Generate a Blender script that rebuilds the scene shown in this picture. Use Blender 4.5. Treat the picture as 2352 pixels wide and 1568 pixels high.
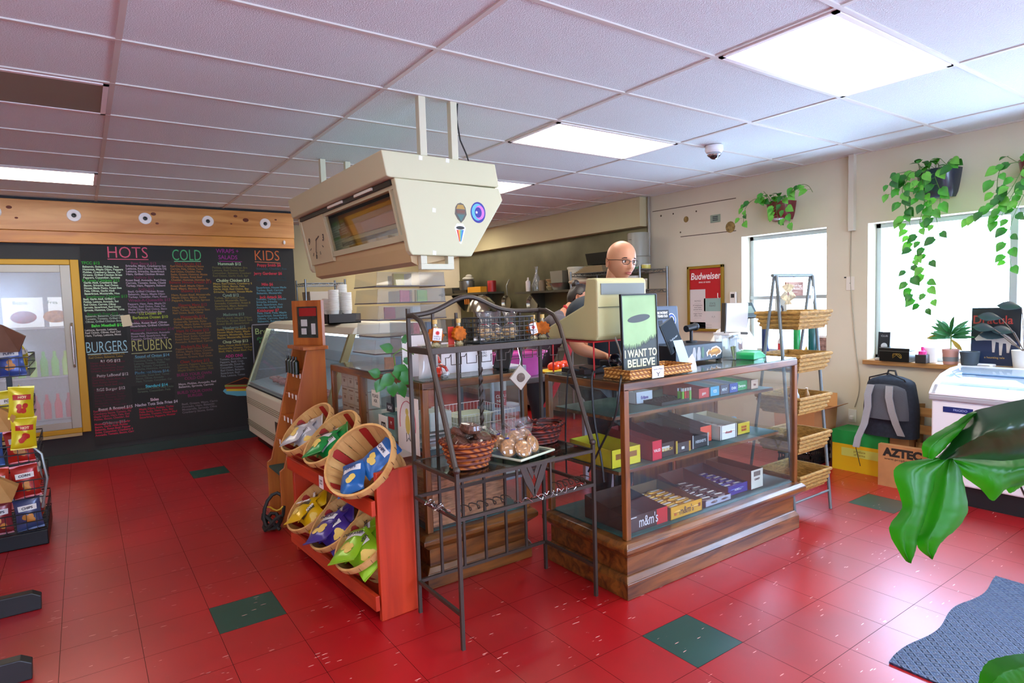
import bpy, math, random
from mathutils import Vector, Matrix
random.seed(7)
S = bpy.context.scene
C = S.collection
for o in list(bpy.data.objects): bpy.data.objects.remove(o)
# ------------------------------------------------------------ camera
F, YAW, PITCH, ROLL, EYE, CEIL = 1411., .6106, .0669, -.0311, 1.5446, 2.7124
def basis():
    cy, sy, cp, sp = math.cos(YAW), math.sin(YAW), math.cos(PITCH), math.sin(PITCH)
    fw = Vector((sy*cp, cy*cp, -sp)); rt = Vector((cy, -sy, 0)); up = rt.cross(fw)
    cr, sr = math.cos(ROLL), math.sin(ROLL)
    return rt*cr+up*sr, up*cr-rt*sr, fw
RT, UP, FW = basis()
cam = bpy.data.objects.new('camera', bpy.data.cameras.new('camera')); C.objects.link(cam)
cam.data.sensor_width = 36; cam.data.lens = F/2352*36; cam.data.clip_start = .05
cam.matrix_world = Matrix(((RT.x, UP.x, -FW.x, 0), (RT.y, UP.y, -FW.y, 0), (RT.z, UP.z, -FW.z, EYE), (0, 0, 0, 1)))
S.camera = cam
def at(u, v, ax, c):
    """the point of plane x|y|z = c that is seen at photo position (u, v)"""
    d = FW + RT*((u-1176)/F) - UP*((v-784)/F)
    i = 'xyz'.index(ax); o = Vector((0, 0, EYE))
    return o + d*((c-o[i])/d[i])
# ------------------------------------------------------------ world, light, exposure
W = bpy.data.worlds.new('world'); S.world = W; W.use_nodes = True
bg = W.node_tree.nodes['Background']; bg.inputs[0].default_value = (.50, .66, 1, 1); bg.inputs[1].default_value = 16.0
S.view_settings.view_transform = 'Standard'; S.view_settings.look = 'None'
S.view_settings.exposure = 0.48; S.view_settings.gamma = 1; S.view_settings.use_curve_mapping = False
S.cycles.max_bounces = 8; S.cycles.diffuse_bounces = 5; S.cycles.glossy_bounces = 4
S.cycles.transparent_max_bounces = 16; S.cycles.transmission_bounces = 4
S.cycles.sample_clamp_indirect = 6; S.cycles.use_denoising = True
S.cycles.caustics_reflective = False; S.cycles.caustics_refractive = False
LAMP = 9.0
PI_, FY_ = math.pi, -3.2
# (window portals: each hangs in a window opening and only guides the sky light)
def portal(n, y0, y1, z0, z1):
    l = bpy.data.lights.new(n, 'AREA'); l.shape = 'RECTANGLE'; l.size = y1-y0; l.size_y = z1-z0; l.cycles.is_portal = True
    o = bpy.data.objects.new(n, l); C.objects.link(o); o.location = (5.9, (y0+y1)/2, (z0+z1)/2); o.rotation_euler = (math.pi/2, 0, math.pi/2)
portal('window_daylight', 2.96, 3.84, .95, 2.12); portal('window_daylight', -.3, 2.6, .95, 2.11); portal('window_daylight', -2.6, -1.2, .3, 2.2)
for _x0, _x1 in ((-2.6, -1.0), (1.4, 3.2)):  # front openings added out of view to bring in fill daylight
    portal('added_front_daylight', 0, _x1-_x0, .5, 2.3); _o = C.objects[-1]; _o.location = ((_x0+_x1)/2, FY_-.3, 1.4); _o.rotation_euler = (-PI_/2, 0, 0)

# ------------------------------------------------------------ helpers
PI = math.pi
class MB:
    def __init__(s, off=(0, 0, 0), M=None):
        s.v = []; s.f = []; s.mi = []; s.o = Vector(off); s.M = M; s.cur = 0
    def add(s, vs, fs):
        b = len(s.v)
        for p in vs:
            p = Vector(p)
            if s.M: p = s.M @ p
            s.v.append(p - s.o)
        for f in fs: s.f.append([b+i for i in f]); s.mi.append(s.cur)
        return s
    def box(s, x0, y0, z0, x1, y1, z1):
        v = [(x, y, z) for z in (z0, z1) for y in (y0, y1) for x in (x0, x1)]
        return s.add(v, [(0, 2, 3, 1), (4, 5, 7, 6), (0, 1, 5, 4), (2, 6, 7, 3), (0, 4, 6, 2), (1, 3, 7, 5)])
    def tbox(s, x0, y0, z0, x1, y1, z1, dx, dy, dz=0):     # box whose top is larger by dx,dy each side
        v = [(x0, y0, z0), (x1, y0, z0), (x1, y1, z0), (x0, y1, z0), (x0-dx, y0-dy, z1), (x1+dx, y0-dy, z1), (x1+dx, y1+dy, z1), (x0-dx, y1+dy, z1)]
        return s.add(v, [(3, 2, 1, 0), (4, 5, 6, 7), (0, 1, 5, 4), (1, 2, 6, 5), (2, 3, 7, 6), (3, 0, 4, 7)])
    def prism(s, pts, ax, a, b):                            # 2-D outline extruded along ax
        n = len(pts)
        g = {'x': lambda p, t: (t, p[0], p[1]), 'y': lambda p, t: (p[0], t, p[1]), 'z': lambda p, t: (p[0], p[1], t)}[ax]
        v = [g(p, a) for p in pts] + [g(p, b) for p in pts]
        return s.add(v, [list(range(n))[::-1], list(range(n, 2*n))] + [(i, (i+1) % n, n+(i+1) % n, n+i) for i in range(n)])
    def tube(s, pts, r, n=8, closed=False, cap=True):
        P = [Vector(p) for p in pts]; k = len(P); R = r if isinstance(r, (list, tuple)) else [r]*k
        vs = []; up = None
        for i, p in enumerate(P):
            if closed: t = P[(i+1) % k]-P[i-1]
            else: t = P[min(i+1, k-1)]-P[max(i-1, 0)]
            if t.length < 1e-9: t = Vector((0, 0, 1))
            t.normalize()
            if up is None: up = Vector((0, 0, 1)) if abs(t.z) < .9 else Vector((1, 0, 0))
            a = t.cross(up)
            if a.length < 1e-4: a = t.cross(Vector((1, 0, 0)) if abs(t.x) < .9 else Vector((0, 1, 0)))
            a.normalize(); b = a.cross(t); up = b
            for j in range(n):
                w = 2*PI*j/n + (PI/n)
                vs.append(p + (a*math.cos(w)+b*math.sin(w))*R[i])
        fs = []
        for i in range(k if closed else k-1):
            for j in range(n):
                i2 = (i+1) % k
                fs.append((i*n+j, i*n+(j+1) % n, i2*n+(j+1) % n, i2*n+j))
        if cap and not closed: fs += [list(range(n))[::-1], [(k-1)*n+j for j in range(n)]]
        return s.add(vs, fs)
    def bar(s, p, q, r, n=4): return s.tube([p, q], r, n)
    def lathe(s, prof, c=(0, 0, 0), n=24, sx=1, sy=1, p=1, capb=True, capt=False, wob=0):
        vs = []; k = len(prof)
        for i, (r, z) in enumerate(prof):
            for j in range(n):
                a = 2*PI*j/n; ca, sa = math.cos(a), math.sin(a)
                if p != 1: q = (abs(ca)**p+abs(sa)**p)**(-1/p)
                else: q = 1
                rr = r*q*(1+wob*math.sin(j*PI+i*PI))
                vs.append((c[0]+ca*rr*sx, c[1]+sa*rr*sy, c[2]+z))
        fs = [(i*n+j, i*n+(j+1) % n, (i+1)*n+(j+1) % n, (i+1)*n+j) for i in range(k-1) for j in range(n)]
        if capb: fs.append(list(range(n))[::-1])
        if capt: fs.append([(k-1)*n+j for j in range(n)])
        return s.add(vs, fs)
    def cyl(s, c, r, z0, z1, n=20): return s.lathe([(r, z0), (r, z1)], c, n, capt=True)
    def grid(s, fn, nu, nv, cu=False):
        vs = [fn(i/nu, j/nv) for j in range(nv+1) for i in range(nu+(0 if cu else 1))]
        w = nu if cu else nu+1
        return s.add(vs, [(j*w+i, j*w+(i+1) % w, (j+1)*w+(i+1) % w, (j+1)*w+i) for j in range(nv) for i in range(nu)])
    def ball(s, c, r, n=16, m=10, sx=1, sy=1, sz=1):
        return s.lathe([(max(1e-4, r*math.sin(PI*i/m)), -r*sz*math.cos(PI*i/m)) for i in range(m+1)], c, n, sx, sy, capb=True, capt=True)
    def build(s, name, m, parent=None, loc=None, rz=0, smooth=35, bevel=0, rot=None):
        me = bpy.data.meshes.new(name); me.from_pydata([tuple(p) for p in s.v], [], s.f)
        ms = m if isinstance(m, (list, tuple)) else [m]
        for x in ms: me.materials.append(x)
        if len(ms) > 1: me.polygons.foreach_set('material_index', s.mi)
        me.validate(); me.update()
        if smooth:
            me.shade_smooth(); me.set_sharp_from_angle(angle=math.radians(smooth))
        o = bpy.data.objects.new(name, me); C.objects.link(o)
        if parent: o.parent = parent
        if loc is not None: o.location = loc
        elif not parent and s.o.length: o.location = s.o
        if rot: o.rotation_euler = rot
        elif rz: o.rotation_euler = (0, 0, rz)
        if bevel:
            b = o.modifiers.new('bevel', 'BEVEL'); b.width = bevel; b.segments = 2; b.limit_method = 'ANGLE'
        return o
def tag(o, label, cat, group=None):
    o['label'] = label; o['category'] = cat
    if group: o['group'] = group
    return o
def thing(name, label, cat, loc=(0, 0, 0), rz=0, group=None, rot=None):
    o = bpy.data.objects.new(name, None); C.objects.link(o); o.empty_display_size = .05
    o.location = loc; o.rotation_euler = rot or (0, 0, rz)
    return tag(o, label, cat, group)
def struct(o): o['kind'] = 'structure'; return o
def dup(root, loc, rz=None, label=None, group=None, rot=None, scale=None):
    r = root.copy(); C.objects.link(r); r.location = loc
    if rz is not None: r.rotation_euler = (0, 0, rz)
    if rot: r.rotation_euler = rot
    if scale: r.scale = (scale,)*3
    if label: r['label'] = label
    if group: r['group'] = group
    for ch in list(root.children):
        c = ch.copy(); C.objects.link(c); c.parent = r
        for g in ch.children:
            d = g.copy(); C.objects.link(d); d.parent = c
    return r
def remat(root, pairs):
    """give a copied thing its own mesh data with other materials: {part name: material}"""
    for ch in [root]+list(root.children)+[g for c in root.children for g in c.children]:
        k = ch.name.split('.')[0]
        if k in pairs and ch.type == 'MESH':
            ch.data = ch.data.copy(); ch.data.materials[0] = pairs[k]
NX = (PI/2, 0, -PI/2); NY = (PI/2, 0, 0)     # lettering facing -X / facing -Y
def text(name, s, m, size, parent=None, loc=(0, 0, 0), rot=NY, align='CENTER', ext=.0006, off=0, sx=1, shear=0, gap=1, lines=1, fit=0):
    cu = bpy.data.curves.new(name, 'FONT'); cu.body = s; cu.size = size; cu.align_x = align; cu.align_y = 'CENTER'
    cu.extrude = ext; cu.offset = off; cu.shear = shear; cu.space_character = gap; cu.space_line = lines; cu.resolution_u = 3
    t = bpy.data.objects.new(name, cu)
    me = bpy.data.meshes.new_from_object(t)
    bpy.data.objects.remove(t); bpy.data.curves.remove(cu)
    me.name = name; me.materials.clear(); me.materials.append(m)
    if fit:
        xs_ = [v.co.x for v in me.vertices]; sx = fit/max(1e-6, max(xs_)-min(xs_))
    if sx != 1:
        for v in me.vertices: v.co.x *= sx
    o = bpy.data.objects.new(name, me); C.objects.link(o); o.parent = parent; o.location = loc; o.rotation_euler = rot
    return o

# ------------------------------------------------------------ materials
MC = {}
def col(c):
    if isinstance(c, str):
        c = [int(c[i:i+2], 16)/255 for i in (0, 2, 4)]
        c = [x/12.92 if x <= .04045 else ((x+.055)/1.055)**2.4 for x in c]
    return (*c[:3], 1)
def mat(c, r=.6, metal=0, name=None, emit=0, bump=0, bs=60, var=0, coat=0, spec=.5, alpha=1, tr=0, sheen=0, stretch=None):
    key = (str(c), r, metal, emit, bump, bs, var, coat, spec, tr, str(stretch))
    if key in MC: return MC[key]
    m = bpy.data.materials.new(name or 'surface'); m.use_nodes = True; nt = m.node_tree; b = nt.nodes['Principled BSDF']
    b.inputs['Base Color'].default_value = col(c); b.inputs['Roughness'].default_value = r; b.inputs['Metallic'].default_value = metal
    b.inputs['Specular IOR Level'].default_value = spec
    if coat: b.inputs['Coat Weight'].default_value = coat; b.inputs['Coat Roughness'].default_value = .1
    if tr: b.inputs['Transmission Weight'].default_value = tr
    if emit: b.inputs['Emission Color'].default_value = col(c); b.inputs['Emission Strength'].default_value = emit
    if bump or var:
        tc = nt.nodes.new('ShaderNodeTexCoord'); n = nt.nodes.new('ShaderNodeTexNoise'); n.inputs['Scale'].default_value = bs; n.inputs['Detail'].default_value = 4
        src = tc.outputs['Object']
        if stretch:
            mp = nt.nodes.new('ShaderNodeMapping'); mp.inputs['Scale'].default_value = stretch; nt.links.new(src, mp.inputs[0]); src = mp.outputs[0]
        nt.links.new(src, n.inputs['Vector'])
        if bump:
            bm = nt.nodes.new('ShaderNodeBump'); bm.inputs['Strength'].default_value = bump; bm.inputs['Distance'].default_value = .01
            nt.links.new(n.outputs['Fac'], bm.inputs['Height']); nt.links.new(bm.outputs[0], b.inputs['Normal'])
        if var:
            rp = nt.nodes.new('ShaderNodeValToRGB'); cc = col(c); e = rp.color_ramp.elements
            e[0].position = .3; e[1].position = .72
            e[0].color = tuple(max(0, x*(1-var)) for x in cc[:3])+(1,); e[1].color = tuple(min(1, x*(1+var)) for x in cc[:3])+(1,)
            nt.links.new(n.outputs['Fac'], rp.inputs[0]); nt.links.new(rp.outputs[0], b.inputs['Base Color'])
    MC[key] = m; return m
def wood(c1, c2, axis='x', r=.4, sc=6, coat=0, knots=False):
    key = ('wood', c1, c2, axis, r, sc, coat)
    if key in MC: return MC[key]
    m = bpy.data.materials.new('wood'); m.use_nodes = True; nt = m.node_tree; b = nt.nodes['Principled BSDF']
    b.inputs['Roughness'].default_value = r; b.inputs['Coat Weight'].default_value = coat; b.inputs['Coat Roughness'].default_value = .25
    tc = nt.nodes.new('ShaderNodeTexCoord'); mp = nt.nodes.new('ShaderNodeMapping'); n = nt.nodes.new('ShaderNodeTexNoise')
    mp.inputs['Scale'].default_value = {'x': (.12, 1, 1), 'y': (1, .12, 1), 'z': (1, 1, .12)}[axis]
    n.inputs['Scale'].default_value = sc*4; n.inputs['Detail'].default_value = 6; n.inputs['Distortion'].default_value = .8
    nt.links.new(tc.outputs['Object'], mp.inputs[0]); nt.links.new(mp.outputs[0], n.inputs['Vector'])
    rp = nt.nodes.new('ShaderNodeValToRGB'); e = rp.color_ramp.elements
    e[0].position = .35; e[0].color = col(c1); e[1].position = .62; e[1].color = col(c2)
    nt.links.new(n.outputs['Fac'], rp.inputs[0]); nt.links.new(rp.outputs[0], b.inputs['Base Color'])
    bm = nt.nodes.new('ShaderNodeBump'); bm.inputs['Strength'].default_value = .12; bm.inputs['Distance'].default_value = .004
    nt.links.new(n.outputs['Fac'], bm.inputs['Height']); nt.links.new(bm.outputs[0], b.inputs['Normal'])
    MC[key] = m; return m
def glass(tint=(.96, .99, .98), refl=1.0, rough=.02, haze=0, hz=(.8, .85, .9)):
    key = ('glass', tint, refl, rough, haze)
    if key in MC: return MC[key]
    m = bpy.data.materials.new('glass'); m.use_nodes = True; nt = m.node_tree; nt.nodes.clear()
    o = nt.nodes.new('ShaderNodeOutputMaterial'); t = nt.nodes.new('ShaderNodeBsdfTransparent'); g = nt.nodes.new('ShaderNodeBsdfGlossy')
    t.inputs[0].default_value = (*tint, 1); g.inputs['Roughness'].default_value = rough
    fr = nt.nodes.new('ShaderNodeLayerWeight'); fr.inputs[0].default_value = .5; pw = nt.nodes.new('ShaderNodeMath'); pw.operation = 'POWER'; pw.inputs[1].default_value = 4.5
    mu = nt.nodes.new('ShaderNodeMath'); mu.operation = 'MULTIPLY_ADD'; mu.inputs[1].default_value = .9; mu.inputs[2].default_value = .035*refl; mu.use_clamp = True
    mx = nt.nodes.new('ShaderNodeMixShader'); nt.links.new(fr.outputs['Facing'], pw.inputs[0]); nt.links.new(pw.outputs[0], mu.inputs[0]); nt.links.new(mu.outputs[0], mx.inputs[0])
    nt.links.new(t.outputs[0], mx.inputs[1]); nt.links.new(g.outputs[0], mx.inputs[2]); last = mx.outputs[0]
    if haze:
        d = nt.nodes.new('ShaderNodeBsdfDiffuse'); d.inputs[0].default_value = (*hz, 1); m2 = nt.nodes.new('ShaderNodeMixShader'); m2.inputs[0].default_value = haze
        nt.links.new(last, m2.inputs[1]); nt.links.new(d.outputs[0], m2.inputs[2]); last = m2.outputs[0]
    nt.links.new(last, o.inputs[0]); MC[key] = m; return m
def weave(c1, c2, sc=60, axis='z', r=.6):
    """plaited cane / seagrass"""
    key = ('weave', c1, c2, sc, axis)
    if key in MC: return MC[key]
    m = bpy.data.materials.new('wicker'); m.use_nodes = True; nt = m.node_tree; b = nt.nodes['Principled BSDF']; b.inputs['Roughness'].default_value = r
    tc = nt.nodes.new('ShaderNodeTexCoord'); src = tc.outputs['Object']
    w1 = nt.nodes.new('ShaderNodeTexWave'); w1.bands_direction = 'Z'; w1.inputs['Scale'].default_value = sc/6; w1.inputs['Distortion'].default_value = 1.2; w1.inputs['Detail Scale'].default_value = 2
    w2 = nt.nodes.new('ShaderNodeTexWave'); w2.bands_direction = 'DIAGONAL'; w2.inputs['Scale'].default_value = sc/4; w2.inputs['Distortion'].default_value = 2
    nt.links.new(src, w1.inputs['Vector']); nt.links.new(src, w2.inputs['Vector'])
    mu = nt.nodes.new('ShaderNodeMath'); mu.operation = 'MULTIPLY'; nt.links.new(w1.outputs['Fac'], mu.inputs[0]); nt.links.new(w2.outputs['Fac'], mu.inputs[1])
    rp = nt.nodes.new('ShaderNodeValToRGB'); e = rp.color_ramp.elements; e[0].color = col(c1); e[0].position = .05; e[1].color = col(c2); e[1].position = .55
    nt.links.new(mu.outputs[0], rp.inputs[0]); nt.links.new(rp.outputs[0], b.inputs['Base Color'])
    bm = nt.nodes.new('ShaderNodeBump'); bm.inputs['Strength'].default_value = .7; bm.inputs['Distance'].default_value = .006
    nt.links.new(mu.outputs[0], bm.inputs['Height']); nt.links.new(bm.outputs[0], b.inputs['Normal'])
    MC[key] = m; return m
WHITE = mat('f2f0ec', .5); BLACK = mat('161616', .45); DARK = mat('2a2a2c', .5); STEEL = mat('b4b4b0', .3, 1, bump=.05, bs=20); CHROME = mat('d0d0d0', .18, 1)
PAPER = mat('efedea', .8); CARD = mat('b07a48', .85, var=.1, bs=8); IRON = mat('4a4038', .45, .5, bump=.1, bs=90)
CREAMPL = mat('c9c49e', .5, bump=.04, bs=120); LEAF = mat('2f8a1c', .4, var=.45, bs=9, spec=.6); LEAFD = mat('12501c', .35, var=.3, bs=12, spec=.6)
OAK = wood('44220c', '84501f', 'x', .3, 5, .4); OAKY = wood('44220c', '84501f', 'y', .3, 5, .4); OAKZ = wood('64340f', '8c521f', 'z', .35, 5, .3)
PINE = wood('c07a28', 'dc9a44', 'x', .4, 3, .2); ORANGEW = wood('a0501a', 'bb6a28', 'z', .4, 3, .2); REDW = wood('a82a0e', 'c83c16', 'z', .45, 3, .1); REDWY = wood('a82a0e', 'c83c16', 'y', .45, 3, .1)
GLASS = glass(); TEALF = mat('1f4f4c', .5, var=.15, bs=15)

# ------------------------------------------------------------ the room
RW, BW, KW = 5.6, 7.8, 11.2       # window wall x, chalkboard wall y, kitchen end wall y
LX, FY = -4.2, -3.2
def wallmat(c, v=.05):
    m = mat(c, .75, var=v, bs=1.3, bump=.03); return m
CREAM = wallmat('d2c8ae')
def wall_with_holes(name, x0, x1, y0, y1, z1, holes, m):
    b = MB(); ys = sorted({y0, y1, *[h for q in holes for h in q[:2]]})
    for a, c in zip(ys, ys[1:]):
        h = [q for q in holes if q[0] <= a and q[1] >= c]
        if h: b.box(x0, a, 0, x1, c, h[0][2]); b.box(x0, a, h[0][3], x1, c, z1)
        else: b.box(x0, a, 0, x1, c, z1)
    return struct(b.build(name, m, smooth=0))
H1 = (2.96, 3.84, .93, 2.12); H2 = (-.3, 2.6, .93, 2.11); H3 = (-2.6, -1.2, .3, 2.2)
wall_with_holes('wall_right', RW, RW+.28, FY, KW, CEIL+.1, [H1, H2, H3], CREAM)
struct(MB().box(LX-.1, BW, 0, 2.2, BW+.15, CEIL+.1).build('wall_back', mat('2c2d2c', .7), smooth=0))
struct(MB().box(LX-.1, KW, 0, RW+.28, KW+.15, CEIL+.1).build('wall_kitchen', wallmat('c6bb90'), smooth=0))
struct(MB().box(LX-.15, FY, 0, LX, KW, CEIL+.1).build('wall_left', CREAM, smooth=0))
b = MB().box(LX-.15, FY-.15, 0, -2.6, FY, CEIL+.1).box(-1.0, FY-.15, 0, 1.4, FY, CEIL+.1).box(3.2, FY-.15, 0, RW+.28, FY, CEIL+.1)
for x0, x1 in ((-2.6, -1.0), (1.4, 3.2)): b.box(x0, FY-.15, 0, x1, FY, .5).box(x0, FY-.15, 2.3, x1, FY, CEIL+.1)  # openings added behind the camera so more daylight fills the room
struct(b.build('wall_front', CREAM, smooth=0))
# floor: 12-inch vinyl tiles, red, a green one here and there
def floormat(c, c2):
    m = bpy.data.materials.new('vinyl_tile'); m.use_nodes = True; nt = m.node_tree; b = nt.nodes['Principled BSDF']
    b.inputs['Roughness'].default_value = .34; b.inputs['Specular IOR Level'].default_value = .5
    b.inputs['Coat Weight'].default_value = .6; b.inputs['Coat Roughness'].default_value = .31; b.inputs['Coat IOR'].default_value = 1.6
    tc = nt.nodes.new('ShaderNodeTexCoord'); n = nt.nodes.new('ShaderNodeTexNoise'); n.inputs['Scale'].default_value = 1.6; n.inputs['Detail'].default_value = 5
    nt.links.new(tc.outputs['Object'], n.inputs['Vector'])
    rp = nt.nodes.new('ShaderNodeValToRGB'); e = rp.color_ramp.elements; e[0].position = .3; e[1].position = .75; e[0].color = col(c); e[1].color = col(c2)
    nt.links.new(n.outputs['Fac'], rp.inputs[0])
    mp = nt.nodes.new('ShaderNodeMapping'); mp.inputs['Scale'].default_value = (9, 60, 1); mp.inputs['Rotation'].default_value = (0, 0, .5)
    v = nt.nodes.new('ShaderNodeTexVoronoi'); v.inputs['Scale'].default_value = 1.0; nt.links.new(tc.outputs['Object'], mp.inputs[0]); nt.links.new(mp.outputs[0], v.inputs['Vector'])
    lt = nt.nodes.new('ShaderNodeMath'); lt.operation = 'LESS_THAN'; lt.inputs[1].default_value = .13; nt.links.new(v.outputs['Distance'], lt.inputs[0])
    n2 = nt.nodes.new('ShaderNodeTexNoise'); n2.inputs['Scale'].default_value = 7; nt.links.new(tc.outputs['Object'], n2.inputs['Vector'])
    gt = nt.nodes.new('ShaderNodeMath'); gt.operation = 'GREATER_THAN'; gt.inputs[1].default_value = .54; nt.links.new(n2.outputs['Fac'], gt.inputs[0])
    mu = nt.nodes.new('ShaderNodeMath'); mu.operation = 'MULTIPLY'; nt.links.new(lt.outputs[0], mu.inputs[0]); nt.links.new(gt.outputs[0], mu.inputs[1])
    mx = nt.nodes.new('ShaderNodeMixRGB'); mx.inputs[2].default_value = col('e6a8a0'); nt.links.new(mu.outputs[0], mx.inputs[0]); nt.links.new(rp.outputs[0], mx.inputs[1])
    nt.links.new(mx.outputs[0], b.inputs['Base Color']); return m
TS = .3108
xs = [.448+TS*i for i in range(-16, 19)]; ys = [3.144+TS*i for i in range(-21, 28)]
g1, g2 = floormat('940710', 'b20d18'), floormat('0d3a30', '154a3e')
green = {(0, 0), (5, -5), (1, 10), (13, -4), (-3, 15), (-9, 5), (-6, -10), (4, -14), (-1, 15)}
b = MB(); GP = .0011
for i, x in enumerate(xs[:-1]):
    for j, y in enumerate(ys[:-1]):
        b.cur = 1 if (i-16, j-21) in green else 0
        b.add([(x+GP, y+GP, 0), (x+TS-GP, y+GP, 0), (x+TS-GP, y+TS-GP, 0), (x+GP, y+TS-GP, 0)], [(0, 1, 2, 3)])
b.cur = 2; b.add([(LX, FY, -.002), (RW, FY, -.002), (RW, KW, -.002), (LX, KW, -.002)], [(0, 1, 2, 3)])
b.add([(LX, FY, -.1), (RW, FY, -.1), (RW, KW, -.1), (LX, KW, -.1)], [(3, 2, 1, 0)])
struct(b.build('floor', [g1, g2, mat('3c0e0a', .7)], smooth=0))
# ceiling: 2x4 ft lay-in tiles
CT = mat('dce8e6', .95, bump=.5, bs=170, var=.04)
struct(MB().box(LX, FY, CEIL+.004, RW, KW, CEIL+.1).build('ceiling', CT, smooth=0))
b = MB(); GX0, GY0, A, B_ = .2101, 1.9609, 1.2192, .6096
for i in range(-4, 6):
    x = GX0+A*i
    if LX < x < RW: b.box(x-.012, FY, CEIL-.002, x+.012, KW, CEIL+.004)
for j in range(-9, 16):
    y = GY0+B_*j
    if FY < y < KW: b.box(LX, y-.012, CEIL-.003, RW, y+.012, CEIL+.004)
b.box(RW-.02, FY, CEIL-.004, RW, KW, CEIL+.004)
struct(b.build('trim_1', mat('d2cfc4', .5), smooth=0))
LIT = mat('fff6e6', .5, emit=LAMP)
def troffer(i, j, lit, label, cols=1):
    x0, y0 = GX0+A*i+.014, GY0+B_*j+.014; x1, y1 = x0+A-.028, y0+B_-.028
    t = thing('ceiling_light', label, 'ceiling light', ((x0+x1)/2, (y0+y1)/2, CEIL+.002))
    f = MB(t.location)
    for q in ((x0, y0, x1, y0+.025), (x0, y1-.025, x1, y1), (x0, y0, x0+.025, y1), (x1-.025, y0, x1, y1)): f.box(q[0], q[1], CEIL-.008, q[2], q[3], CEIL+.003)
    f.build('frame', WHITE, t)
    MB(t.location).box(x0+.025, y0+.025, CEIL-.004, x1-.025, y1-.025, CEIL+.002).build('diffuser', LIT if lit else mat('8a8472', .6), t, smooth=0)
    return t
troffer(2, -1, 1, 'large lit ceiling panel at upper right, nearest the window wall')
troffer(2, 2, 1, 'lit ceiling panel between the hanging sign posts and the dome camera')
troffer(2, 5, 1, 'lit ceiling panel half hidden behind the hanging clock sign')
troffer(-1, 7, 1, 'lit ceiling panel at left above the chalkboard wall')
troffer(-1, 3, 0, 'unlit brown ceiling panel at the left edge')
for i, j in ((-1, 0), (2, -4), (0, -5), (-3, -3), (-3, 3), (-2, 10), (2, 8), (3, 10), (3, 13)):  # unseen panels added as fill light for the room and the dark kitchen
    troffer(i, j, 1, 'added fill-light ceiling panel '+('behind the camera' if j < 4 else 'hidden beyond the hanging sign or the chalkboard wall'))['group'] = 'added fill-light ceiling panels '+('behind the camera' if j < 4 else 'out of sight')
# soffit and stainless lining of the kitchen stretch of the window wall
struct(MB().box(5.46, 5.1, 2.37, RW, KW, CEIL).build('trim_2', wallmat('c9bd92'), smooth=0))
struct(MB().box(RW-.02, 5.1, .9, RW-.001, 9.54, 2.38).build('trim_3', mat('6e6a50', .38, .45, var=.3, bs=2), smooth=0))
struct(MB().box(RW-.05, 2.70, 2.06, RW, 2.745, CEIL).build('trim_4', mat('cfc8b4', .6), smooth=0))     # cable trunking
struct(MB().tube([(RW-.03, 5.06, CEIL), (RW-.03, 5.06, 1.9)], .016, 10).build('trim_5', mat('9a9588', .4), smooth=40))
struct(MB().box(LX, BW-.02, 0, 2.2, BW, .1).build('baseboard_back', mat('1c3028', .6), smooth=0))
# old plaster scars on the window wall
b = MB()
for y0, z0, y1, z1 in ((5.03, 2.535, 3.9, 2.522), (4.62, 2.2, 3.9, 2.19)):
    b.add([(RW-.001, y0, z0-.004), (RW-.001, y1, z1-.004), (RW-.001, y1, z1+.004), (RW-.001, y0, z0+.004)], [(0, 1, 2, 3)])
for y, z, r in ((4.9, 2.47, .012), (4.72, 2.47, .01), (4.4, 2.455, .01), (4.62, 2.25, .01)): b.ball((RW-.001, y, z), r, 8, 6, .15)
struct(b.build('trim_6', mat('4a3a28', .9), smooth=0))
b = MB(); b.ball((RW, 4.54, 2.385), .034, 12, 8, .2); b.ball((RW, 3.97, 2.235), .06, 10, 6, .15, 1, 1); struct(b.build('trim_7', mat('8c7440', .9, var=.5, bs=30)))
# windows
def window(n, h, mull, rails):
    y0, y1, z0, z1 = h; x = RW+.15; fm = mat('b8c0c0', .35, .3)
    w = struct(thing('window_%d' % n, '', '', (x, (y0+y1)/2, z0))); del w['label']; del w['category']
    f = MB(w.location); t = .04
    f.box(x, y0, z0, x+.05, y0+t, z1); f.box(x, y1-t, z0, x+.05, y1, z1); f.box(x, y0, z0, x+.05, y1, z0+t); f.box(x, y0, z1-t, x+.05, y1, z1)
    for m in mull: f.box(x-.02, m-.025, z0, x+.05, m+.025, z1)
    for r in rails: f.box(x-.01, y0, r-.018, x+.05, y1, r+.018)
    f.build('window_frame', fm, w, smooth=0, bevel=.003)
    MB(w.location).box(x+.022, y0+.01, z0+.01, x+.028, y1-.01, z1-.01).build('pane', GLASS, w, smooth=0)
    MB(w.location).box(RW-.045, y0-.03, z0-.035, x, y1+.02, z0+.003).build('window_sill', wood('9a6a38', 'b88850', 'y', .5), w, smooth=0, bevel=.004)
window(1, H1, [], [1.49]); window(2, H2, [1.62, .6], []); window(3, H3, [-1.9], [])
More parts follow.
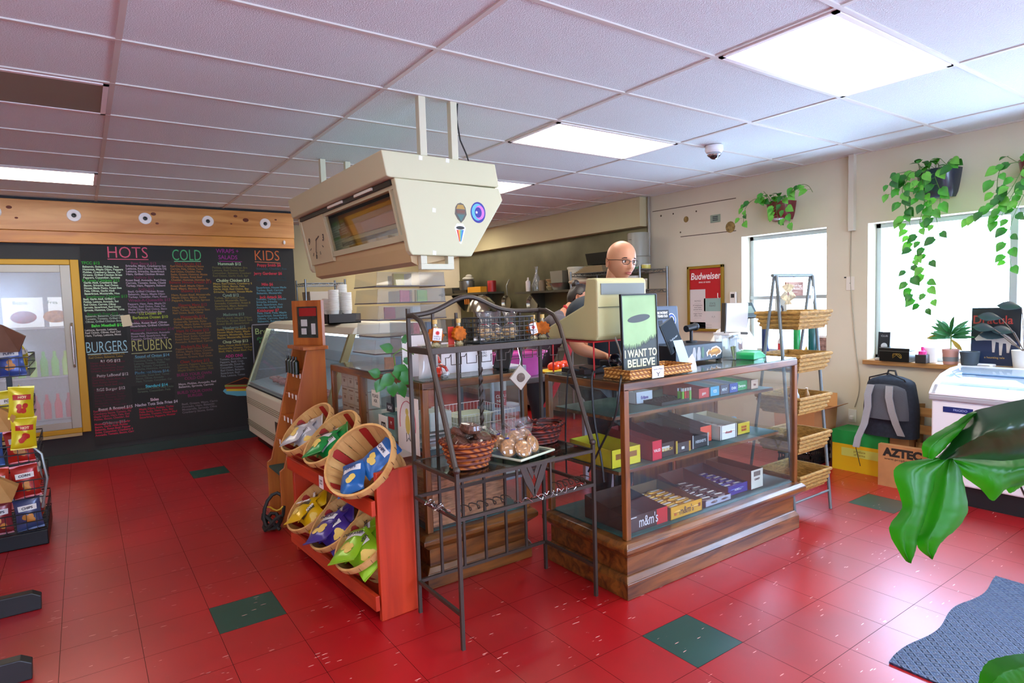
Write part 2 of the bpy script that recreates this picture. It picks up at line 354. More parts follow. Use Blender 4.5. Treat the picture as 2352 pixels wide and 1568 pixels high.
# ------------------------------------------------------------ glass display cases
def glass_edges(): return mat('9fd0c0', .2, tr=.4)
def display_case(name, label, x0, y0, x1, y1, zt, zb, shelves, doors):
    t = thing(name, label, 'display case', (x0, y0, 0)); o = t.location
    p = .04
    # plinth with stepped mouldings
    q = MB(o); q.box(x0+.01, y0+.01, .0, x1-.03, y1-.01, zb-.06); q.build('plinth', OAK, t, smooth=0, bevel=.003)
    q = MB(o); q.tbox(x0-.02, y0-.02, 0, x1-.012, y1, .085, 0, 0); q.tbox(x0-.02, y0-.02, .085, x1-.012, y1, .115, -.02, -.02); q.build('base_moulding', OAK, t, smooth=0, bevel=.004)
    q = MB(o); q.tbox(x0, y0, zb-.09, x1-.03, y1-.05, zb-.045, .05, .05); q.box(x0-.05, y0-.05, zb-.045, x1+.02, y1, zb-.02); q.tbox(x0-.05, y0-.05, zb-.02, x1+.02, y1, zb, -.02, -.02)
    q.build('ledge_moulding', OAK, t, smooth=0, bevel=.004)
    # green felt deck
    MB(o).box(x0+.02, y0+.02, zb, x1-.02, y1-.02, zb+.006).build('display_deck', TEALF, t, smooth=0)
    w = .034
    for a, b_ in ((x0, y0), (x1-w, y0), (x0, y1-w), (x1-w, y1-w)):
        MB(o).box(a, b_, zb, a+w, b_+w, zt-.03).build('corner_post', OAKZ, t, smooth=0, bevel=.004)
    f = MB(o); h = .042
    for a in (y0, y1-w): MB(o).box(x0, a, zt-h, x1, a+w, zt).build('top_rail', OAK, t, smooth=0, bevel=.004)
    for a in (x0, x1-w): MB(o).box(a, y0+w, zt-h, a+w, y1-w, zt).build('side_rail', OAKY, t, smooth=0, bevel=.004)
    MB(o).box(x0+.004, y0+.004, zt, x1-.004, y1-.004, zt+.008).build('glass_top', glass((.80, .88, .86), 1.4, .03, .0), t, smooth=0)
    g = glass((.95, .98, .97), 1.2, .02, .012, (.7, .78, .82))
    MB(o).box(x0+w, y0+.012, zb, x1-w, y0+.017, zt-h).build('front_pane', g, t, smooth=0)
    MB(o).box(x0+.012, y0+w, zb, x0+.017, y1-w, zt-h).build('side_pane', g, t, smooth=0)
    MB(o).box(x1-.017, y0+w, zb, x1-.012, y1-w, zt-h).build('side_pane', g, t, smooth=0)
    for z, d in shelves:
        s = MB(o).box(x0+.05, y0+d, z-.02, x1-.05, y1-.03, z-.003).build('shelf', OAK, t, smooth=0)
        MB(o).box(x0+.052, y0+d+.004, z-.003, x1-.052, y1-.032, z).build('shelf_liner', TEALF, s, smooth=0)
    for dx0, dx1, m in doors:
        MB(o).box(dx0, y1-.03, zb, dx1, y1-.018, zt-h).build('back_door', m, t, smooth=0)
    for k in (.33, .66):
        xx = x0+(x1-x0)*k; MB(o).box(xx-.012, y1-.05, zb, xx+.012, y1-.035, zt-h).build('shelf_standard', BLACK, t, smooth=0)
    return t
display_case('display_case', 'long oak and glass candy case under the register, front corner on the red floor', 2.205, 2.185, 3.78, 2.83, 1.11, .30, [(.63, .1), (.915, .14)],
             [(2.9, 3.3, wood('7a4416', '9a6022', 'z', .5)), (3.32, 3.74, wood('6a3a12', '86501c', 'z', .5))])
display_case('display_case', 'oak and glass case behind the iron rack, topped by mail papers', 1.46, 2.93, 2.15, 4.395, 1.12, .30, [(.72, .02)], [])
for yy in (3.83,):
    MB().box(1.455, yy-.02, .3, 1.49, yy+.02, 1.09).build('corner_post', OAKZ, bpy.data.objects['display_case.001'], smooth=0).location = (-1.46, -2.93, 0)

# ------------------------------------------------------------ wrought-iron baker's rack
R = thing('bakers_rack', 'dark wrought iron bakers rack with arched top, standing on four thin legs', 'rack', (1.30, 2.31, 0)); o = R.location
x0, x1, y0, y1 = 1.30, 2.10, 2.31, 2.73; r = .0115; ZU = 1.335; YU = 2.53
for x in (x0, x1):
    MB(o).tube([(x, y0, 0), (x, y0, .80)], r, 4).build('front_leg', IRON, R, smooth=0)
    MB(o).ball((x, y0, .81), .017, 10, 8).build('finial', IRON, R)
    MB(o).tube([(x, y1, 0), (x, y1, 1.52 if x == x0 else 1.50)], r, 4).build('rear_leg', IRON, R, smooth=0)
    c = [(x, y0, .80), (x, y0+.05, .92), (x, y0+.13, 1.12), (x, y0+.20, 1.30), (x, y0+.24, 1.40), (x, y0+.29, 1.46), (x, y0+.36, 1.485), (x, y1, 1.485)]
    MB(o).tube(c, .0125, 8).build('side_arm', IRON, R)
    for z in (.765, .59, .16): MB(o).bar((x, y0, z), (x, y1, z), r*.95).build('side_bar', IRON, R, smooth=0)
pts = []
for i in range(25):
    k = i/24; z = 1.485+.085*math.exp(-((k-.42)/.2)**2); pts.append((x0+(x1-x0)*k, y1, z))
MB(o).tube(pts, .013, 8).build('arched_top_rail', IRON, R)
for z, y in ((.765, y0), (.765, y1), (.59, y0), (.59, y1), (.16, y1)): MB(o).bar((x0, y, z), (x1, y, z), r*.95).build('cross_bar', IRON, R, smooth=0)
f = MB(o); f.box(x0-.01, YU-.012, ZU-.03, x1+.01, YU, ZU); f.box(x0-.005, YU, ZU-.03, x0+.005, y1, ZU); f.box(x1-.005, YU, ZU-.03, x1+.005, y1, ZU); f.box(x0, y1-.01, ZU-.03, x1, y1, ZU)
f.build('upper_shelf_frame', IRON, R, smooth=0, bevel=.002)
MB(o).box(x0+.01, YU, ZU-.006, x1-.01, y1-.01, ZU).build('upper_shelf_glass', glass((.45, .62, .56), 1.2, .03), R, smooth=0)
MB(o).box(x0+.01, y0+.012, .765, x1-.01, y1-.012, .772).build('lower_shelf_glass', glass((.45, .5, .44), 1.5, .04), R, smooth=0)
for k in range(1, 6):
    x = x0+(x1-x0)*k/6
    if k == 3: pp = [(x, y1, .16+.012*i*8) for i in range(int((1.5-.16)/.096)+1)]
    pts = [(x, y1, .16), (x, y1, 1.49)]
    MB(o).tube(pts, .009, 4).build('back_slat', IRON, R, smooth=0)
f = MB(o); x = (x0+x1)/2       # twisted centre slat
vs = []; n = 60
for i in range(n+1):
    z = .78+(1.2-.78)*i/n; a = i*.42
    for s in (-1, 1): vs.append((x+s*.013*math.cos(a), y1-.004+s*.013*math.sin(a), z))
f.add(vs, [(2*i, 2*i+1, 2*i+3, 2*i+2) for i in range(n)]); f.build('twisted_slat', IRON, R)
f = MB(o)                       # leaf fretwork under the lower shelf
for cx in (1.72,):
    for s in (-1, 1):
        pl = [(cx, .60), (cx+s*.05, .68), (cx+s*.085, .765), (cx+s*.05, .765), (cx+s*.02, .70), (cx-s*.004, .64)]
        if s < 0: pl = pl[::-1]
        f.prism(pl, 'y', y0-.003, y0+.003)
    for s in (-1, 1): f.prism([(cx+s*.01, .69), (cx+s*.045, .765), (cx+s*.02, .765), (cx, .72)][::s], 'y', y0-.002, y0+.002)
    f.box(cx-.105, y0-.004, .59, cx-.095, y0+.004, .765); f.box(cx+.095, y0-.004, .59, cx+.105, y0+.004, .765)
f.build('leaf_fretwork', IRON, R, smooth=0)
f = MB(o)                       # greek-key wire under the upper shelf
pts = []; x = x0+.03; k = 0
while x < x1-.08:
    for dx, dz in ((0, 0), (.0, -.05), (.055, -.05), (.055, -.015), (.075, -.015)): pts.append((x+dx, YU-.004, ZU-.04+dz+.005))
    x += .085
f.tube(pts, .0025, 5); f.build('key_pattern_wire', IRON, R)
f = MB(o)
for k in range(5):              # stemware hooks between the two lower bars
    for yy in (y0+.05, y1-.05): pass
for s, (a, b_) in enumerate(((x0+.03, 1.58), (1.85, x1-.03))):
    p2 = [(a+(b_-a)*i/40, y0+.02+.03*math.sin(i*.9), .61+.03*abs(math.sin(i*.45))) for i in range(41)]
    MB(o).tube(p2, .0028, 5).build('scroll_wire', IRON, R)
for nm, lb, fn, n, k in (('left', 'loose silvery wire twisted round the left side bar of the iron rack', lambda i, s: (x0+.02*math.sin(i*1.3+s), y0+.1+.2*i/30, .60+.012*math.cos(i*1.7+s)), 30, 3), ('front', 'silvery wire scrap wound along the front bar of the iron rack', lambda i, s: (x0+.3+.45*i/40, y0+.012*math.sin(i*1.1+s), .60+.012*math.cos(i*1.3+s*2)), 40, 2)):
    f = MB(fn(0, 0)); f.tube([fn(i, 0) for i in range(n+1)]+[fn(n-i, 2) for i in range(n+1)], .002, 4); tag(f.build('wire_twist', CHROME), lb, 'wire')

# ------------------------------------------------------------ baskets, cookies, syrup on the rack
def basket(name, label, cx, cy, z, rb, rt, h, sx, sy, m, p=1, group=None, cat='basket', coils=6, handle=False):
    t = thing(name, label, cat, (cx, cy, z), 0, group)
    prof = []; n = coils*4
    for i in range(n+1):
        k = i/n; prof.append((rb+(rt-rb)*k**.8+.004*math.sin(k*coils*2*PI), h*k))
    inner = [(r_-.010, z_+.0) for r_, z_ in prof][::-1]
    MB().lathe(prof+inner[:-2]+[(rb-.012, .012), (.001, .012)], (0, 0, 0), 40, sx, sy, p, wob=.0).build('basket_body', m, t, smooth=60)
    b = MB()
    for s in (0, PI):
        pts = [];N = 96
        for i in range(N):
            a = 2*PI*i/N; q = (abs(math.cos(a))**p+abs(math.sin(a))**p)**(-1/p) if p != 1 else 1
            w = i*PI/3+s
            pts.append(((rt*q+.005*math.cos(w))*math.cos(a)*sx, (rt*q+.005*math.cos(w))*math.sin(a)*sy, h+.005*math.sin(w)))
        b.tube(pts, .006, 6, closed=True)
    b.build('braided_rim', m, t)
    return t
basket('bread_basket', 'orange-brown woven basket with flared rim heaped with brownies, front corner of lower shelf', 1.452, 2.46, .773, .085, .127, .125, 1, .85, weave('5e1c04', 'b4601c', 70), 2.6)
basket('fruit_basket', 'shallow oval dark red wicker basket at the right end of the lower shelf', 2.0, 2.615, .773, .085, .122, .10, 1.15, .8, weave('3c0a06', '8a2a14', 60))
CELL = glass((.98, .98, .98), 2.2, .10, .035, (.9, .9, .95))
def crumple(b, cx, cy, cz, r, hh, n=14, m=8, seed=0):
    rd = random.Random(seed)
    sc = [[rd.uniform(.8, 1.2) for _ in range(n)] for _ in range(m+1)]
    b.add([(cx+r*(.25+.75*(j/m))*sc[j][i]*math.cos(2*PI*i/n), cy+r*(.25+.75*(j/m))*sc[j][i]*math.sin(2*PI*i/n), cz+hh*j/m+.01*(sc[j][i]-1)*6*(j/m)) for j in range(m+1) for i in range(n)],
          [(j*n+i, j*n+(i+1) % n, (j+1)*n+(i+1) % n, (j+1)*n+i) for j in range(m) for i in range(n)])
BROWNIE = mat('5c3018', .75, bump=.8, bs=70, var=.3); COOKIE = mat('b07834', .8, bump=.8, bs=80, var=.45)
def brownie(label, x, y, z, a, e=0):
    t = thing('wrapped_brownie', label, 'brownie', (x, y, z), rot=(e, e*.5, a), group='wrapped brownies in the woven basket')
    rd = random.Random(label+str(x)); b = MB()
    b.lathe([(.001, -.018), (.04, -.018), (.046, -.008), (.046, .006), (.04, .015), (.001, .017)], (0, 0, 0), 16, 1, .85, 4); b.build('brownie', BROWNIE, t)
    b = MB(); b.lathe([(.001, -.02), (.044, -.022), (.055, 0), (.046, .02), (.02, .024), (.001, .021)], (0, 0, 0), 14, 1, .85, 3)
    b.grid(lambda u, v: (.045+.045*u, (.01+.05*u)*(v-.5)*2, .012*math.sin(v*17)*u), 4, 12); b.build('cling_film', glass((.99, .99, .99), 1.6, .12, .0), t)
    return t
for i, (x, y, z, a, e) in enumerate(((1.40, 2.42, .895, .3, .5), (1.46, 2.40, .885, 1.9, .3), (1.52, 2.44, .90, 3.0, -.5), (1.43, 2.50, .93, .9, .4), (1.50, 2.50, .925, 2.4, -.3), (1.46, 2.45, .955, .2, .2), (1.38, 2.48, .90, 4.0, .6), (1.54, 2.50, .895, 5.2, -.5))):
    brownie('dark brownie in cling film heaped in the flared woven basket', x, y, z, a, e)
# the green square platter
P = thing('platter', 'square dark green glazed platter with pale rim, middle of the rack lower shelf', 'platter', (1.745, 2.475, .774), .25)
MB().tbox(-.10, -.10, 0, .10, .10, .014, .03, .03).build('dish', mat('123c34', .15, coat=.5), P, smooth=0, bevel=.004)
b = MB(); b.tube([(-.13, -.13, .016), (.13, -.13, .016), (.13, .13, .016), (-.13, .13, .016)], .006, 6, closed=True); b.build('pale_rim', mat('c8ccb0', .3), P)
def cookie(label, x, y, z, a, e, dark=0):
    t = thing('wrapped_cookie', label, 'cookie', (x, y, z), rot=(PI/2-e, 0, a), group='cookies in cellophane on the rack')
    b = MB(); b.lathe([(.001, -.009), (.038, -.009), (.044, 0), (.038, .009), (.02, .012), (.001, .012)], (0, 0, 0), 20); b.build('cookie', COOKIE, t)
    b = MB(); b.ball((0, -.002, 0), .05, 14, 8, 1, 1.05, .34)
    crumple(b, 0, 0, 0, .001, .001, 3, 1)
    rd = random.Random(int(x*1e4)); n = 12
    b.add([(rd.uniform(.9, 1.1)*(.006+.034*(j/4))*math.cos(2*PI*i/n)*1.2, .045+.05*j/4*rd.uniform(.9, 1.1), (.006+.03*(j/4))*math.sin(2*PI*i/n)) for j in range(5) for i in range(n)],
          [(j*n+i, j*n+(i+1) % n, (j+1)*n+(i+1) % n, (j+1)*n+i) for j in range(4) for i in range(n)])
    b.build('cellophane_bag', CELL, t)
    b = MB(); b.tube([(.009*math.cos(q*PI/4), .047, .009*math.sin(q*PI/4)) for q in range(8)], .0025, 5, closed=True); b.build('twist_tie', mat(('b02028', '2838a0', 'c8c8c8')[dark % 3], .5), t)
    return t
k = 0
for x, y, a, e, z in ((1.66, 2.43, -.3, .35, .83), (1.72, 2.39, -.1, .5, .825), (1.80, 2.42, .4, .4, .83), (1.68, 2.52, .1, .5, .835), (1.75, 2.50, .2, .3, .84), (1.82, 2.51, .5, .5, .835), (1.72, 2.46, -.2, .4, .86), (1.79, 2.47, .1, .4, .86)):
    k += 1; cookie('flat brown cookie in a tied cellophane bag on the green platter', x, y, z, a, e, k)
for x, y, a in ((1.93, 2.60, .3), (2.00, 2.63, 1.), (2.06, 2.60, 2.)): cookie('bagged cookie inside the oval red wicker basket', x, y, .83, a, .9, 0)['group'] = 'bagged cookies in the oval red basket'
# wire basket with cookie bags on the top shelf
WB = thing('wire_basket', 'black wire grid basket holding cellophane bags on the rack top shelf', 'basket', (1.76, 2.64, ZU)); o = WB.location
f = MB(o); bx0, bx1, by0, by1 = 1.60, 1.93, 2.56, 2.72; bz0, bz1 = ZU+.004, ZU+.125
for z in [bz0+(bz1-bz0)*i/5 for i in range(6)]: f.tube([(bx0, by0, z), (bx1, by0, z), (bx1, by1, z), (bx0, by1, z)], .0022 if z < bz1-.001 else .004, 5, closed=True)
for i in range(12): x = bx0+(bx1-bx0)*i/11; f.tube([(x, by0, bz1), (x, by0, bz0), (x, by1, bz0), (x, by1, bz1)], .002, 4)
for i in range(6): y = by0+(by1-by0)*i/5; f.tube([(bx0, y, bz1), (bx0, y, bz0), (bx1, y, bz0), (bx1, y, bz1)], .002, 4)
f.build('wire_grid', BLACK, WB)
for i, (x, y, lb) in enumerate(((1.665, 2.62, 'left bag of small cookies in cellophane inside the wire basket'), (1.745, 2.65, 'middle bag of small cookies in cellophane inside the wire basket'), (1.825, 2.62, 'right bag of small cookies in cellophane inside the wire basket'))):
    t = thing('cookie_bag', lb, 'bag of cookies', (x, y, ZU+.008)); rd = random.Random(i)
    b = MB()
    for q in range(14): b.ball((rd.uniform(-.028, .028), rd.uniform(-.025, .025), .012+rd.uniform(0, .05)), .017, 10, 6, 1, 1, .5)
    b.build('cookies', mat('c8a468', .8, bump=.5, bs=80, var=.3), t)
    b = MB(); b.ball((0, 0, .042), .044, 16, 10); crumple(b, 0, 0, .082, .042, .062, 18, 6, i); b.build('cellophane_bag', CELL, t)
    b = MB(); b.tube([(.012*math.cos(q*PI/4), .012*math.sin(q*PI/4), .084) for q in range(8)], .003, 5, closed=True); b.build('ribbon', mat('a03038', .5), t)
# maple syrup bottles
AMB = mat('b05a0c', .55, spec=.15, var=.4, bs=40)
def syrup(label, x, y, rz, tagside):
    t = thing('syrup_bottle', label, 'bottle', (x, y, ZU+.001), rz, 'maple leaf syrup bottles on the top shelf')
    pts = []
    n = 44
    for i in range(n):
        a = 2*PI*i/n+PI/2; rr = .040*(1+.10*math.cos(11*a)) * (1.0 if math.sin(a) > -.7 else .85)
        pts.append((rr*math.cos(a), .052+rr*math.sin(a)*.95))
    b = MB(); b.prism(pts, 'y', -.012, .012); b.build('leaf_bottle', AMB, t, bevel=.004)
    b = MB(); b.lathe([(.022, 0), (.024, .006), (.016, .014), (.012, .02)], (0, 0, 0), 16, 1, .7, capt=True); b.lathe([(.011, .085), (.009, .095), (.009, .108)], (0, 0, 0), 12, capt=True); b.build('glass_foot_and_neck', glass((.95, .9, .7), 2.5, .05, .25, (.8, .7, .4)), t)
    MB().cyl((0, 0, 0), .0115, .108, .128, 14).build('cork_cap', mat('c8a860', .6), t)
    if tagside:
        g = MB().box(-.021, -.0265, .03, .021, -.0258, .088).build('paper_tag', PAPER, t, smooth=0)
        lf = [(math.cos(2*PI*i/22)*(.013 if i % 2 else .007)*(1.2 if i in (5, 17) else 1), .066+math.sin(2*PI*i/22)*(.013 if i % 2 else .007)) for i in range(22)]
        MB().prism(lf, 'y', -.0272, -.0266).build('red_leaf_print', mat('c41e1a', .6), g, smooth=0)
        text('tag_lettering', 'MAPLE\nSYRUP', mat('3a2a20', .7), .011, g, (0, -.0268, .043), ext=.0002)
        g.rotation_euler = (0, .12*tagside, 0); MB().tube([(0, -.012, .098), (.01, -.02, .092), (.0, -.027, .086)], .001, 5).build('string', mat('d0c070', .6), t)
    return t
syrup('leaf shaped amber syrup bottle with white tag, leftmost on the top shelf', 1.375, 2.60, -.35, 1)
t = syrup('leaf shaped amber syrup bottle with an orange card behind it, left of the wire basket', 1.505, 2.60, .2, 0)
syrup('leaf shaped amber syrup bottle with tilted white tag, just right of the wire basket', 1.96, 2.60, -.1, -2)
syrup('leaf shaped amber syrup bottle at the right end of the top shelf', 2.045, 2.63, -.6, 0)
b = MB(); b.box(1.462, 2.63, ZU+.001, 1.495, 2.633, ZU+.09); tag(b.build('greeting_card', mat('d8341c', .6)), 'small orange-red card standing on the top shelf between two syrup bottles', 'card')
# bagel tags hanging on wires
for x, z, y, lb, s in ((1.80, 1.155, 2.30, 'diamond wooden tag with a bun picture hanging below the top shelf', .062), ):
    t = thing('hanging_tag', lb, 'tag', (x, YU-.02, z))
    b = MB(M=Matrix.Rotation(PI/4, 4, 'Y')); b.box(-s*.75, -.006, -s*.75, s*.75, .006, s*.75); b.build('board', mat('a8a090', .7), t, smooth=0, bevel=.002)
    b = MB(); b.ball((0, -.007, 0), .026, 16, 8, 1, .2, .9); b.build('bun_picture', mat('5a4a3c', .7, var=.4, bs=80), t)
    b = MB(); b.tube([(0, 0, s), (.004, 0, s+.03), (-.003, .01, ZU-z-.03)], .0012, 5); b.build('hook_wire', CHROME, t)

# ------------------------------------------------------------ red chip rack with six peck baskets
CR = thing('chip_rack', 'red-orange stained wooden rack holding six tilted bushel baskets', 'rack', (1.11, 2.76, 0), rz=math.radians(3.5))
L = 1.20  # local: +y away, x depth
MB().box(0, 0, 0, .205, .03, .735).build('end_panel', REDW, CR, smooth=0, bevel=.004)
MB().box(0, L-.03, 0, .205, L, .735).build('end_panel', REDW, CR, smooth=0, bevel=.004)
for z, nm in ((.135, 'lower'), (.605, 'upper')):
    MB().box(-.03, -.0, z-.075, -.008, L, z).build('tray_rail', REDWY, CR, smooth=0, bevel=.003)
    b = MB(); b.add([(-.02, .03, z-.07), (.20, .03, z-.03), (.20, L-.03, z-.03), (-.02, L-.03, z-.07), (-.02, .03, z-.052), (.20, .03, z-.012), (.20, L-.03, z-.012), (-.02, L-.03, z-.052)], [(3, 2, 1, 0), (4, 5, 6, 7), (0, 1, 5, 4), (1, 2, 6, 5), (2, 3, 7, 6), (3, 0, 4, 7)])
    b.build('tray_board', REDWY, CR, smooth=0)
b = MB(); b.box(-.032, .60, .53, -.029, .66, .60); q = b.build('price_label', PAPER, CR, smooth=0)
text('price_lettering', 'CHIPS\n$2.50', DARK, .016, q, (-.0325, .63, .565), NX, ext=.0002)
SL1 = wood('c08a4a', 'd8aa68', 'z', .6, 3); SLR = mat('9c1c10', .6)
def peck(label):
    t = thing('bushel_basket', label, 'basket')
    n = 24; H = .24; ra, rb = .135, .197
    def strip(i0, m, nm):
        b = MB()
        for i in range(n):
            if (i % 4 == 1) != (nm == 'red_slats'): continue
            for d in (0, 1):
                a0, a1 = 2*PI*(i+.04)/n, 2*PI*(i+.96)/n
                vs = []
                for k in range(5):
                    r_ = ra+(rb-ra)*k/4 - .004*d; z = H*k/4
                    vs += [(r_*math.cos(a0), r_*math.sin(a0), z), (r_*math.cos(a1), r_*math.sin(a1), z)]
                b.add(vs, [(2*k, 2*k+1, 2*k+3, 2*k+2) if not d else (2*k+2, 2*k+3, 2*k+1, 2*k) for k in range(4)])
        b.build(nm, m, t, smooth=0)
    strip(0, SL1, 'slats'); strip(1, SLR, 'red_slats')
    MB().cyl((0, 0, 0), ra, .0, .006, 24).build('basket_bottom', SL1, t, smooth=0)
    for nm, z, rr in (('rim_hoop', H-.02, rb), ('lower_hoop', .02, ra+.006)):
        b = MB(); b.lathe([(rr+.004, z-.016), (rr+.007, z), (rr+.004, z+.02), (rr-.008, z+.02), (rr-.010, z-.016)], (0, 0, 0), 40, capb=False); b.cur = 1
        if nm == 'rim_hoop':
            for i in range(16): a = 2*PI*i/16; b.tube([((rb+.008)*math.cos(a), (rb+.008)*math.sin(a), H-.032), ((rb+.008)*math.cos(a+.02), (rb+.008)*math.sin(a+.02), H-.006)], .0012, 4)
        b.build(nm, [SL1, mat('4a3a2a', .4, .6)], t)
    return t
def bag_mesh(w, h, th, seed=0, n=10, m=14):
    rd = random.Random(seed); b = MB()
    for sgn in (1, -1):
        def fn(u, v):
            x = (u-.5)*w*(1-.10*math.sin(PI*v)); z = (v-.5)*h
            e = (math.sin(PI*u)**.55)*(math.sin(PI*min(1, max(0, v)))**.5)
            y = sgn*th*.5*e*(1+.12*math.sin(u*9+seed+v*5)*math.cos(v*11+seed))
            return (x, y+.004*math.sin(v*9+seed+u*4), z)
        b.grid(fn, n, m)
    return b
def chip_bag(label, w, h, th, c, band, letter, group, seed, chip='d8b04a', band_letter='f4f4f4'):
    t = thing('chip_bag', label, 'bag of chips', group=group)
    m = mat(c, .28, .15, bump=.25, bs=14, spec=.8); bag_mesh(w, h, th, seed).build('foil_bag', m, t, smooth=80)
    for i, (z0, mm, nm) in enumerate(((.5, m, 'top_crimp'), (-.5, m, 'bottom_crimp'))):
        b = MB(); b.box(-w*.49, -.0015, z0*h-.006, w*.49, .0015, z0*h+.006); b.build(nm, mm, t, smooth=0)
    def onf(u, v, k=1.05):
        e = (math.sin(PI*u)**.55)*(math.sin(PI*v)**.5); return ((u-.5)*w*(1-.10*math.sin(PI*v)), -th*.5*e*(1+.12*math.sin(u*9+seed+v*5)*math.cos(v*11+seed))*1.0+.004*math.sin(v*9+seed+u*4)-.0025, (v-.5)*h)
    b = MB(); b.grid(lambda u, v: onf(.14+.72*u, .60+.17*v), 8, 4); b.build('name_band', mat(band, .4), t, smooth=80)
    b = MB(); rd = random.Random(seed)
    for q in range(4): 
        cx, cz, rr = .5+rd.uniform(-.14, .14), .34+rd.uniform(-.1, .1), .13
        b.add([onf(cx, cz)]+[onf(cx+rr*math.cos(2*PI*i/9)*rd.uniform(.8, 1.1), cz+rr*.7*math.sin(2*PI*i/9)) for i in range(9)], [(0, 1+i, 1+(i+1) % 9) for i in range(9)])
    b.build('chip_picture', mat(chip, .5), t, smooth=0)
    text('name_lettering', letter, mat(band_letter, .5), w*.15, t, (0, -th*.5-.006, .185*h), ext=.0004, off=.0006)
    return t
def place(t, loc, rot): t.location = loc; t.rotation_euler = rot
proto = peck('bushel basket')
GRP = 'bushel baskets on the red rack'
bl = []
mtx = Matrix.Rotation(math.radians(3.5), 4, 'Z')
def rackp(x, y, z): v = mtx @ Vector((x, y, 0)); return Vector((1.11+v.x, 2.76+v.y, z))
spec = [(.62, .22, 'nearest upper bushel basket with a blue chip bag'), (.62, .57, 'middle upper bushel basket with green chip bags'), (.62, .94, 'farthest upper bushel basket with silver chip bags'),
        (.15, .22, 'nearest lower bushel basket with lime green chip bags'), (.15, .57, 'middle lower bushel basket with purple chip bags'), (.15, .94, 'farthest lower bushel basket with yellow chip bags')]
TILT = math.radians(-42)
for i, (z, y, lb) in enumerate(spec):
    p = rackp(.155-(.01 if i == 0 else 0), y, z+(.02 if i == 0 else .045))
    t = proto if i == 0 else dup(proto, p)
    t['label'] = lb; t['group'] = GRP; t.location = p; t.rotation_euler = (0, TILT-(.16 if i == 0 else 0), math.radians(28 if i == 0 else 6)); t.scale = (.98,)*3 if i == 0 else (.93,)*3 if z > .3 else (.9,)*3
    bl.append(t)
cols = {2: ('b8b8bc', 'e8e8ea', 'CLASSIC', 'silver', '303030'), 1: ('0c8a3c', 'd8d8d8', 'DORITOS', 'green', '202020'), 0: ('1464b0', 'e4e8f0', 'CHIPS', 'blue', '103060'),
        5: ('e0b410', '5a5030', 'DEEP RIVER', 'yellow', 'f4f4f4'), 4: ('43338c', 'e8e8f0', 'SNACKS', 'purple', '202040'), 3: ('8cc020', 'f0f0f0', 'DEEP RIVER', 'lime', '202020')}
from mathutils import Euler
for i, t in enumerate(bl):
    c, bd, let, nm, lc = cols[i]
    pos = [((-.05, .035, .215), 0, 'front'), ((.01, .07, .165), 0, 'rear'), ((-.05, -.06, .185), 0, 'side')]
    if i == 0: pos = [((-.075, .04, .17), 0, 'front'), ((.055, -.05, .15), 0, 'rear')]
    M0 = Matrix.Translation(t.location) @ Euler(t.rotation_euler).to_matrix().to_4x4()
    for j, (l, e, w_) in enumerate(pos):
        w_ = {'front': 'lying nearest the aisle', 'rear': 'tucked at the back', 'side': 'leaning on the side'}[w_]
        big = i in (3, 4)
        g = chip_bag('%s chip bag %s in the %s basket of the %s row' % (nm, w_, ('near', 'middle', 'far')[i % 3], 'upper' if i < 3 else 'lower'), .15 if not big else .185, .205 if not big else .235, .055, c, bd, let, 'chip bags in the bushel baskets', i*5+j, 'e0c060', lc)
        ml = Matrix.Translation(Vector(l)) @ Euler((0, PI/2*0, 0)).to_matrix().to_4x4()
        # lie the bag against the low side of the basket, print outward through the mouth
        rot = Euler((-PI/2+.25*(j-1), 0, (-PI/2)+(.5, -.6, 1.4)[j])).to_matrix().to_4x4()
        Mx = M0 @ Matrix.Translation(Vector(l)) @ rot
        g.matrix_world = Mx
# ------------------------------------------------------------ tapered wooden display tower
T = thing('display_tower', 'tall tapered orange wooden display with picture frame top and tiny price tags', 'display', (1.05, 4.40, 0)); o = T.location
def side(y): return MB(o).prism([(1.07, 0), (1.43, 0), (1.43, 1.24), (1.30, 1.24), (1.10, .42), (1.07, .40)], 'y', y, y+.022)
side(4.40).build('side_panel', ORANGEW, T, smooth=0, bevel=.003); side(4.75).build('side_panel', ORANGEW, T, smooth=0, bevel=.003)
MB(o).box(1.41, 4.42, 0, 1.43, 4.75, 1.24).build('back_panel', ORANGEW, T, smooth=0)
MB(o).box(1.27, 4.385, 1.235, 1.45, 4.79, 1.26).build('top_board', ORANGEW, T, smooth=0, bevel=.003)
for i, z in enumerate((.36, .56, .73, .90, 1.05)):
    xx = 1.08 if i == 0 else 1.10+(z-.42)*.2/.82+.012
    MB(o).box(xx, 4.42, z, 1.41, 4.75, z+.014).build('shelf', TEALF if i == 0 else ORANGEW, T, smooth=0)
    if i:
        for k in range(3): MB(o).box(xx-.002, 4.46+k*.09, z-.02, xx, 4.49+k*.09, z+.016).build('price_tag', PAPER, T, smooth=0)
FM = Matrix.Translation((1.375, 4.58, 0)) @ Matrix.Rotation(math.radians(-62), 4, 'Z')      # the picture frame on top, turned a little to the aisle
for q in ((-.145, 1.26, -.105, 1.59), (.105, 1.26, .145, 1.59), (-.105, 1.26, .105, 1.315), (-.105, 1.545, .105, 1.59)): MB(o, FM).box(q[0], -.015, q[1], q[2], .015, q[3]).build('frame_side', ORANGEW, T, smooth=0, bevel=.002)
pc = MB(o, FM).box(-.105, -.002, 1.315, .105, .006, 1.545).build('product_picture', mat('2c3430', .4, var=.5, bs=20), T, smooth=0)
MB(o, FM).box(-.085, -.004, 1.475, .085, -.002, 1.535).build('red_band', mat('a01418', .5), pc, smooth=0)
for q in ((-.07, 1.40, -.01, 1.45), (-.07, 1.34, -.02, 1.385), (.03, 1.34, .07, 1.42)): MB(o, FM).box(q[0], -.004, q[1], q[2], -.002, q[3]).build('pale_patch', mat('c8ccc8', .6), pc, smooth=0)
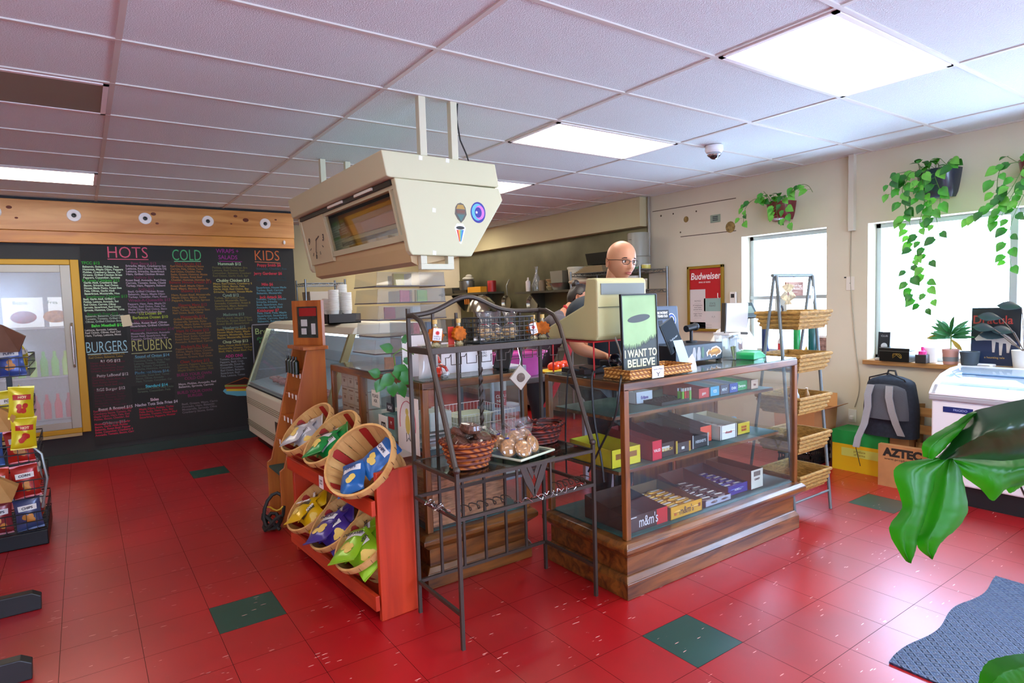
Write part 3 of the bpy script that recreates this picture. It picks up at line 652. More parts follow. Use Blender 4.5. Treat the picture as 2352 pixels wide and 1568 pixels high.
for k in range(4):
    t = MB((1.24, 4.47+k*.07, 1.064)).cyl((1.24, 4.47+k*.07, 1.064), .02, 0, .09, 12).lathe([(.02, .09), (.008, .105), (.008, .125)], (1.24, 4.47+k*.07, 1.064), 12, capt=True)
    tag(t.build('sauce_bottle', mat(('16281c', '1c2020', '203024', '101814')[k], .2, coat=.4)), 'small dark glass bottle on the top shelf of the orange tower', 'bottle', 'dark bottles on the tower')
b = MB((1.15, 4.55, .0)).lathe([(.04, 0), (.042, .15), (.03, .2), (.02, .22), (.02, .26)], (1.15, 4.55, 0), 16, capt=True)
tag(b.build('spray_bottle', mat('d8d0e0', .3)), 'white bottle with purple cap inside the bottom of the orange tower', 'bottle')
b = MB((1.02, 4.42, 0)).tube([(1.02+.07*math.cos(a*.5), 4.42+.05*math.sin(a*.5), .13+.11*math.sin(a*.5+.5)) for a in range(13)], .012, 6).tube([(1.0+.05*math.cos(a*.7), 4.40+.06*math.sin(a*.6), .06+.05*math.sin(a)) for a in range(18)], .014, 6)
b2 = b.build('shoulder_bag', mat('1a1a18', .6)); tag(b2, 'black bag with looped strap on the floor at the tower foot', 'bag')
b = MB().tube([(-.05+.02*i, -.04+.01*math.sin(i), .16+.02*math.cos(i)) for i in range(6)], .006, 5); b.build('yellow_trim', mat('c8a820', .5), b2)
# ------------------------------------------------------------ chalkboard wall: menu, timber header, cooler
Yb = BW-.0
board = thing('menu_board', 'tall black chalkboard menu covering the back wall, coloured chalk columns', 'menu', (1.1, Yb-.012, .15))
MB((1.1, Yb-.012, .15)).box(.04, Yb-.012, .15, 2.2, Yb-.001, 2.25).build('panel', mat('1d1e1d', .75, var=.15, bs=3), board, smooth=0)
def chalk(c): return mat(c, .95)
yt = Yb-.0125
def ct(s, u, v, hpx, c, nm='chalk_text', align='CENTER', off=.0008, sx=1, lines=1.0, rot=0, w=0):
    p = at(u, v, 'y', yt); size = hpx*1.38*(at(u, v, 'y', yt).z-at(u, v+1, 'y', yt).z)
    o = text(nm, s, chalk(c), size, board, (p.x-1.1, -.0006, p.z-.15), NY, align, .0002, off, sx, lines=lines, fit=(at(u+w/2, v, 'y', yt)-at(u-w/2, v, 'y', yt)).length if w else 0)
    if rot: o.rotation_euler = (PI/2, rot, 0)
    return o
def rule(u0, v0, u1, v1, c):
    a, b_ = at(u0, v0, 'y', yt), at(u1, v1, 'y', yt)
    MB((1.1, Yb-.012, .15)).prism([(a.x, a.z-.004), (b_.x, b_.z-.004), (b_.x, b_.z+.004), (a.x, a.z+.004)], 'y', yt-.001, yt).build('underline', chalk(c), board, smooth=0)
ct('HOTS', 293, 581, 27, 'c85a72', 'heading', off=-.0012, w=92); rule(247, 595, 341, 596, 'c85a72')
ct('COLD', 429, 587, 26, '4ca86c', 'heading', off=-.0012, w=66); rule(400, 600, 461, 600, '7ac090')
ct('WRAPS +\nSALADS', 523, 584, 9.5, '8c2c84', 'heading', lines=1.1, w=52); rule(503, 600, 556, 601, '8c2c84')
ct('KIDS', 613, 588, 24, 'c0683c', 'heading', off=-.0012, w=56); rule(585, 601, 644, 604, 'b87050')
ct('BURGERS', 245, 797, 26, '90bccc', 'heading', off=-.0012, w=94); rule(201, 814, 294, 808, 'a0c4cc')
ct('REUBENS', 349, 793, 26, '9a9a60', 'heading', off=-.0012, w=92); rule(302, 812, 395, 806, '8c9070')
rd = random.Random(5)
ING = 'Grilled Chicken Breast, Bacon, Cheddar, House Made Pesto, Tomato, Red Onion, Lettuce, Garlic Aioli, Swiss, Ham, Turkey, Roast Beef, Sauerkraut, Avocado, Cucumber, Feta, Greens, Mozzarella, Basil, Balsamic, Cranberry Sauce, Mayo, Maple Dijon, Pickles, Sprouts, Hummus, Peppers, Olives, Sriracha, Carrots'.split(', ')
def para(n, w):
    out = []
    for i in range(n):
        l = ''
        while len(l) < w: l += rd.choice(ING)+', '
        out.append(l[:w+2].rstrip(', '))
    return '\n'.join(out)
def block(u, v, n, c, w=27, hp=4.6, step=1.02):
    ct(para(n, w), u, v, hp, c, 'chalk_text', 'LEFT', .0009, 1, 1.0, w=min(96, w*3.55))
# (column text: x left, y of the block middle, lines)
gw, lav, org_, blue, red_, gr = 'b4ccb0', 'a090a0', '8c6030', '4c7888', '9c2c28', '2c9030'
for s, u, v, c in (('TFCC $12', 208, 604, gr), ('R-Town Chicken $12', 232, 644, gr), ('Southwest Chicken $13', 246, 681, '2a7830'), ('Beneath Free $12', 236, 721, '1c6428'), ('Bahn Meatball $12', 247, 747, '50c84c'),
    ('Raw Sauce $13', 330, 605, '6c3450'), ('Hellroy $11', 331, 637, '5c2c44'), ('Kelly $13', 336, 664, '5c2c44'), ('Wreck-A-Quesadilla $13', 344, 689, '6c2c50'), ('Big Weiner $7', 336, 737, '5c2c48'), ('Meatloaf Sub Grinder $14', 350, 757, '5c2448'),
    ('* 1/2 Dozen $6\n* Barbecue Dozen $10', 342, 724, '8c9c38'), ('R1 GG $12', 254, 829, 'b8b0b8'), ('Patty LaBoeuf $12', 259, 861, 'a098a0'), ('RGS Burger $12', 255, 893, 'a8a0a8'), ('Beast & Bossed $15', 266, 937, 'b0a0a8'), ("O'Hanna $15", 262, 970, '807880'),
    ('Sound of Onion $14', 350, 817, '5888a0'), ('Piedmont Nova $14', 349, 854, '48708c'), ('Standard $14', 360, 885, '48a8c0'), ('Sides', 355, 917, 'c0a8b8'), ('Nacho Tots Side Fries $4', 360, 926, 'a8a0b0'),
    ('The Darwin $13', 432, 606, '742420'), ('Banana Mouse Breath $13', 438, 648, '742420'), ('Shawna $12', 438, 668, '742420'), ('Shawna Mary $12', 443, 700, '742420'), ('Mozzarella $12', 443, 727, '742420'), ('Ham N Cheese $13', 443, 759, '742420'), ('Rhubarb Pie $14', 447, 795, '742420'), ('Clean Turkey $12', 448, 829, '742420'),
    ('BUILD YOUR OWN\nCOLD CUT', 447, 863, '6c2450'), ('BUILD YOUR OWN\nBURGER', 448, 903, '6c2450'),
    ('Hummush $12', 527, 606, 'a0c4a0'), ('Chubby Chicken $12', 535, 644, 'a8b890'), ('Cyndi $12', 530, 678, '7c9484'), ('Madonna $13', 537, 722, '5c7468'), ('Hawberry $12', 538, 752, '5c7470'), ('Chop Chop $13', 541, 784, '94a07c'), ('ADD ONS', 538, 817, 'a02870'),
    ('Poppy Smith $6', 618, 609, 'b03444'), ('Jerry Gardener $6', 616, 628, 'b03444'), ('Milo $6', 614, 653, 'b03444'), ('Jack Attack $6', 622, 682, 'b03444'), ('Kidsburger $7', 616, 713, 'b03444')):
    ct(s, u, v, 6.5 if '\n' not in s else 6.5, c, 'item_name', off=.0012, sx=.92)
block(190, 625, 5, gw); block(193, 662, 5, gw, 25); block(192, 700, 5, gw, 28); block(196, 733, 3, '8c9c90', 26); block(195, 765, 3, 'a8a8a4', 24)
block(289, 620, 4, lav); block(289, 650, 3, lav); block(294, 676, 3, '8c7c90', 26); block(294, 708, 4, '88788c', 26); block(299, 746, 2, lav, 26); block(301, 773, 3, '807084', 26)
block(203, 819, 2, '7c6830', 24); block(208, 844, 4, '542430', 23); block(212, 877, 4, '542430', 22); block(217, 915, 7, '482430', 21); block(215, 955, 4, '942c44', 26); block(218, 988, 5, 'b02c48', 26)
block(308, 836, 5, '44504a', 24); block(312, 867, 4, '44504a', 24); block(316, 897, 2, '485448', 24); block(320, 950, 4, '9c2038', 25)
block(392, 627, 6, org_, 26); block(392, 660, 2, org_, 25); block(394, 684, 3, '80602c', 26); block(396, 713, 3, '785828', 25); block(399, 743, 4, '785828', 25); block(402, 777, 4, '6c5030', 25); block(404, 812, 4, '684c30', 25); block(408, 845, 3, '5c4c28', 24); block(410, 886, 2, '9c909c', 25); block(418, 938, 4, '645c64', 24)
block(488, 624, 4, '5c5830', 26); block(490, 661, 4, '948038', 26); block(493, 697, 5, '6c6030', 24); block(497, 738, 3, '5c5830', 24); block(499, 767, 4, '8c7430', 25); block(502, 801, 3, '7c6828', 25); block(506, 845, 7, '686c74', 18)
block(589, 617, 1, '284454', 20); block(589, 640, 2, '20343c', 20); block(589, 667, 3, blue, 20); block(589, 697, 4, blue, 20); block(591, 729, 4, blue, 20)
# darker square patches behind some of the writing
for u0, v0, u1, v1 in ((192, 740, 290, 786), (301, 770, 396, 812), (305, 878, 400, 932), (185, 572, 392, 598)):
    a, b_ = at(u0, v1, 'y', yt), at(u1, v0, 'y', yt)
    MB((1.1, Yb-.012, .15)).box(a.x, yt-.0001, a.z, b_.x, yt+.0003, b_.z).build('black_patch', mat('0c0d0c', .7), board, smooth=0)
# sandwich drawing
def dr(pts, c, nm, lift=.001):
    q = [at(u, v, 'y', yt) for u, v in pts]; MB((1.1, Yb-.012, .15)).prism([(p.x, p.z) for p in q][::-1], 'y', yt-lift-.0005, yt-lift+.0002).build(nm, chalk(c), board, smooth=0)
dr([(512, 898), (516, 893), (600, 892), (606, 898), (590, 908), (545, 909), (520, 905)], '58a0b4', 'plate_drawing'); dr([(520, 893), (600, 890), (598, 897), (520, 898)], 'c8b030', 'sandwich_drawing', .0015)
dr([(516, 884), (606, 882), (604, 892), (518, 893)], 'a03c20', 'sandwich_drawing', .002); dr([(516, 888), (606, 886), (606, 884), (516, 884)], '7c9444', 'sandwich_drawing', .0024); dr([(516, 884), (562, 866), (608, 880), (606, 884)], '8c4820', 'sandwich_drawing', .0028); dr([(521, 883), (562, 868), (602, 881)], '2c1410', 'sandwich_drawing', .0032)
nt_ = tag(MB((.4, Yb-.02, 1.45)).add([(.365, Yb-.016, 1.39), (.455, Yb-.016, 1.40), (.435, Yb-.024, 1.52), (.35, Yb-.018, 1.51), (.365, Yb-.0145, 1.39), (.455, Yb-.0145, 1.40), (.435, Yb-.0225, 1.52), (.35, Yb-.0165, 1.51)], [(0, 1, 2, 3), (7, 6, 5, 4), (0, 4, 5, 1), (1, 5, 6, 2), (2, 6, 7, 3), (3, 7, 4, 0)]).build('paper_note', mat('c8bc9c', .8), smooth=0), 'cream paper slip taped over the hot sandwich column of the chalk menu', 'note')
# little bread board, half hidden by the deli case
bb = thing('bread_sign', 'small framed chalk sign about bread, half behind the deli case top', 'sign', (1.72, 7.75, 1.0)); p0, p1 = at(583, 850, 'y', 7.77), at(640, 742, 'y', 7.77)
MB(bb.location).box(p0.x, 7.762, p0.z, p0.x+.42, 7.775, p1.z).build('board', mat('141514', .7), bb, smooth=0)
f = MB(bb.location)
for q in ((p0.x, p0.z, p0.x+.012, p1.z), (p0.x, p1.z-.012, p0.x+.42, p1.z), (p0.x+.408, p0.z, p0.x+.42, p1.z), (p0.x, p0.z, p0.x+.42, p0.z+.012)): f.box(q[0], 7.758, q[1], q[2], 7.763, q[3])
f.build('frame', mat('7c7c88', .6), bb, smooth=0)
text('lettering', 'Breads', chalk('9cb478'), .10, bb, (p0.x+.17-1.72, .007, p1.z-.09-1.0), NY, ext=.0003); text('lettering', 'gluten free\n& bagels', chalk('4c9c5c'), .045, bb, (p0.x+.15-1.72, .007, p1.z-.19-1.0), NY, ext=.0003)
# pine header with round ports
hd = thing('timber_header', 'wide varnished pine boards across the top of the chalkboard wall', 'wood trim', (-1.0, Yb-.06, 2.26)); o = hd.location
HW = wood('b87428', 'd89a4c', 'x', .35, 2.2, .3)
MB(o).box(LX, Yb-.055, 2.385, 2.21, Yb-.004, 2.685).build('upper_board', HW, hd, smooth=0, bevel=.004)
MB(o).box(LX, Yb-.06, 2.26, 2.205, Yb-.003, 2.382).build('lower_board', wood('b06814', 'd08c2c', 'x', .35, 3, .3), hd, smooth=0, bevel=.004)
for i, x in enumerate((-.62, .012, .64, 1.255, 1.877)):
    Mx = Matrix.Translation((x, Yb-.055, 2.548)) @ Matrix.Rotation(PI/2, 4, 'X')
    MB(o, Mx).lathe([(.062, 0), (.058, .008), (.026, .008), (.022, .002), (.0005, .0015)], (0, 0, 0), 28, capb=False).build('port_ring', WHITE, hd)
    MB(o, Mx).lathe([(.021, .002), (.014, .010), (.0005, .013)], (0, 0, 0), 16, capb=False).build('dark_eye', mat('202420', .3), hd)
for x, z, s in ((.72, 2.60, .022), (.75, 2.50, .014), (1.55, 2.62, .018), (1.66, 2.58, .028), (-.5, 2.60, .02), (-.45, 2.50, .012), (1.5, 2.53, .01), (2.0, 2.6, .012)):
    MB(o).ball((x, Yb-.0555, z), s, 12, 6, 1.2, .04, .8).build('knot', mat('6c3010', .6), hd)
tag(MB((2.08, Yb-.07, 2.33)).ball((2.08, Yb-.075, 2.33), .016, 12, 8, 1, .7, 1.6).build('doorbell_button', mat('e8e4dc', .4)), 'small white oval button at the right end of the pine header', 'button')
tag(MB((-.60, Yb-.08, 2.44)).box(-.66, Yb-.09, 2.44, -.58, Yb-.056, 2.53).build('sensor', WHITE, bevel=.004), 'small white box on the pine header at the left edge', 'sensor')
# recessed glass-door cooler
K = thing('cooler', 'yellow framed glass door cooler set in the back wall, foggy and lit', 'cooler', (-.7, Yb-.03, .3)); o = K.location
cx0, cx1, cz0, cz1 = -1.3, .02, .315, 2.10
YF = mat('b08410', .4, .3)
for q in ((cx0, cz0, cx0+.07, cz1), (cx1-.075, cz0, cx1, cz1), (cx0+.07, cz1-.055, cx1-.075, cz1), (cx0+.07, cz0, cx1-.075, cz0+.05)):
    MB(o).box(q[0], Yb-.05, q[1], q[2], Yb-.001, q[3]).build('yellow_frame', YF, K, smooth=0, bevel=.006)
for q in ((cx0+.07, cz0+.05, cx0+.10, cz1-.055), (cx1-.16, cz0+.05, cx1-.075, cz1-.055), (cx0+.10, cz1-.13, cx1-.16, cz1-.055), (cx0+.10, cz0+.05, cx1-.16, cz0+.12)):
    MB(o).box(q[0], Yb-.04, q[1], q[2], Yb-.001, q[3]).build('door_frame', mat('a09888', .4, .6), K, smooth=0, bevel=.003)
MB(o).tube([(cx1-.1, Yb-.04, 1.0), (cx1-.1, Yb-.075, 1.03), (cx1-.1, Yb-.075, 1.42), (cx1-.1, Yb-.04, 1.45)], .011, 8).build('door_handle', CHROME, K)
MB(o).box(cx0-.02, Yb-.06, cz0-.03, cx1-.08, Yb, cz0).build('bottom_ledge', mat('a89468', .4), K, smooth=0)
# the cabinet is 10 cm deep behind the door, products stand in it
MB(o).box(cx0+.10, Yb-.012, cz0+.1, cx1-.16, Yb-.0105, cz1-.13).build('back_lining', mat('8c9094', .5, emit=.12), K, smooth=0)  # lining glows slightly, standing in for the cooler's inside lighting
MB(o).box(cx0+.10, Yb-.038, cz0+.12, cx1-.16, Yb-.036, cz1-.13).build('foggy_pane', glass((.96, .98, 1), 1, .12, .26, (.8, .84, .9)), K, smooth=0)
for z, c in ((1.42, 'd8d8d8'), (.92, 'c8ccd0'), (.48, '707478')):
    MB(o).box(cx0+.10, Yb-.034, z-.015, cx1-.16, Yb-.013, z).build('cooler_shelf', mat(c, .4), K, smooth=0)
def coolbox(label, x0, x1, z0, z1, c, img, txt):
    t = thing('frozen_food_box', label, 'box', ((x0+x1)/2, Yb-.026, z0)); b = MB(t.location).box(x0, Yb-.034, z0, x1, Yb-.014, z1).build('carton', mat(c, .5, emit=.4), t, smooth=0)  # carton colour glows in place of cooler lighting
    g = MB(t.location).ball(((x0+x1)/2, Yb-.0342, z0+(z1-z0)*.34), .07, 14, 8, 1.5, .02, .9).build('food_picture', mat(img, .6, var=.5, bs=25), t)
    text('lettering', txt, mat('1c6430', .6), .05, t, (-.02, -.009, (z1-z0)*.82), NY, ext=.0003)
coolbox('white carton with green lettering on the cooler top shelf, nearest the left edge', -.62, -.30, 1.425, 1.72, 'e8e8e4', 'b02818', 'Bettie')
coolbox('white carton with fried food picture on the cooler top shelf, nearest the door handle', -.26, -.145, 1.425, 1.72, 'f0f0ea', 'd89040', 'Fres')
coolbox('white carton with orange food picture on the cooler top shelf between the other two', -.90, -.66, 1.425, 1.72, 'e8e8e4', 'c87828', 'Best')
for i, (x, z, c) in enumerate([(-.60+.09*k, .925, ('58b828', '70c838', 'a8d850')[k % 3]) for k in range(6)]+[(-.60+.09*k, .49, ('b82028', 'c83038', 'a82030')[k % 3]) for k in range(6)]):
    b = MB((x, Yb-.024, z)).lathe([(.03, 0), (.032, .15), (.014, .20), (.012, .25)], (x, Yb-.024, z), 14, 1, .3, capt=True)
    tag(b.build('drink_bottle', mat(c, .4, emit=.12)), ('green drink bottle on the cooler middle shelf' if z > .7 else 'red drink bottle on the cooler bottom shelf'), 'bottle', 'green bottles in the cooler' if z > .7 else 'red bottles in the cooler')  # faint glow in the bottle colours replaces light inside the cooler

# ------------------------------------------------------------ deli case
D = thing('deli_case', 'white curved-front refrigerated deli case with slanted glass, beside the chalk menu', 'deli case', (1.53, 4.9, 0)); o = D.location
dy0, dy1 = 4.85, 7.62
DW = mat('ddd8c4', .4)
prof = [(1.60, .06), (1.535, .12), (1.525, .62), (1.56, .66), (2.45, .66), (2.45, .06)]
MB(o).prism(prof, 'y', dy0, dy1).build('lower_body', DW, D, smooth=0, bevel=.008)
MB(o).box(1.62, dy0+.03, 0, 2.4, dy1-.03, .06).build('toe_kick', BLACK, D, smooth=0)
MB(o).prism([(1.80, 1.30), (1.83, 1.36), (1.90, 1.385), (2.40, 1.385), (2.45, 1.35), (2.45, 1.30)], 'y', dy0, dy1).build('top_canopy', DW, D, smooth=0, bevel=.008)
MB(o).add([(1.548, dy0+.04, .66), (1.548, dy1-.04, .66), (1.795, dy1-.04, 1.30), (1.795, dy0+.04, 1.30)], [(0, 1, 2, 3)]).build('slanted_glass', glass((.82, .9, .95), 1.6, .05, .16, (.62, .74, .84)), D, smooth=0)
for y in (dy0, dy1-.04):
    MB(o).prism([(1.535, .65), (1.60, .65), (1.84, 1.31), (1.785, 1.31)], 'y', y, y+.04).build('glass_end_frame', mat('b0a87c', .3, .7), D, smooth=0)
    MB(o).prism([(1.60, .66), (2.45, .66), (2.45, 1.31), (1.84, 1.31)], 'y', y+.005, y+.02).build('end_panel', glass((.85, .92, .95), 1.4, .04, .1), D, smooth=0)
MB(o).box(2.40, dy0, .66, 2.44, dy1, 1.3).build('rear_panel', mat('c0c4c8', .5), D, smooth=0)
MB(o).tube([(1.55, dy0, .655), (1.55, dy1, .655)], .009, 6).build('black_seal', BLACK, D)
f = MB(o)
for z in (.52, .50, .48, .46, .26, .24, .22, .20): f.box(1.5225, dy0+.01, z, 1.53, dy1-.01, z+.005)
f.build('grooves', mat('8c866c', .5), D, smooth=0)
MB(o).prism([(1.56, .68), (2.38, .80), (2.38, .82), (1.56, .70)], 'y', dy0+.05, dy1-.05).build('inner_deck', mat('9ca8b0', .4), D, smooth=0)
MB(o).box(1.95, dy0+.05, 1.02, 2.38, dy1-.05, 1.03).build('inner_shelf', glass((.8, .9, .95), 1), D, smooth=0)
rd = random.Random(3)
for k in range(9):
    y = 5.3+k*.23; b = MB((1.72, y, .70))
    for q in range(16): b.ball((1.68+rd.uniform(0, .14), y+rd.uniform(-.085, .085), .745+rd.uniform(0, .02)), .026, 8, 6, 1, 1.2, .7)
    s = tag(b.build('meat_pile', mat(('a85a58', '9c4c48', 'b07870')[k % 3], .5, var=.3, bs=40)), 'pink pile of sliced meat on the deli case deck', 'meat', 'meat piles in the deli case')
MB(o).box(1.86, dy0+.1, 1.275, 1.90, dy1-.1, 1.297).build('case_lamp', mat('e8f4ff', .5, emit=6), D, smooth=0)
lg = MB(o).box(1.522, 6.25, .30, 1.5245, 6.35, .41).build('maker_badge', mat('403830', .4), D, smooth=0)
# cups in a black caddy on the deli top
cc = thing('cup_caddy', 'black low caddy on the deli case top holding paper cup stacks', 'caddy', (1.93, 5.5, 1.386)); MB().box(-.15, -.15, 0, .15, .15, .008).box(-.15, -.15, 0, -.142, .15, .085).box(.142, -.15, 0, .15, .15, .085).box(-.15, -.15, 0, .15, -.142, .085).box(-.15, .142, 0, .15, .15, .085).build('tray_body', mat('241c18', .4), cc, smooth=0)
text('logo', '2', PAPER, .05, cc, (-.151, -.03, .042), NX)
def cups(label, x, y, n, z):
    t = thing('cup_stack', label, 'cups', (x, y, z)); b = MB()
    b.lathe([(.029, 0), (.043, .105)], (0, 0, 0), 20)
    for i in range(n): b.lathe([(.0435, .105+i*.0125), (.0475, .108+i*.0125), (.044, .1165+i*.0125)], (0, 0, 0), 20, capb=False)
    b.build('paper_cups', mat('e0ddd4', .7), t, smooth=50)
    b = MB()
    for q in range(9): a = 2.6+rd.uniform(-.9, 1.3); zz = rd.uniform(.02, .09); r_ = .030+.013*zz/.105; b.ball((r_*math.cos(a), r_*math.sin(a), zz), .008, 8, 5, .5, 1, 1.2)
    b.build('printed_beans', mat('2a2420', .7), t)
    return t
cups('short white printed paper cup stack, front left in the black caddy', 1.85, 5.56, 9, 1.396); cups('taller printed paper cup stack beside the plain one in the caddy', 1.87, 5.44, 15, 1.396); cups('tallest paper cup stack at the back of the black caddy', 1.98, 5.53, 19, 1.396); cups('plain paper cup stack at the right of the black caddy', 1.98, 5.42, 13, 1.396)
# pass-through opening, shelf unit and things behind the deli
struct(MB().box(2.2, 9.0, 0, 3.3, 9.1, CEIL).build('wall_partition', wallmat('c6bb90'), smooth=0))
def wire_shelf(name, label, x0, y0, x1, y1, zs, H):
    t = thing(name, label, 'shelf', (x0, y0, 0)); o = t.location; m = mat('8c9090', .3, .9)
    for x in (x0, x1):
        for y in (y0, y1):
            MB(o).cyl((x, y, 0), .013, 0, H, 12).build('post', m, t)
    for z in zs:
        f = MB(o)
        for zz in (z, z-.035):
            f.tube([(x0, y0, zz), (x1, y0, zz), (x1, y1, zz), (x0, y1, zz)], .004, 6, closed=True)
        for (ax, ay), (bx_, by_) in (((x0, y0), (x1, y0)), ((x0, y0), (x0, y1)), ((x0, y1), (x1, y1)), ((x1, y0), (x1, y1))):
            n = max(4, int((abs(bx_-ax)+abs(by_-ay))/.045)); f.tube([(ax+(bx_-ax)*i/n, ay+(by_-ay)*i/n, z-.035*(i % 2)) for i in range(n+1)], .0035, 4)
        lx = x1-x0 < y1-y0
        for i in range(int(max(x1-x0, y1-y0)/.03)):
            if lx: y = y0+.03*i; f.bar((x0, y, z), (x1, y, z), .0022, 4)
            else: x = x0+.03*i; f.bar((x, y0, z), (x, y1, z), .0022, 4)
        f.build('wire_shelf', m, t, smooth=40)
    return t
wire_shelf('wire_shelving', 'chrome wire shelving behind the deli case, next to the chalkboard edge', 2.42, 8.1, 2.95, 8.5, (.9, 1.35, 1.85), 1.9)
tag(MB((2.7, 8.3, 1.36)).tbox(2.5, 8.15, 1.36, 2.88, 8.45, 1.74, .02, .02).build('plastic_tub', mat('b8b0a0', .4)), 'large pale tub on the chrome shelving behind the deli case', 'tub')
# ------------------------------------------------------------ hanging sign with clock
HS = thing('hanging_sign', 'cream plastic overhead sign box with clock and empty display window, hung from the ceiling', 'hanging sign', (1.76, 3.15, 1.75)); o = HS.location
CP = mat('cdc9a2', .45, bump=.03, bs=200); TAN = mat('c4a878', .5); ya, yb_ = 3.15, 4.97
# end caps: photographed outline of the end panel (x, z)
cap_up = [(1.382, 2.377), (2.12, 2.372), (2.145, 2.235), (1.43, 2.235), (1.408, 2.24)]
cap_lo = [(1.452, 2.235), (2.142, 2.228), (2.168, 2.158), (1.93, 1.812), (1.543, 1.815), (1.525, 1.84)]
MB(o).prism(cap_up, 'y', ya, yb_).build('upper_fascia', CP, HS, smooth=0, bevel=.006)
for y0_, y1_ in ((ya, ya+.05), (yb_-.05, yb_)): MB(o).prism(cap_lo, 'y', y0_, y1_).build('end_panel', CP, HS, smooth=0, bevel=.006)
# sloping display side, x from 1.452 (top) to 1.543 (bottom)
def sl(z, d=0): return 1.462+(2.235-z)*(.085/.42)+d
def slab(y0_, y1_, z0, z1, d0, d1, nm, m, par=HS): return MB(o).prism([(sl(z0, d0), z0), (sl(z1, d0), z1), (sl(z1, d1), z1), (sl(z0, d1), z0)], 'y', y0_, y1_).build(nm, m, par, smooth=0)
yc = 4.42
slab(ya+.06, yb_-.05, 1.90, 1.935, 0, .03, 'window_frame_bar', CP); slab(ya+.06, yc, 2.185, 2.21, 0, .03, 'window_frame_bar', CP)
slab(ya+.10, ya+.125, 1.90, 2.21, 0, .03, 'window_frame_bar', CP); slab(yc-.02, yc, 1.90, 2.21, 0, .03, 'window_frame_bar', CP)
slab(yc, yb_-.05, 1.87, 2.22, -.004, .02, 'clock_plate', mat('d0c49c', .5))
slab(ya+.12, yc-.02, 1.93, 2.19, .10, .115, 'inner_back', wood('b07c3c', 'c8985a', 'y', .4, 2))
slab(ya+.12, yc-.02, 2.03, 2.10, .085, .099, 'inner_stripe', mat('d09a68', .5)); slab(ya+.12, yc-.02, 1.93, 2.0, .085, .099, 'inner_dark_board', mat('7c6a50', .5))  # stripe and a darker brown lower board inside the window
slab(ya+.12, yc-.02, 1.93, 2.19, .012, .014, 'cover_glass', glass((.92, .88, .8), 1.6, .03))
slab(ya+.30, ya+.95, 1.925, 1.955, .016, .06, 'brass_ledge', mat('b8923c', .4, .4))
MB(o).prism([(sl(1.90, .02), 1.86), (sl(1.90, .02), 1.90), (1.95, 1.90), (1.90, 1.82), (1.60, 1.76), (1.56, 1.78)], 'y', ya+.05, yb_-.05).build('lower_housing', TAN, HS, smooth=0)
MB(o).prism([(1.60, 2.235), (1.60, 1.9), (1.97, 1.9), (2.12, 2.15), (2.11, 2.235)], 'y', ya+.05, yb_-.05).build('rear_housing', CP, HS, smooth=0)
for y in (3.45, 3.95): MB(o).box(1.44, y, 2.212, 1.452, y+.28, 2.228).build('lamp_slot', mat('e8e8dc', .4), HS, smooth=0)
MB(o).box(1.45, ya+.06, 2.205, 1.6, yb_-.06, 2.234).build('lamp_trough', mat('2c281c', .6), HS, smooth=0)
# clock
cy_, cz_ = (yc+yb_-.05)/2, 2.045
ang = -math.atan2(.085, .42)
CK = thing('', '', ''); CK.name = 'clock_dial'; [CK.__delitem__(k) for k in ('label', 'category')]; CK.parent = HS
CK.location = Vector((sl(cz_, -.006), cy_, cz_))-o
CK.rotation_euler = (PI/2, 0, -PI/2)
for i in range(12):
    a = 2*PI*i/12; x, z = .165*math.sin(a), .12*math.cos(a)
    if i % 3 == 0: text('numeral', {0: '12', 3: '3', 6: '6', 9: '9'}[i], BLACK, .07, CK, (x, z, .003), (0, 0, 0), off=.002)
    else:
        b = MB(M=Matrix.Translation((x, z, 0)) @ Matrix.Rotation(-a, 4, 'Z')); b.box(-.003, -.013, -.001, .003, .013, .001); b.build('hour_mark', BLACK, CK, smooth=0)
for a, l, w in ((1.25, .075, .005), (3.3, .095, .0035)):
    b = MB(M=Matrix.Rotation(-a, 4, 'Z')); b.box(-w, -.01, .001, w, l, .003); b.build('clock_hand', BLACK, CK, smooth=0)
# stickers on the end panel
def disc(nm, pts, m, par, y): return MB(o).prism(pts, 'y', y-.0008, y).build(nm, m, par, smooth=0)
def ell(cx, cz, rx, rz, n=28): return [(cx+rx*math.cos(2*PI*i/n), cz+rz*math.sin(2*PI*i/n)) for i in range(n)]
P_ = lambda u, v: (lambda q: (q.x, q.z))(at(u, v, 'y', ya))
def stick(label, parts):
    cx, cz = parts[0][1][0] if isinstance(parts[0][1][0], tuple) else (0, 0)
    t = thing('sticker', label, 'sticker', (cx, ya, cz))
    for k, (nm, pts, c) in enumerate(parts): MB(t.location).prism(pts, 'y', ya-.0012-.0006*k, ya-.0003-.0006*k).build(nm, mat(c, .4), t, smooth=0)
    return t
a = P_(1098, 488); stick('round blue, cyan and pink swirl sticker on the cream sign end', [('disc', ell(a[0], a[1], .052, .062), '1c1c8c'), ('cyan_ring', ell(a[0]-.004, a[1]+.002, .041, .050), '58b4e4'), ('pink_ring', ell(a[0]+.010, a[1], .033, .042), 'd070c8'), ('blue_heart', ell(a[0]+.0, a[1], .024, .031), '18188c'), ('white_star', [(a[0]-.012+.010*(1 if i % 2 == 0 else .42)*math.sin(PI*i/5), a[1]+.011*(1 if i % 2 == 0 else .42)*math.cos(PI*i/5)) for i in range(10)], 'f4f4f8')])
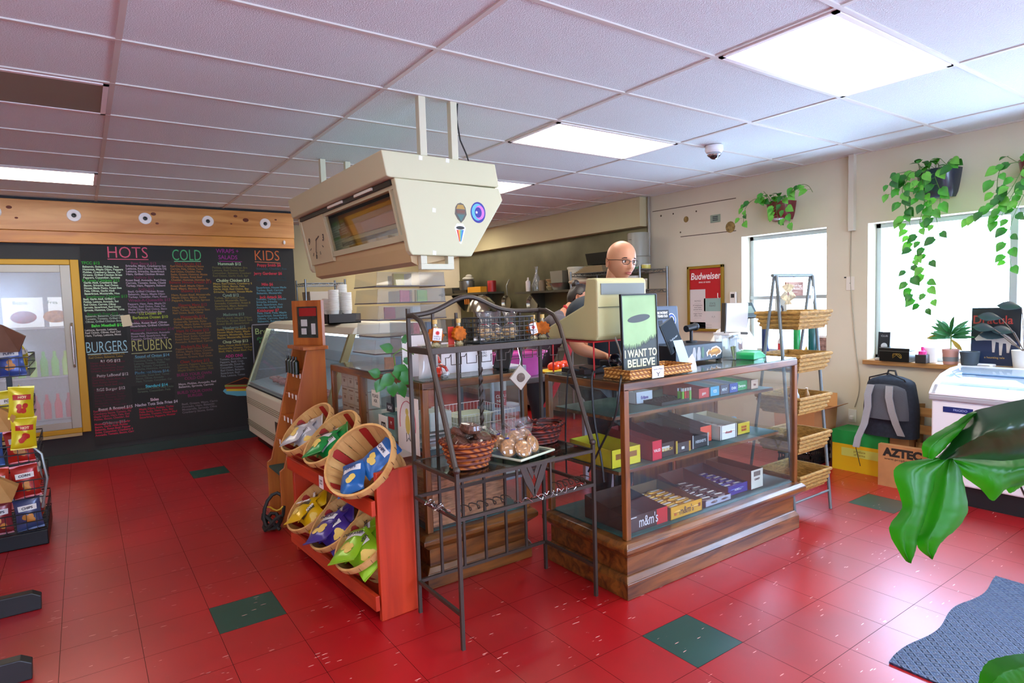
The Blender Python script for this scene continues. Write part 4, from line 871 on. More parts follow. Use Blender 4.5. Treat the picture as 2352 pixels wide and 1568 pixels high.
a = P_(1058, 488); stick('brown and gold bearded face sticker with sunglasses on the cream sign end', [('beard', [(a[0]-.034, a[1]+.03), (a[0]-.02, a[1]+.05), (a[0], a[1]+.057), (a[0]+.02, a[1]+.05), (a[0]+.034, a[1]+.03), (a[0]+.04, a[1]-.01), (a[0]+.022, a[1]-.04), (a[0], a[1]-.06), (a[0]-.022, a[1]-.04), (a[0]-.04, a[1]-.01)], '5c564c'), ('gold_brow', [(a[0]-.03, a[1]+.02), (a[0]-.018, a[1]+.045), (a[0]+.018, a[1]+.045), (a[0]+.03, a[1]+.02)], 'b08c3c'), ('sunglasses', [(a[0]-.03, a[1]+.014), (a[0]+.03, a[1]+.014), (a[0]+.024, a[1]-.004), (a[0]-.024, a[1]-.004)], '704838'), ('lower_beard', [(a[0]-.026, a[1]-.012), (a[0]+.026, a[1]-.012), (a[0], a[1]-.052)], '44706c')])
a = P_(1057, 535); t = stick('pointed rainbow sticker under a small black saucer shape on the cream sign end', [('backing', [(a[0]-.038, a[1]+.03), (a[0]-.02, a[1]+.055), (a[0]+.02, a[1]+.055), (a[0]+.038, a[1]+.03), (a[0]+.006, a[1]-.062), (a[0]-.006, a[1]-.062)], 'f0f0ec')]+[('rainbow_band', [(a[0]-.024+.012*k, a[1]+.018), (a[0]-.013+.012*k, a[1]+.018), (a[0]+(-.002+.003*k-.004), a[1]-.05), (a[0]+(-.005+.003*k-.004), a[1]-.05)], c) for k, c in enumerate(('d8442c', 'e8a838', '40b4a8', '3878c0'))]+[('black_saucer', ell(a[0], a[1]+.030, .028, .010, 16), '101010')])
for u, v in ((966, 362), (1028, 368), (997, 482), (998, 580)):
    a = P_(u, v); rr = .012; tag(MB((a[0], ya-.001, a[1])).prism([(a[0]-rr, a[1]-rr), (a[0]+rr*.8, a[1]-rr*1.1), (a[0]+rr*.9, a[1]+rr*.7), (a[0]-rr*.8, a[1]+rr)], 'y', ya-.0015, ya-.0002).build('tape_scrap', mat('f0f0ee', .7), smooth=0), 'torn scrap of white tape on the cream sign end', 'tape', 'tape scraps on the sign end')
for x in (1.655, 1.86):
    for y in (3.2, 4.93):
        MB(o).box(x-.022, y-.022, 2.37, x+.022, y+.022, CEIL).build('hanging_post', mat('d4cfb0', .45), HS, smooth=0, bevel=.003)
# bracket below the end panel
f = MB(o); f.box(1.60, ya+.01, 1.765, 1.64, ya+.05, 1.815); f.box(1.775, ya+.01, 1.765, 1.815, ya+.05, 1.815); f.box(1.60, ya+.01, 1.735, 1.815, ya+.05, 1.768); f.build('lower_bracket', mat('d2d0b4', .45), HS, smooth=0, bevel=.004)
b = MB().tube([(1.90, 3.2, CEIL), (1.89, 3.2, 2.62), (1.91, 3.2, 2.5), (1.95, 3.2, 2.42), (1.965, 3.2, 2.375)], .005, 6); tag(b.build('power_cord', BLACK), 'black cord dropping from the ceiling to the hanging sign', 'cord')
# dome camera
DC = thing('dome_camera', 'white dome security camera on the ceiling', 'security camera', (4.186, 3.111, CEIL))
MB().lathe([(.068, 0), (.070, -.035), (.062, -.05), (.055, -.055), (.0005, -.056)], (0, 0, 0), 28, capb=False).build('housing', mat('e8e8ea', .35), DC)
MB().ball((0, 0, -.062), .044, 24, 12).build('dark_dome', mat('1a1c20', .08, coat=1), DC)
MB().lathe([(.05, -.056), (.054, -.07), (.046, -.08)], (0, 0, 0), 28, capb=False).build('chrome_ring', mat('c0c0c4', .25, .8), DC)
t = MB((3.1, 5.6, CEIL)).lathe([(.05, 0), (.045, -.012), (.001, -.014)], (4.3, 7.0, CEIL), 20, capb=False); t.o = Vector((4.3, 7.0, CEIL)); t.v = [Vector(p)+Vector((3.1, 5.6, CEIL))-t.o for p in t.v]; tag(t.build('smoke_detector', WHITE), 'small white disc on the ceiling in front of the soffit', 'smoke detector')
# acrylic organizer tower with papers, on the rear case
AO = thing('acrylic_organizer', 'tall tiered clear acrylic bin tower standing on the rear glass case', 'organizer', (1.74, 3.75, 1.129)); o = AO.location
AC = glass((.86, .88, .88), 2.2, .06, .22, (.42, .42, .42)); ax0, ax1, ay0, ay1 = 1.50, 1.98, 3.58, 3.95
for i in range(6):
    z = 1.13+.105*i+.0; zz = z+.10; dx = .0 if i > 1 else .03*(2-i)
    b = MB(o); b.box(ax0-dx, ay0-.0, z, ax1, ay1, z+.004); b.build('bin_floor', glass((.8, .8, .82), 2.5, .1, .3, (.6, .55, .58)), AO, smooth=0)
    b = MB(o); b.add([(ax0-dx, ay0, z), (ax0-dx, ay1, z), (ax0-dx+.012, ay1, zz-.01), (ax0-dx+.012, ay0, zz-.01)], [(0, 1, 2, 3)]); b.add([(ax0-dx, ay0, z), (ax1, ay0, z), (ax1, ay0+.01, zz-.01), (ax0-dx+.012, ay0+.01, zz-.01)], [(0, 1, 2, 3)]); b.add([(ax1, ay0, z), (ax1, ay1, z), (ax1, ay1, zz), (ax1, ay0+.01, zz-.01)], [(0, 1, 2, 3)]); b.build('bin_front', AC, AO, smooth=0)
    b = MB(o); b.box((ax0+ax1)/2, ay0+.01, z+.004, (ax0+ax1)/2+.004, ay1, zz-.02); b.build('bin_divider', AC, AO, smooth=0)
    b = MB(o); b.tube([(ax0-dx, ay1, z+.001), (ax0-dx, ay0, z+.001), (ax1, ay0, z+.001), (ax1, ay1, z+.001)], .004, 5); b.build('bin_lip', mat('544c50', .35), AO)
# sheets standing in the bins
rd = random.Random(9)
for i, c in ((0, 'c8c04c'), (0, '5c98c8'), (0, 'd88850'), (2, '3c6c9c'), (2, 'e08090'), (3, '9c2c28'), (4, 'd0b838'), (4, '94b848'), (5, 'c8b440'), (1, 'b8b0a8'), (3, 'c8c8c0'), (4, 'd87078')):
    k = rd.random(); z = 1.136+.105*i; x = ax0+.05+k*.33
    tag(MB((x, ay0+.03, z)).prism([(x, z), (x+.07, z), (x+.07, z+.072), (x, z+.075)], 'y', ay0+.02+rd.uniform(0, .03), ay0+.0515).build('paper_packet', mat(c, .6, var=.2, bs=60), smooth=0), 'small coloured paper packet standing in a clear acrylic bin', 'packet', 'paper packets in the acrylic tower')
# things on the rear case top
Z2 = 1.129
def sheet(label, x0, x1, y, z0, z1, c=None, lean=.0, letter=None):
    t = thing('paper_sheet', label, 'paper', ((x0+x1)/2, y, z0), rot=(-lean, 0, 0)); w = (x1-x0)/2
    MB().box(-w, 0, 0, w, .0015, z1-z0).build('sheet', c or PAPER, t, smooth=0)
    if letter: text('lettering', letter, mat('505050', .8), .018, t, (0, -.0006, (z1-z0)*.55), NY, ext=.0002)
    return t
sheet('plain white paper standing behind the ribbed clear bag', 1.46, 1.66, 3.16, Z2, Z2+.235); sheet('white paper upright in a black wire holder on the rear case', 1.78, 1.94, 3.12, Z2, Z2+.175, lean=-.1)
sheet('white menu card with grey printing beside the wire holder', 1.93, 2.06, 3.16, Z2, Z2+.20, letter='TODAY\nSOUPS\nCHILI\nBREAD'); sheet('tall white sheet left of the wire holder', 1.69, 1.79, 3.14, Z2, Z2+.185, lean=-.08)
b = MB((1.87, 3.09, Z2)).tube([(1.79, 3.09, Z2), (1.80, 3.10, Z2+.15), (1.815, 3.10, Z2+.165), (1.90, 3.10, Z2+.165), (1.915, 3.10, Z2+.15), (1.93, 3.09, Z2)], .004, 6); tag(b.build('wire_holder', BLACK), 'black bent wire paper holder on the rear glass case', 'holder')
b = MB(); bag_mesh(.13, .19, .06, 3).build('clear_bag', mat('d8d4c8', .25, tr=.3, coat=.5), None, loc=(1.56, 3.04, Z2+.095)); tag(C.objects[-1], 'ribbed white plastic bag standing at the near left of the rear case', 'bag')
# red ceramic figure
FG = thing('ceramic_figure', 'glossy red seated animal figurine with striped feet on the rear case', 'figurine', (1.61, 3.06, Z2))
b = MB(); b.lathe([(.03, 0), (.042, .02), (.036, .055), (.02, .075)], (0, 0, 0), 18, capt=True); b.ball((0, 0, .098), .03, 16, 10); b.ball((-.02, 0, .13), .01, 8, 6); b.ball((.02, 0, .13), .01, 8, 6); b.ball((.01, -.028, .09), .012, 8, 6); b.tube([(.02, -.02, .07), (.05, -.03, .05), (.06, -.03, .03)], .008, 6); b.build('red_body', mat('c02c10', .12, coat=1), FG)
b = MB(); b.ball((.05, -.035, .014), .014, 10, 8, 1.5, 1); b.ball((.05, .03, .014), .014, 10, 8, 1.5, 1); b.build('striped_feet', mat('e4e4e4', .3, var=.9, bs=90), FG)
# black card terminal, pink tub, on low table behind
t = thing('tablet_stand', 'thin black tablet leaning on the rear case beside the pink tub', 'tablet', (2.08, 3.10, Z2), rz=1.2, rot=(.0, .42, .3)); MB().box(-.006, -.06, 0, .006, .06, .15).build('screen', BLACK, t, smooth=0, bevel=.002); MB().box(-.02, -.05, -.0, .05, .05, .006).build('foot', BLACK, t, smooth=0)
KT = thing('work_table', 'grey steel work table behind the cases', 'table', (2.2, 3.5, 0)); o = KT.location
MB(o).box(2.2, 3.55, .94, 3.5, 3.95, .98).build('table_top', STEEL, KT, smooth=0, bevel=.004)
for x in (2.23, 3.44):
    for y in (3.58, 3.88): MB(o).box(x, y, 0, x+.035, y+.035, .94).build('leg', mat('a0a4b0', .4, .5), KT, smooth=0)
MB(o).box(2.25, 3.6, .3, 3.45, 3.9, .33).build('under_shelf', STEEL, KT, smooth=0)
PT = thing('pink_tub', 'translucent pink plastic tub on the steel table behind the iron rack', 'tub', (2.64, 3.72, .981))
MB().lathe([(.115, 0), (.12, .01), (.155, .17)], (0, 0, 0), 40, 1.35, .75, 5).lathe([(.15, .17), (.115, .012)], (0, 0, 0), 40, 1.35, .75, 5, capb=False).build('tub_body', mat('e864b4', .35, bump=.05, var=.15, bs=6), PT)
MB().lathe([(.154, .158), (.172, .168), (.172, .18), (.154, .18)], (0, 0, 0), 40, 1.35, .75, 5, capb=False).build('rolled_rim', mat('e060b0', .3), PT)
b = MB()
for q in range(3): b.ball((2.99+q*.07, 3.72+.02*q, 1.02), .045, 12, 8, 1.1, 1, .8)
tag(b.build('peppers', mat('e84010', .3)), 'orange-red peppers piled on the steel table before the woman', 'vegetables')
b = MB((3.0, 3.6, .981)).box(2.86, 3.60, .981, 3.10, 3.8, .996); tag(b.build('cutting_board', mat('d8c010', .5), bevel=.003), 'yellow cutting board on the steel table', 'cutting board')
# contents of the rear case
def drawn(label, x, y0_, y1_, z0, z1):
    t = thing('child_drawing', label, 'drawing', (x, y0_, z0)); o = t.location
    MB(o).box(x-.002, y0_, z0, x, y1_, z1).build('sheet', mat('ece4e0', .8), t, smooth=0)
    f = MB(o); cy, cz = (y0_+y1_)/2, (z0+z1)/2
    f.tube([(x-.003, cy+.10*math.cos(a), cz+.01+.12*math.sin(a)) for a in [PI*i/14-.3 for i in range(18)]], .003, 4); f.build('pink_arc', mat('c87078', .8), t)
    f = MB(o); f.ball((x-.003, cy, cz), .03, 12, 8, .03, 1, 1.9); f.ball((x-.003, cy+.005, cz+.07), .02, 10, 6, .03); f.build('yellow_body', mat('d0b860', .8), t)
    f = MB(o); f.tube([(x-.004, cy-.01, cz-.05), (x-.004, cy-.03, cz-.09), (x-.004, cy-.005, cz-.075), (x-.004, cy+.02, cz-.10), (x-.004, cy+.02, cz-.05)], .0015, 4); f.build('scribble', mat('3a3030', .8), t)
drawn('child drawing of a yellow figure under a pink arch, taped to the rear case end', 1.452, 2.97, 3.24, .72, 1.03)
for i, (y, z, w, h, c, tx, lb) in enumerate(((3.55, .97, .12, .10, 'ded8cc', 'PLEASE\nASK', 'white square notice with dark letters, upper left on the rear case side'), (3.45, .80, .13, .16, 'e8e8e4', '▣', 'white framed notice with a black square mark on the rear case side'), (3.34, .94, .09, .05, '303038', 'VISA', 'dark little card sign above the red label on the rear case side'), (3.33, .85, .08, .07, '8c2028', 'M', 'dark red label low on the rear case side'))):
    t = thing('notice', lb, 'notice', (1.452, y, z)); MB().box(-.003, -w/2, -h/2, -.001, w/2, h/2).build('card', mat(c, .6), t, smooth=0)
    if tx == '▣':
        b = MB()
        for q in range(3): b.box(-.0042, -.035+q*.025, -.035, -.003, -.025+q*.025, .035)
        b.box(-.0042, -.035, .03, -.003, .025, .04); b.build('black_mark', DARK, t, smooth=0)
    else: text('lettering', tx, mat('303030' if i == 0 else 'd8d8d8', .7), .03, t, (-.0036, 0, 0), NX, ext=.0003)
for r_ in range(3):
    for k in range(4):
        y = 3.85+k*.125; z = .735+.125*r_*0+r_*.118
        t = thing('tea_box', 'pale printed tea box in the stacked wall behind the rear case side', 'box', (1.52, y, z), group='tea boxes in the rear case')
        MB().box(0, 0, 0, .09, .118, .112).build('carton', mat('c8c6b8', .7), t, smooth=0); b = MB(); b.box(-.001, .03, .06, .0, .09, .064).box(-.001, .045, .03, .0, .075, .05).box(-.001, .02, .09, 0, .1, .1); b.build('print', mat('6c6a60', .7), t, smooth=0)
# white wire basket & papers & yellow tray inside rear case
b = MB((1.9, 3.15, .723)); WX0, WX1, WY0, WY1, WZ0, WZ1 = 1.74, 2.10, 2.99, 3.38, .725, .90
for z in (WZ0, .78, .84, WZ1): b.tube([(WX0, WY0, z), (WX1, WY0, z), (WX1, WY1, z), (WX0, WY1, z)], .0025, 5, closed=True)
for i in range(15): x = WX0+(WX1-WX0)*i/14; b.tube([(x, WY0, WZ1), (x, WY0, WZ0), (x, WY1, WZ0), (x, WY1, WZ1)], .0016, 4)
for i in range(15): y = WY0+(WY1-WY0)*i/14; b.tube([(WX0, y, WZ1), (WX0, y, WZ0), (WX1, y, WZ0), (WX1, y, WZ1)], .0016, 4)
tag(b.build('white_wire_basket', WHITE), 'white wire basket on the rear case shelf, seen through the iron rack', 'basket')
tag(MB((1.9, 3.2, .73)).lathe([(.09, 0), (.11, .13), (.115, .135)], (1.9, 3.2, .73), 24, 1.2, 1, 4, capt=True).build('plastic_tub', mat('d8d2b4', .5)), 'cream plastic tub sitting in the white wire basket', 'tub')
tag(MB((2.0, 3.0, .722)).box(1.70, 2.965, .7225, 2.11, 2.985, .76).build('yellow_tray', mat('b0a818', .4)), 'yellow green plastic tray edge along the rear case shelf front', 'tray')
for i in range(9):
    x = 1.52+random.uniform(0, .05); y = 3.02+random.uniform(0, .2); z = .722+.011*i
    tag(MB((x, y, z)).box(x, y, z+.0005, x+.17, y+.24, z+.0105).build('paper_pad', mat(('e4e0d8', 'd8d4cc', 'c8c8d0')[i % 3], .8), rz=0, smooth=0), 'white paper pad in the untidy pile at the near corner of the rear case', 'papers', 'paper pile in the rear case')
t = tag(MB((1.62, 3.12, .83)).box(1.56, 3.05, .823, 1.70, 3.2, .93).build('white_box', mat('d8d6cc', .6), bevel=.006), 'small white plastic box standing on the paper pile in the rear case', 'box')
tg = mat('b05030', .7, var=.6, bs=12)
tag(MB((1.8, 3.2, .307)).box(1.52, 2.98, .3075, 2.0, 3.6, .56).build('cloth_bundle', mat('b87850', .9, var=.5, bs=14, stretch=(1, 1, 6))), 'striped pink and tan cloth bundle low in the rear case', 'cloth')

# pothos cutting at the corner of the rear case
PC = thing('pothos_cutting', 'small pothos with bright green leaves trailing over the rear case corner', 'plant', (1.36, 3.16, Z2)); o = PC.location
MB(o).tube([(1.52, 3.14, Z2+.13), (1.44, 3.12, Z2+.17), (1.38, 3.1, Z2+.14), (1.40, 3.12, Z2+.04), (1.35, 3.1, Z2+.02), (1.30, 3.12, Z2-.01)], .0035, 6).build('stem', mat('5c8c30', .5), PC)
PL_ = [((1.36, 3.07, Z2+.17), (-.5, 0, .2), .10, .08), ((1.44, 3.09, Z2+.20), (.2, 0, .8), .07, .05), ((1.43, 3.08, Z2+.11), (.5, 0, -.2), .08, .06), ((1.37, 3.08, Z2+.06), (.8, 0, -.35), .16, .13), ((1.40, 3.06, Z2+.03), (.9, 0, -.5), .13, .11), ((1.30, 3.08, Z2+.01), (-.3, 0, -.5), .10, .09), ((1.34, 3.05, Z2-.005), (.1, 0, -.9), .11, .09), ((1.39, 3.06, Z2-.01), (.3, 0, -.9), .13, .08), ((1.29, 3.09, Z2+.04), (-.7, 0, .3), .09, .08), ((1.35, 3.06, Z2+.03), (-.6, 0, -.4), .12, .10)]
# ------------------------------------------------------------ on the front counter
ZC = 1.119
# seagrass tray in front with a taped note
TR = thing('seagrass_tray', 'long low plaited tan tray at the counter front edge under the saucer poster', 'tray', (2.57, 2.33, ZC)); o = TR.location
SG = weave('8c5418', 'd8a050', 90)
for a in ((2.265, 2.20, 2.745, 2.212), (2.265, 2.378, 2.745, 2.39), (2.265, 2.212, 2.278, 2.378), (2.732, 2.212, 2.745, 2.378)):
    MB(o).box(a[0], a[1], ZC, a[2], a[3], ZC+.044).build('plaited_side', SG, TR, smooth=0, bevel=.004)
MB(o).box(2.265, 2.20, ZC, 2.745, 2.39, ZC+.006).build('tray_bottom', SG, TR, smooth=0)
for z in (ZC+.005, ZC+.046): MB(o).tube([(2.265, 2.20, z), (2.745, 2.20, z), (2.745, 2.39, z), (2.265, 2.39, z)], .005, 6, closed=True).build('twisted_edge', SG, TR)
nt_ = MB(o).box(2.42, 2.192, ZC-.004, 2.51, 2.194, ZC+.058).build('taped_note', PAPER, TR, smooth=0)
text('note_lettering', 'Send a Menu', DARK, .014, nt_, (2.465-o.x, 2.1915-o.y, .042), NY, ext=.0002); b = MB(o); b.tube([(2.453, 2.191, ZC+.026), (2.465, 2.191, ZC+.016), (2.477, 2.191, ZC+.026)], .002, 4).tube([(2.465, 2.191, ZC+.018), (2.465, 2.191, ZC+.004)], .002, 4); b.build('note_drawing', DARK, nt_)
# poster standing behind the tray
PO = thing('framed_poster', 'black framed pale green poster with a dark saucer, dark trees and big words', 'poster', (2.453, 2.30, ZC+.008), rot=(-.03, 0, 0)); w, h = .137, .432
pz0 = .008
for q in ((-w, pz0, -w+.008, h), (w-.008, pz0, w, h), (-w, h-.008, w, h), (-w, pz0, w, pz0+.008)): MB().box(q[0], -.008, q[1], q[2], .008, q[3]).build('frame_side', BLACK, PO, smooth=0, bevel=.002)
MB().box(-w+.007, -.002, pz0+.007, w-.007, .004, h-.007).build('pale_sky', mat('9cbc88', .5, var=.14, bs=4, spec=.2), PO, smooth=0)
rd = random.Random(4); tp = [(-w+.008, .016), (w-.008, .016), (w-.008, .20)]
x = w-.012
while x > -w+.01:
    base = .135+.06*max(0, (x+.02)/.16); tp += [(x, base+rd.uniform(.018, .034)), (x-.006, base+rd.uniform(-.006, .006))]; x -= .013
tp += [(-w+.008, .15)]
MB().prism(tp, 'y', -.0034, -.0022).build('dark_treeline', mat('404844', .6), PO, smooth=0)
MB().prism([(.085*math.cos(2*PI*i/28)-.004, .30+.020*math.sin(2*PI*i/28)+.10*.085*math.cos(2*PI*i/28)) for i in range(28)], 'y', -.0034, -.0022).build('dark_oval', mat('4a504e', .6), PO, smooth=0)
text('poster_lettering', 'I WANT TO', mat('dcdcb0', .6), .058, PO, (0, -.0042, .112), NY, off=.0012, fit=.245, ext=.0003); text('poster_lettering', 'BELIEVE', mat('dcdcb0', .6), .058, PO, (0, -.0042, .060), NY, off=.0012, fit=.21, ext=.0003)
# red wire rack carrying the old beige register, cables below
RK = thing('wire_riser', 'bright red wire riser on the counter carrying the beige register', 'rack', (2.42, 2.55, ZC)); o = RK.location; RDW = mat('b01818', .35, .3)
rx0, rx1, ry0, ry1, rz = 2.25, 2.70, 2.45, 2.80, 1.305
for x in (rx0, rx1):
    for y in (ry0, ry1): MB(o).bar((x, y, ZC), (x, y, rz), .005, 8).build('leg', RDW, RK)
f = MB(o); f.tube([(rx0, ry0, rz), (rx1, ry0, rz), (rx1, ry1, rz), (rx0, ry1, rz)], .004, 6, closed=True)
for i in range(1, 16): y = ry0+(ry1-ry0)*i/16; f.bar((rx0, y, rz), (rx1, y, rz), .0022, 5)
f.build('wire_top', RDW, RK)
RG = thing('cash_register', 'old beige plastic terminal with slanted underside on the red wire riser', 'register', (2.45, 2.62, rz+.003)); o = RG.location
YB = mat('bdb580', .5, bump=.04, bs=150)
# side outline (y,z): front is toward -Y ; wedge rises to a tall hood
MB(o).prism([(2.44, rz+.03), (2.44, rz+.33), (2.455, rz+.345), (2.53, rz+.345), (2.555, rz+.20), (2.87, rz+.075), (2.885, rz+.03), (2.86, rz+.01), (2.46, rz+.005)], 'x', 2.275, 2.655).build('shell', YB, RG, smooth=0, bevel=.010)
MB(o).prism([(2.58, rz+.194), (2.85, rz+.087), (2.851, rz+.091), (2.581, rz+.198)], 'x', 2.31, 2.62).build('key_panel', mat('3c3c30', .5), RG, smooth=0)
MB(o).box(2.30, 2.436, rz+.255, 2.635, 2.4415, rz+.315).build('display_window', mat('6c6c60', .25), RG, smooth=0)
MB(o).box(2.28, 2.4365, rz+.185, 2.65, 2.4405, rz+.189).build('seam', mat('5c5838', .6), RG, smooth=0)
def cable(label, pts, r=.004, m=None, g='cables round the register'):
    p0 = Vector(pts[0]); P = [Vector(p) for p in pts]; out = []
    for i in range(len(P)-1):
        a, b_, c, d = P[max(i-1, 0)], P[i], P[i+1], P[min(i+2, len(P)-1)]
        for k in range(6):
            t = k/6; out.append(.5*((2*b_)+(c-a)*t+(2*a-5*b_+4*c-d)*t*t+(3*b_-a-3*c+d)*t**3))
    out.append(P[-1]); return tag(MB(p0).tube(out, r, 6).build('cable', m or BLACK), label, 'cable', g)
cable('thick black cable drooping down the left end of the front case', [(2.30, 2.50, 1.13), (2.22, 2.42, 1.15), (2.185, 2.40, 1.10), (2.18, 2.38, .9), (2.185, 2.34, .7), (2.19, 2.33, .58)], .006)
cable('black cable hanging at the left end of the front case beside a thicker one', [(2.29, 2.58, 1.13), (2.21, 2.60, 1.15), (2.185, 2.60, 1.08), (2.18, 2.62, .8), (2.18, 2.62, .55)], .005)
cable('black cable crossing in front of the case end from the counter', [(2.36, 2.40, 1.13), (2.27, 2.27, 1.14), (2.19, 2.20, 1.10), (2.175, 2.22, .95), (2.17, 2.32, .78), (2.165, 2.42, .62)], .006)
cable('pale grey cable looped below the register front', [(2.40, 2.44, rz+.02), (2.42, 2.43, 1.26), (2.45, 2.43, 1.17), (2.50, 2.44, 1.135), (2.47, 2.46, 1.13), (2.43, 2.45, 1.17)], .005, mat('a8a494', .5))
cable('black cable coil lying on the counter under the red riser', [(2.30, 2.55, 1.13), (2.38, 2.52, 1.16), (2.45, 2.58, 1.14), (2.36, 2.64, 1.13), (2.28, 2.60, 1.16), (2.33, 2.54, 1.135)], .005)
cable('dark cable snaking among papers under the red riser', [(2.55, 2.50, 1.13), (2.60, 2.54, 1.18), (2.66, 2.60, 1.14), (2.58, 2.66, 1.13)], .005)
tag(MB((2.36, 2.62, ZC)).box(2.26, 2.54, ZC+.001, 2.46, 2.74, ZC+.03).build('black_tray', mat('2a1c18', .5), bevel=.004), 'dark flat tray under the red wire riser', 'tray')
SC = thing('scanner', 'dark round-headed handheld device under the register', 'scanner', (2.56, 2.60, ZC)); MB().ball((0, 0, .05), .045, 18, 12, 1, 1, 1).build('round_head', mat('1c2030', .15, coat=.8), SC); MB().box(-.02, .03, 0, .02, .12, .05).build('grip', BLACK, SC, bevel=.006)
# blue-grey cash screen seen from behind, with stickers
BS = thing('monitor', 'blue-grey monitor back with small lettered sticker and eye sticker', 'monitor', (3.06, 2.66, ZC), rot=(-.16, 0, -.08))
MB().prism([(-.155, .07), (.14, .06), (.165, .36), (-.155, .365)], 'y', -.01, .01).build('back_shell', mat('56657a', .4), BS, smooth=0, bevel=.008); MB().box(-.05, -.005, 0, .05, .015, .1).build('stand', mat('48546a', .4), BS, smooth=0)
sk = MB().box(-.095, -.0125, .275, .075, -.011, .335).build('sticker', mat('202428', .5), BS, smooth=0); text('sticker_lettering', 'PLEASE BE PATIENT\nI AM 9 YEARS OLD', WHITE, .0215, sk, (-.01, -.013, .305), NY, off=.0006, sx=.8)
MB().box(-.025, -.0125, .235, .01, -.011, .268).build('small_socket', DARK, BS, smooth=0)
for k, (r_, c) in enumerate(((.042, 'e8ecf0'), (.036, '28509c'), (.022, 'e8ecf4'), (.012, '3c60a0'))): MB().prism([(.095+r_*.85*math.cos(2*PI*i/24), .27+r_*math.sin(2*PI*i/24)) for i in range(24)], 'y', -.0115-.0006*k, -.0111-.0006*k).build('eye_sticker_ring', mat(c, .4), BS, smooth=0)
# tablet leaning toward the customer
TB = thing('tablet', 'black tablet leaning back on a stand behind the drawer box', 'tablet', (2.95, 2.47, ZC+.095), rot=(-.25, -.30, .25)); MB().box(-.085, -.006, 0, .085, .006, .19).build('body', mat('3c4448', .5), TB, smooth=0, bevel=.004); MB().box(-.08, -.0075, .005, .08, -.006, .185).build('screen', mat('141a20', .5, spec=.1), TB, smooth=0); text('screen_lettering', 'Touch to start', mat('b8c4cc', .5), .017, TB, (0, -.0078, .075))
# black cash drawer box with drawn fish sticker
CB = thing('cash_box', 'black drawer box with a gold fish sticker, open paper stand at its left', 'box', (3.21, 2.47, ZC)); MB().box(-.30, -.02, .012, .155, .24, .118).build('drawer_body', mat('1e2630', .35), CB, smooth=0, bevel=.004)
for x in (-.28, .125): MB().box(x, -.01, 0, x+.025, .01, .013).build('foot', BLACK, CB, smooth=0)
fish = [(-.005, .06), (.02, .078), (.03, .07), (.05, .085), (.09, .092), (.12, .08), (.14, .06), (.128, .045), (.10, .04), (.09, .03), (.08, .042), (.05, .04), (.04, .03), (.03, .045), (.02, .05), (.002, .038)]
fo = MB().prism([((x-.07)*1.08+.07, (z-.06)*1.18+.06) for x, z in fish], 'y', -.0215, -.0202).build('fish_outline', mat('d8d4cc', .6), CB, smooth=0); MB().prism([((x-.07)*.9+.07, (z-.06)*.85+.06) for x, z in fish], 'y', -.0225, -.0214).build('fish_body', mat('a8783c', .6), CB, smooth=0); MB().prism([(.03, .062), (.05, .075), (.09, .08), (.11, .07), (.09, .062), (.05, .058)], 'y', -.0235, -.0224).build('fish_back', mat('c89840', .6), CB, smooth=0)
MB().prism([(-.045+.013*math.cos(i*PI/8), .065+.036*math.sin(i*PI/8)) for i in range(16)], 'y', -.0215, -.0202).build('oval_sticker', mat('5c7c64', .6), CB, smooth=0)
for k, x in enumerate((-.13, -.085)): MB().prism([(x-.015, .02), (x+.015, .02), (x+.02, .06), (x+.012, .10), (x-.006, .10), (x-.018, .055)], 'y', -.0215, -.0202).build('glove_sticker', mat('a8a8a8', .6), CB, smooth=0)
def slip(name, label, uv, y0, y1, m):
    q = [at(u, v, 'y', y) for (u, v), y in zip(uv, y0)]; n = len(q); b = MB(q[0]); k = Vector((0, .0015, 0))
    b.add(q+[p+k for p in q], [list(range(n)), list(range(n, 2*n))[::-1]]+[(i, n+i, n+(i+1) % n, (i+1) % n) for i in range(n)]); return tag(b.build(name, m, smooth=0), label, 'card')
slip('card_holder', 'pale tall card leaning in a clear holder on the counter', [(1566, 846), (1588, 841), (1567, 780), (1546, 782)], (2.37, 2.37, 2.43, 2.43), 0, mat('b4ccd0', .3))
slip('paper_card', 'small white cut card at the counter edge right of the seagrass tray', [(1580, 861), (1603, 857), (1597, 826), (1590, 812), (1580, 826)], (2.26, 2.26, 2.28, 2.29, 2.28), 0, mat('d8d8d8', .5))
# headset-like printer gadget
GD = thing('barcode_gadget', 'small black gadget on a stalk behind the fish sticker box', 'gadget', (3.22, 2.58, ZC+.118)); MB().cyl((0, 0, 0), .035, 0, .012).cyl((0, 0, 0), .01, .012, .08).build('stalk', BLACK, GD); b = MB(); b.tube([(-.05, 0, .09), (.03, 0, .10)], .022, 14); b.ball((.04, 0, .10), .026, 14, 10); b.build('head', BLACK, GD)
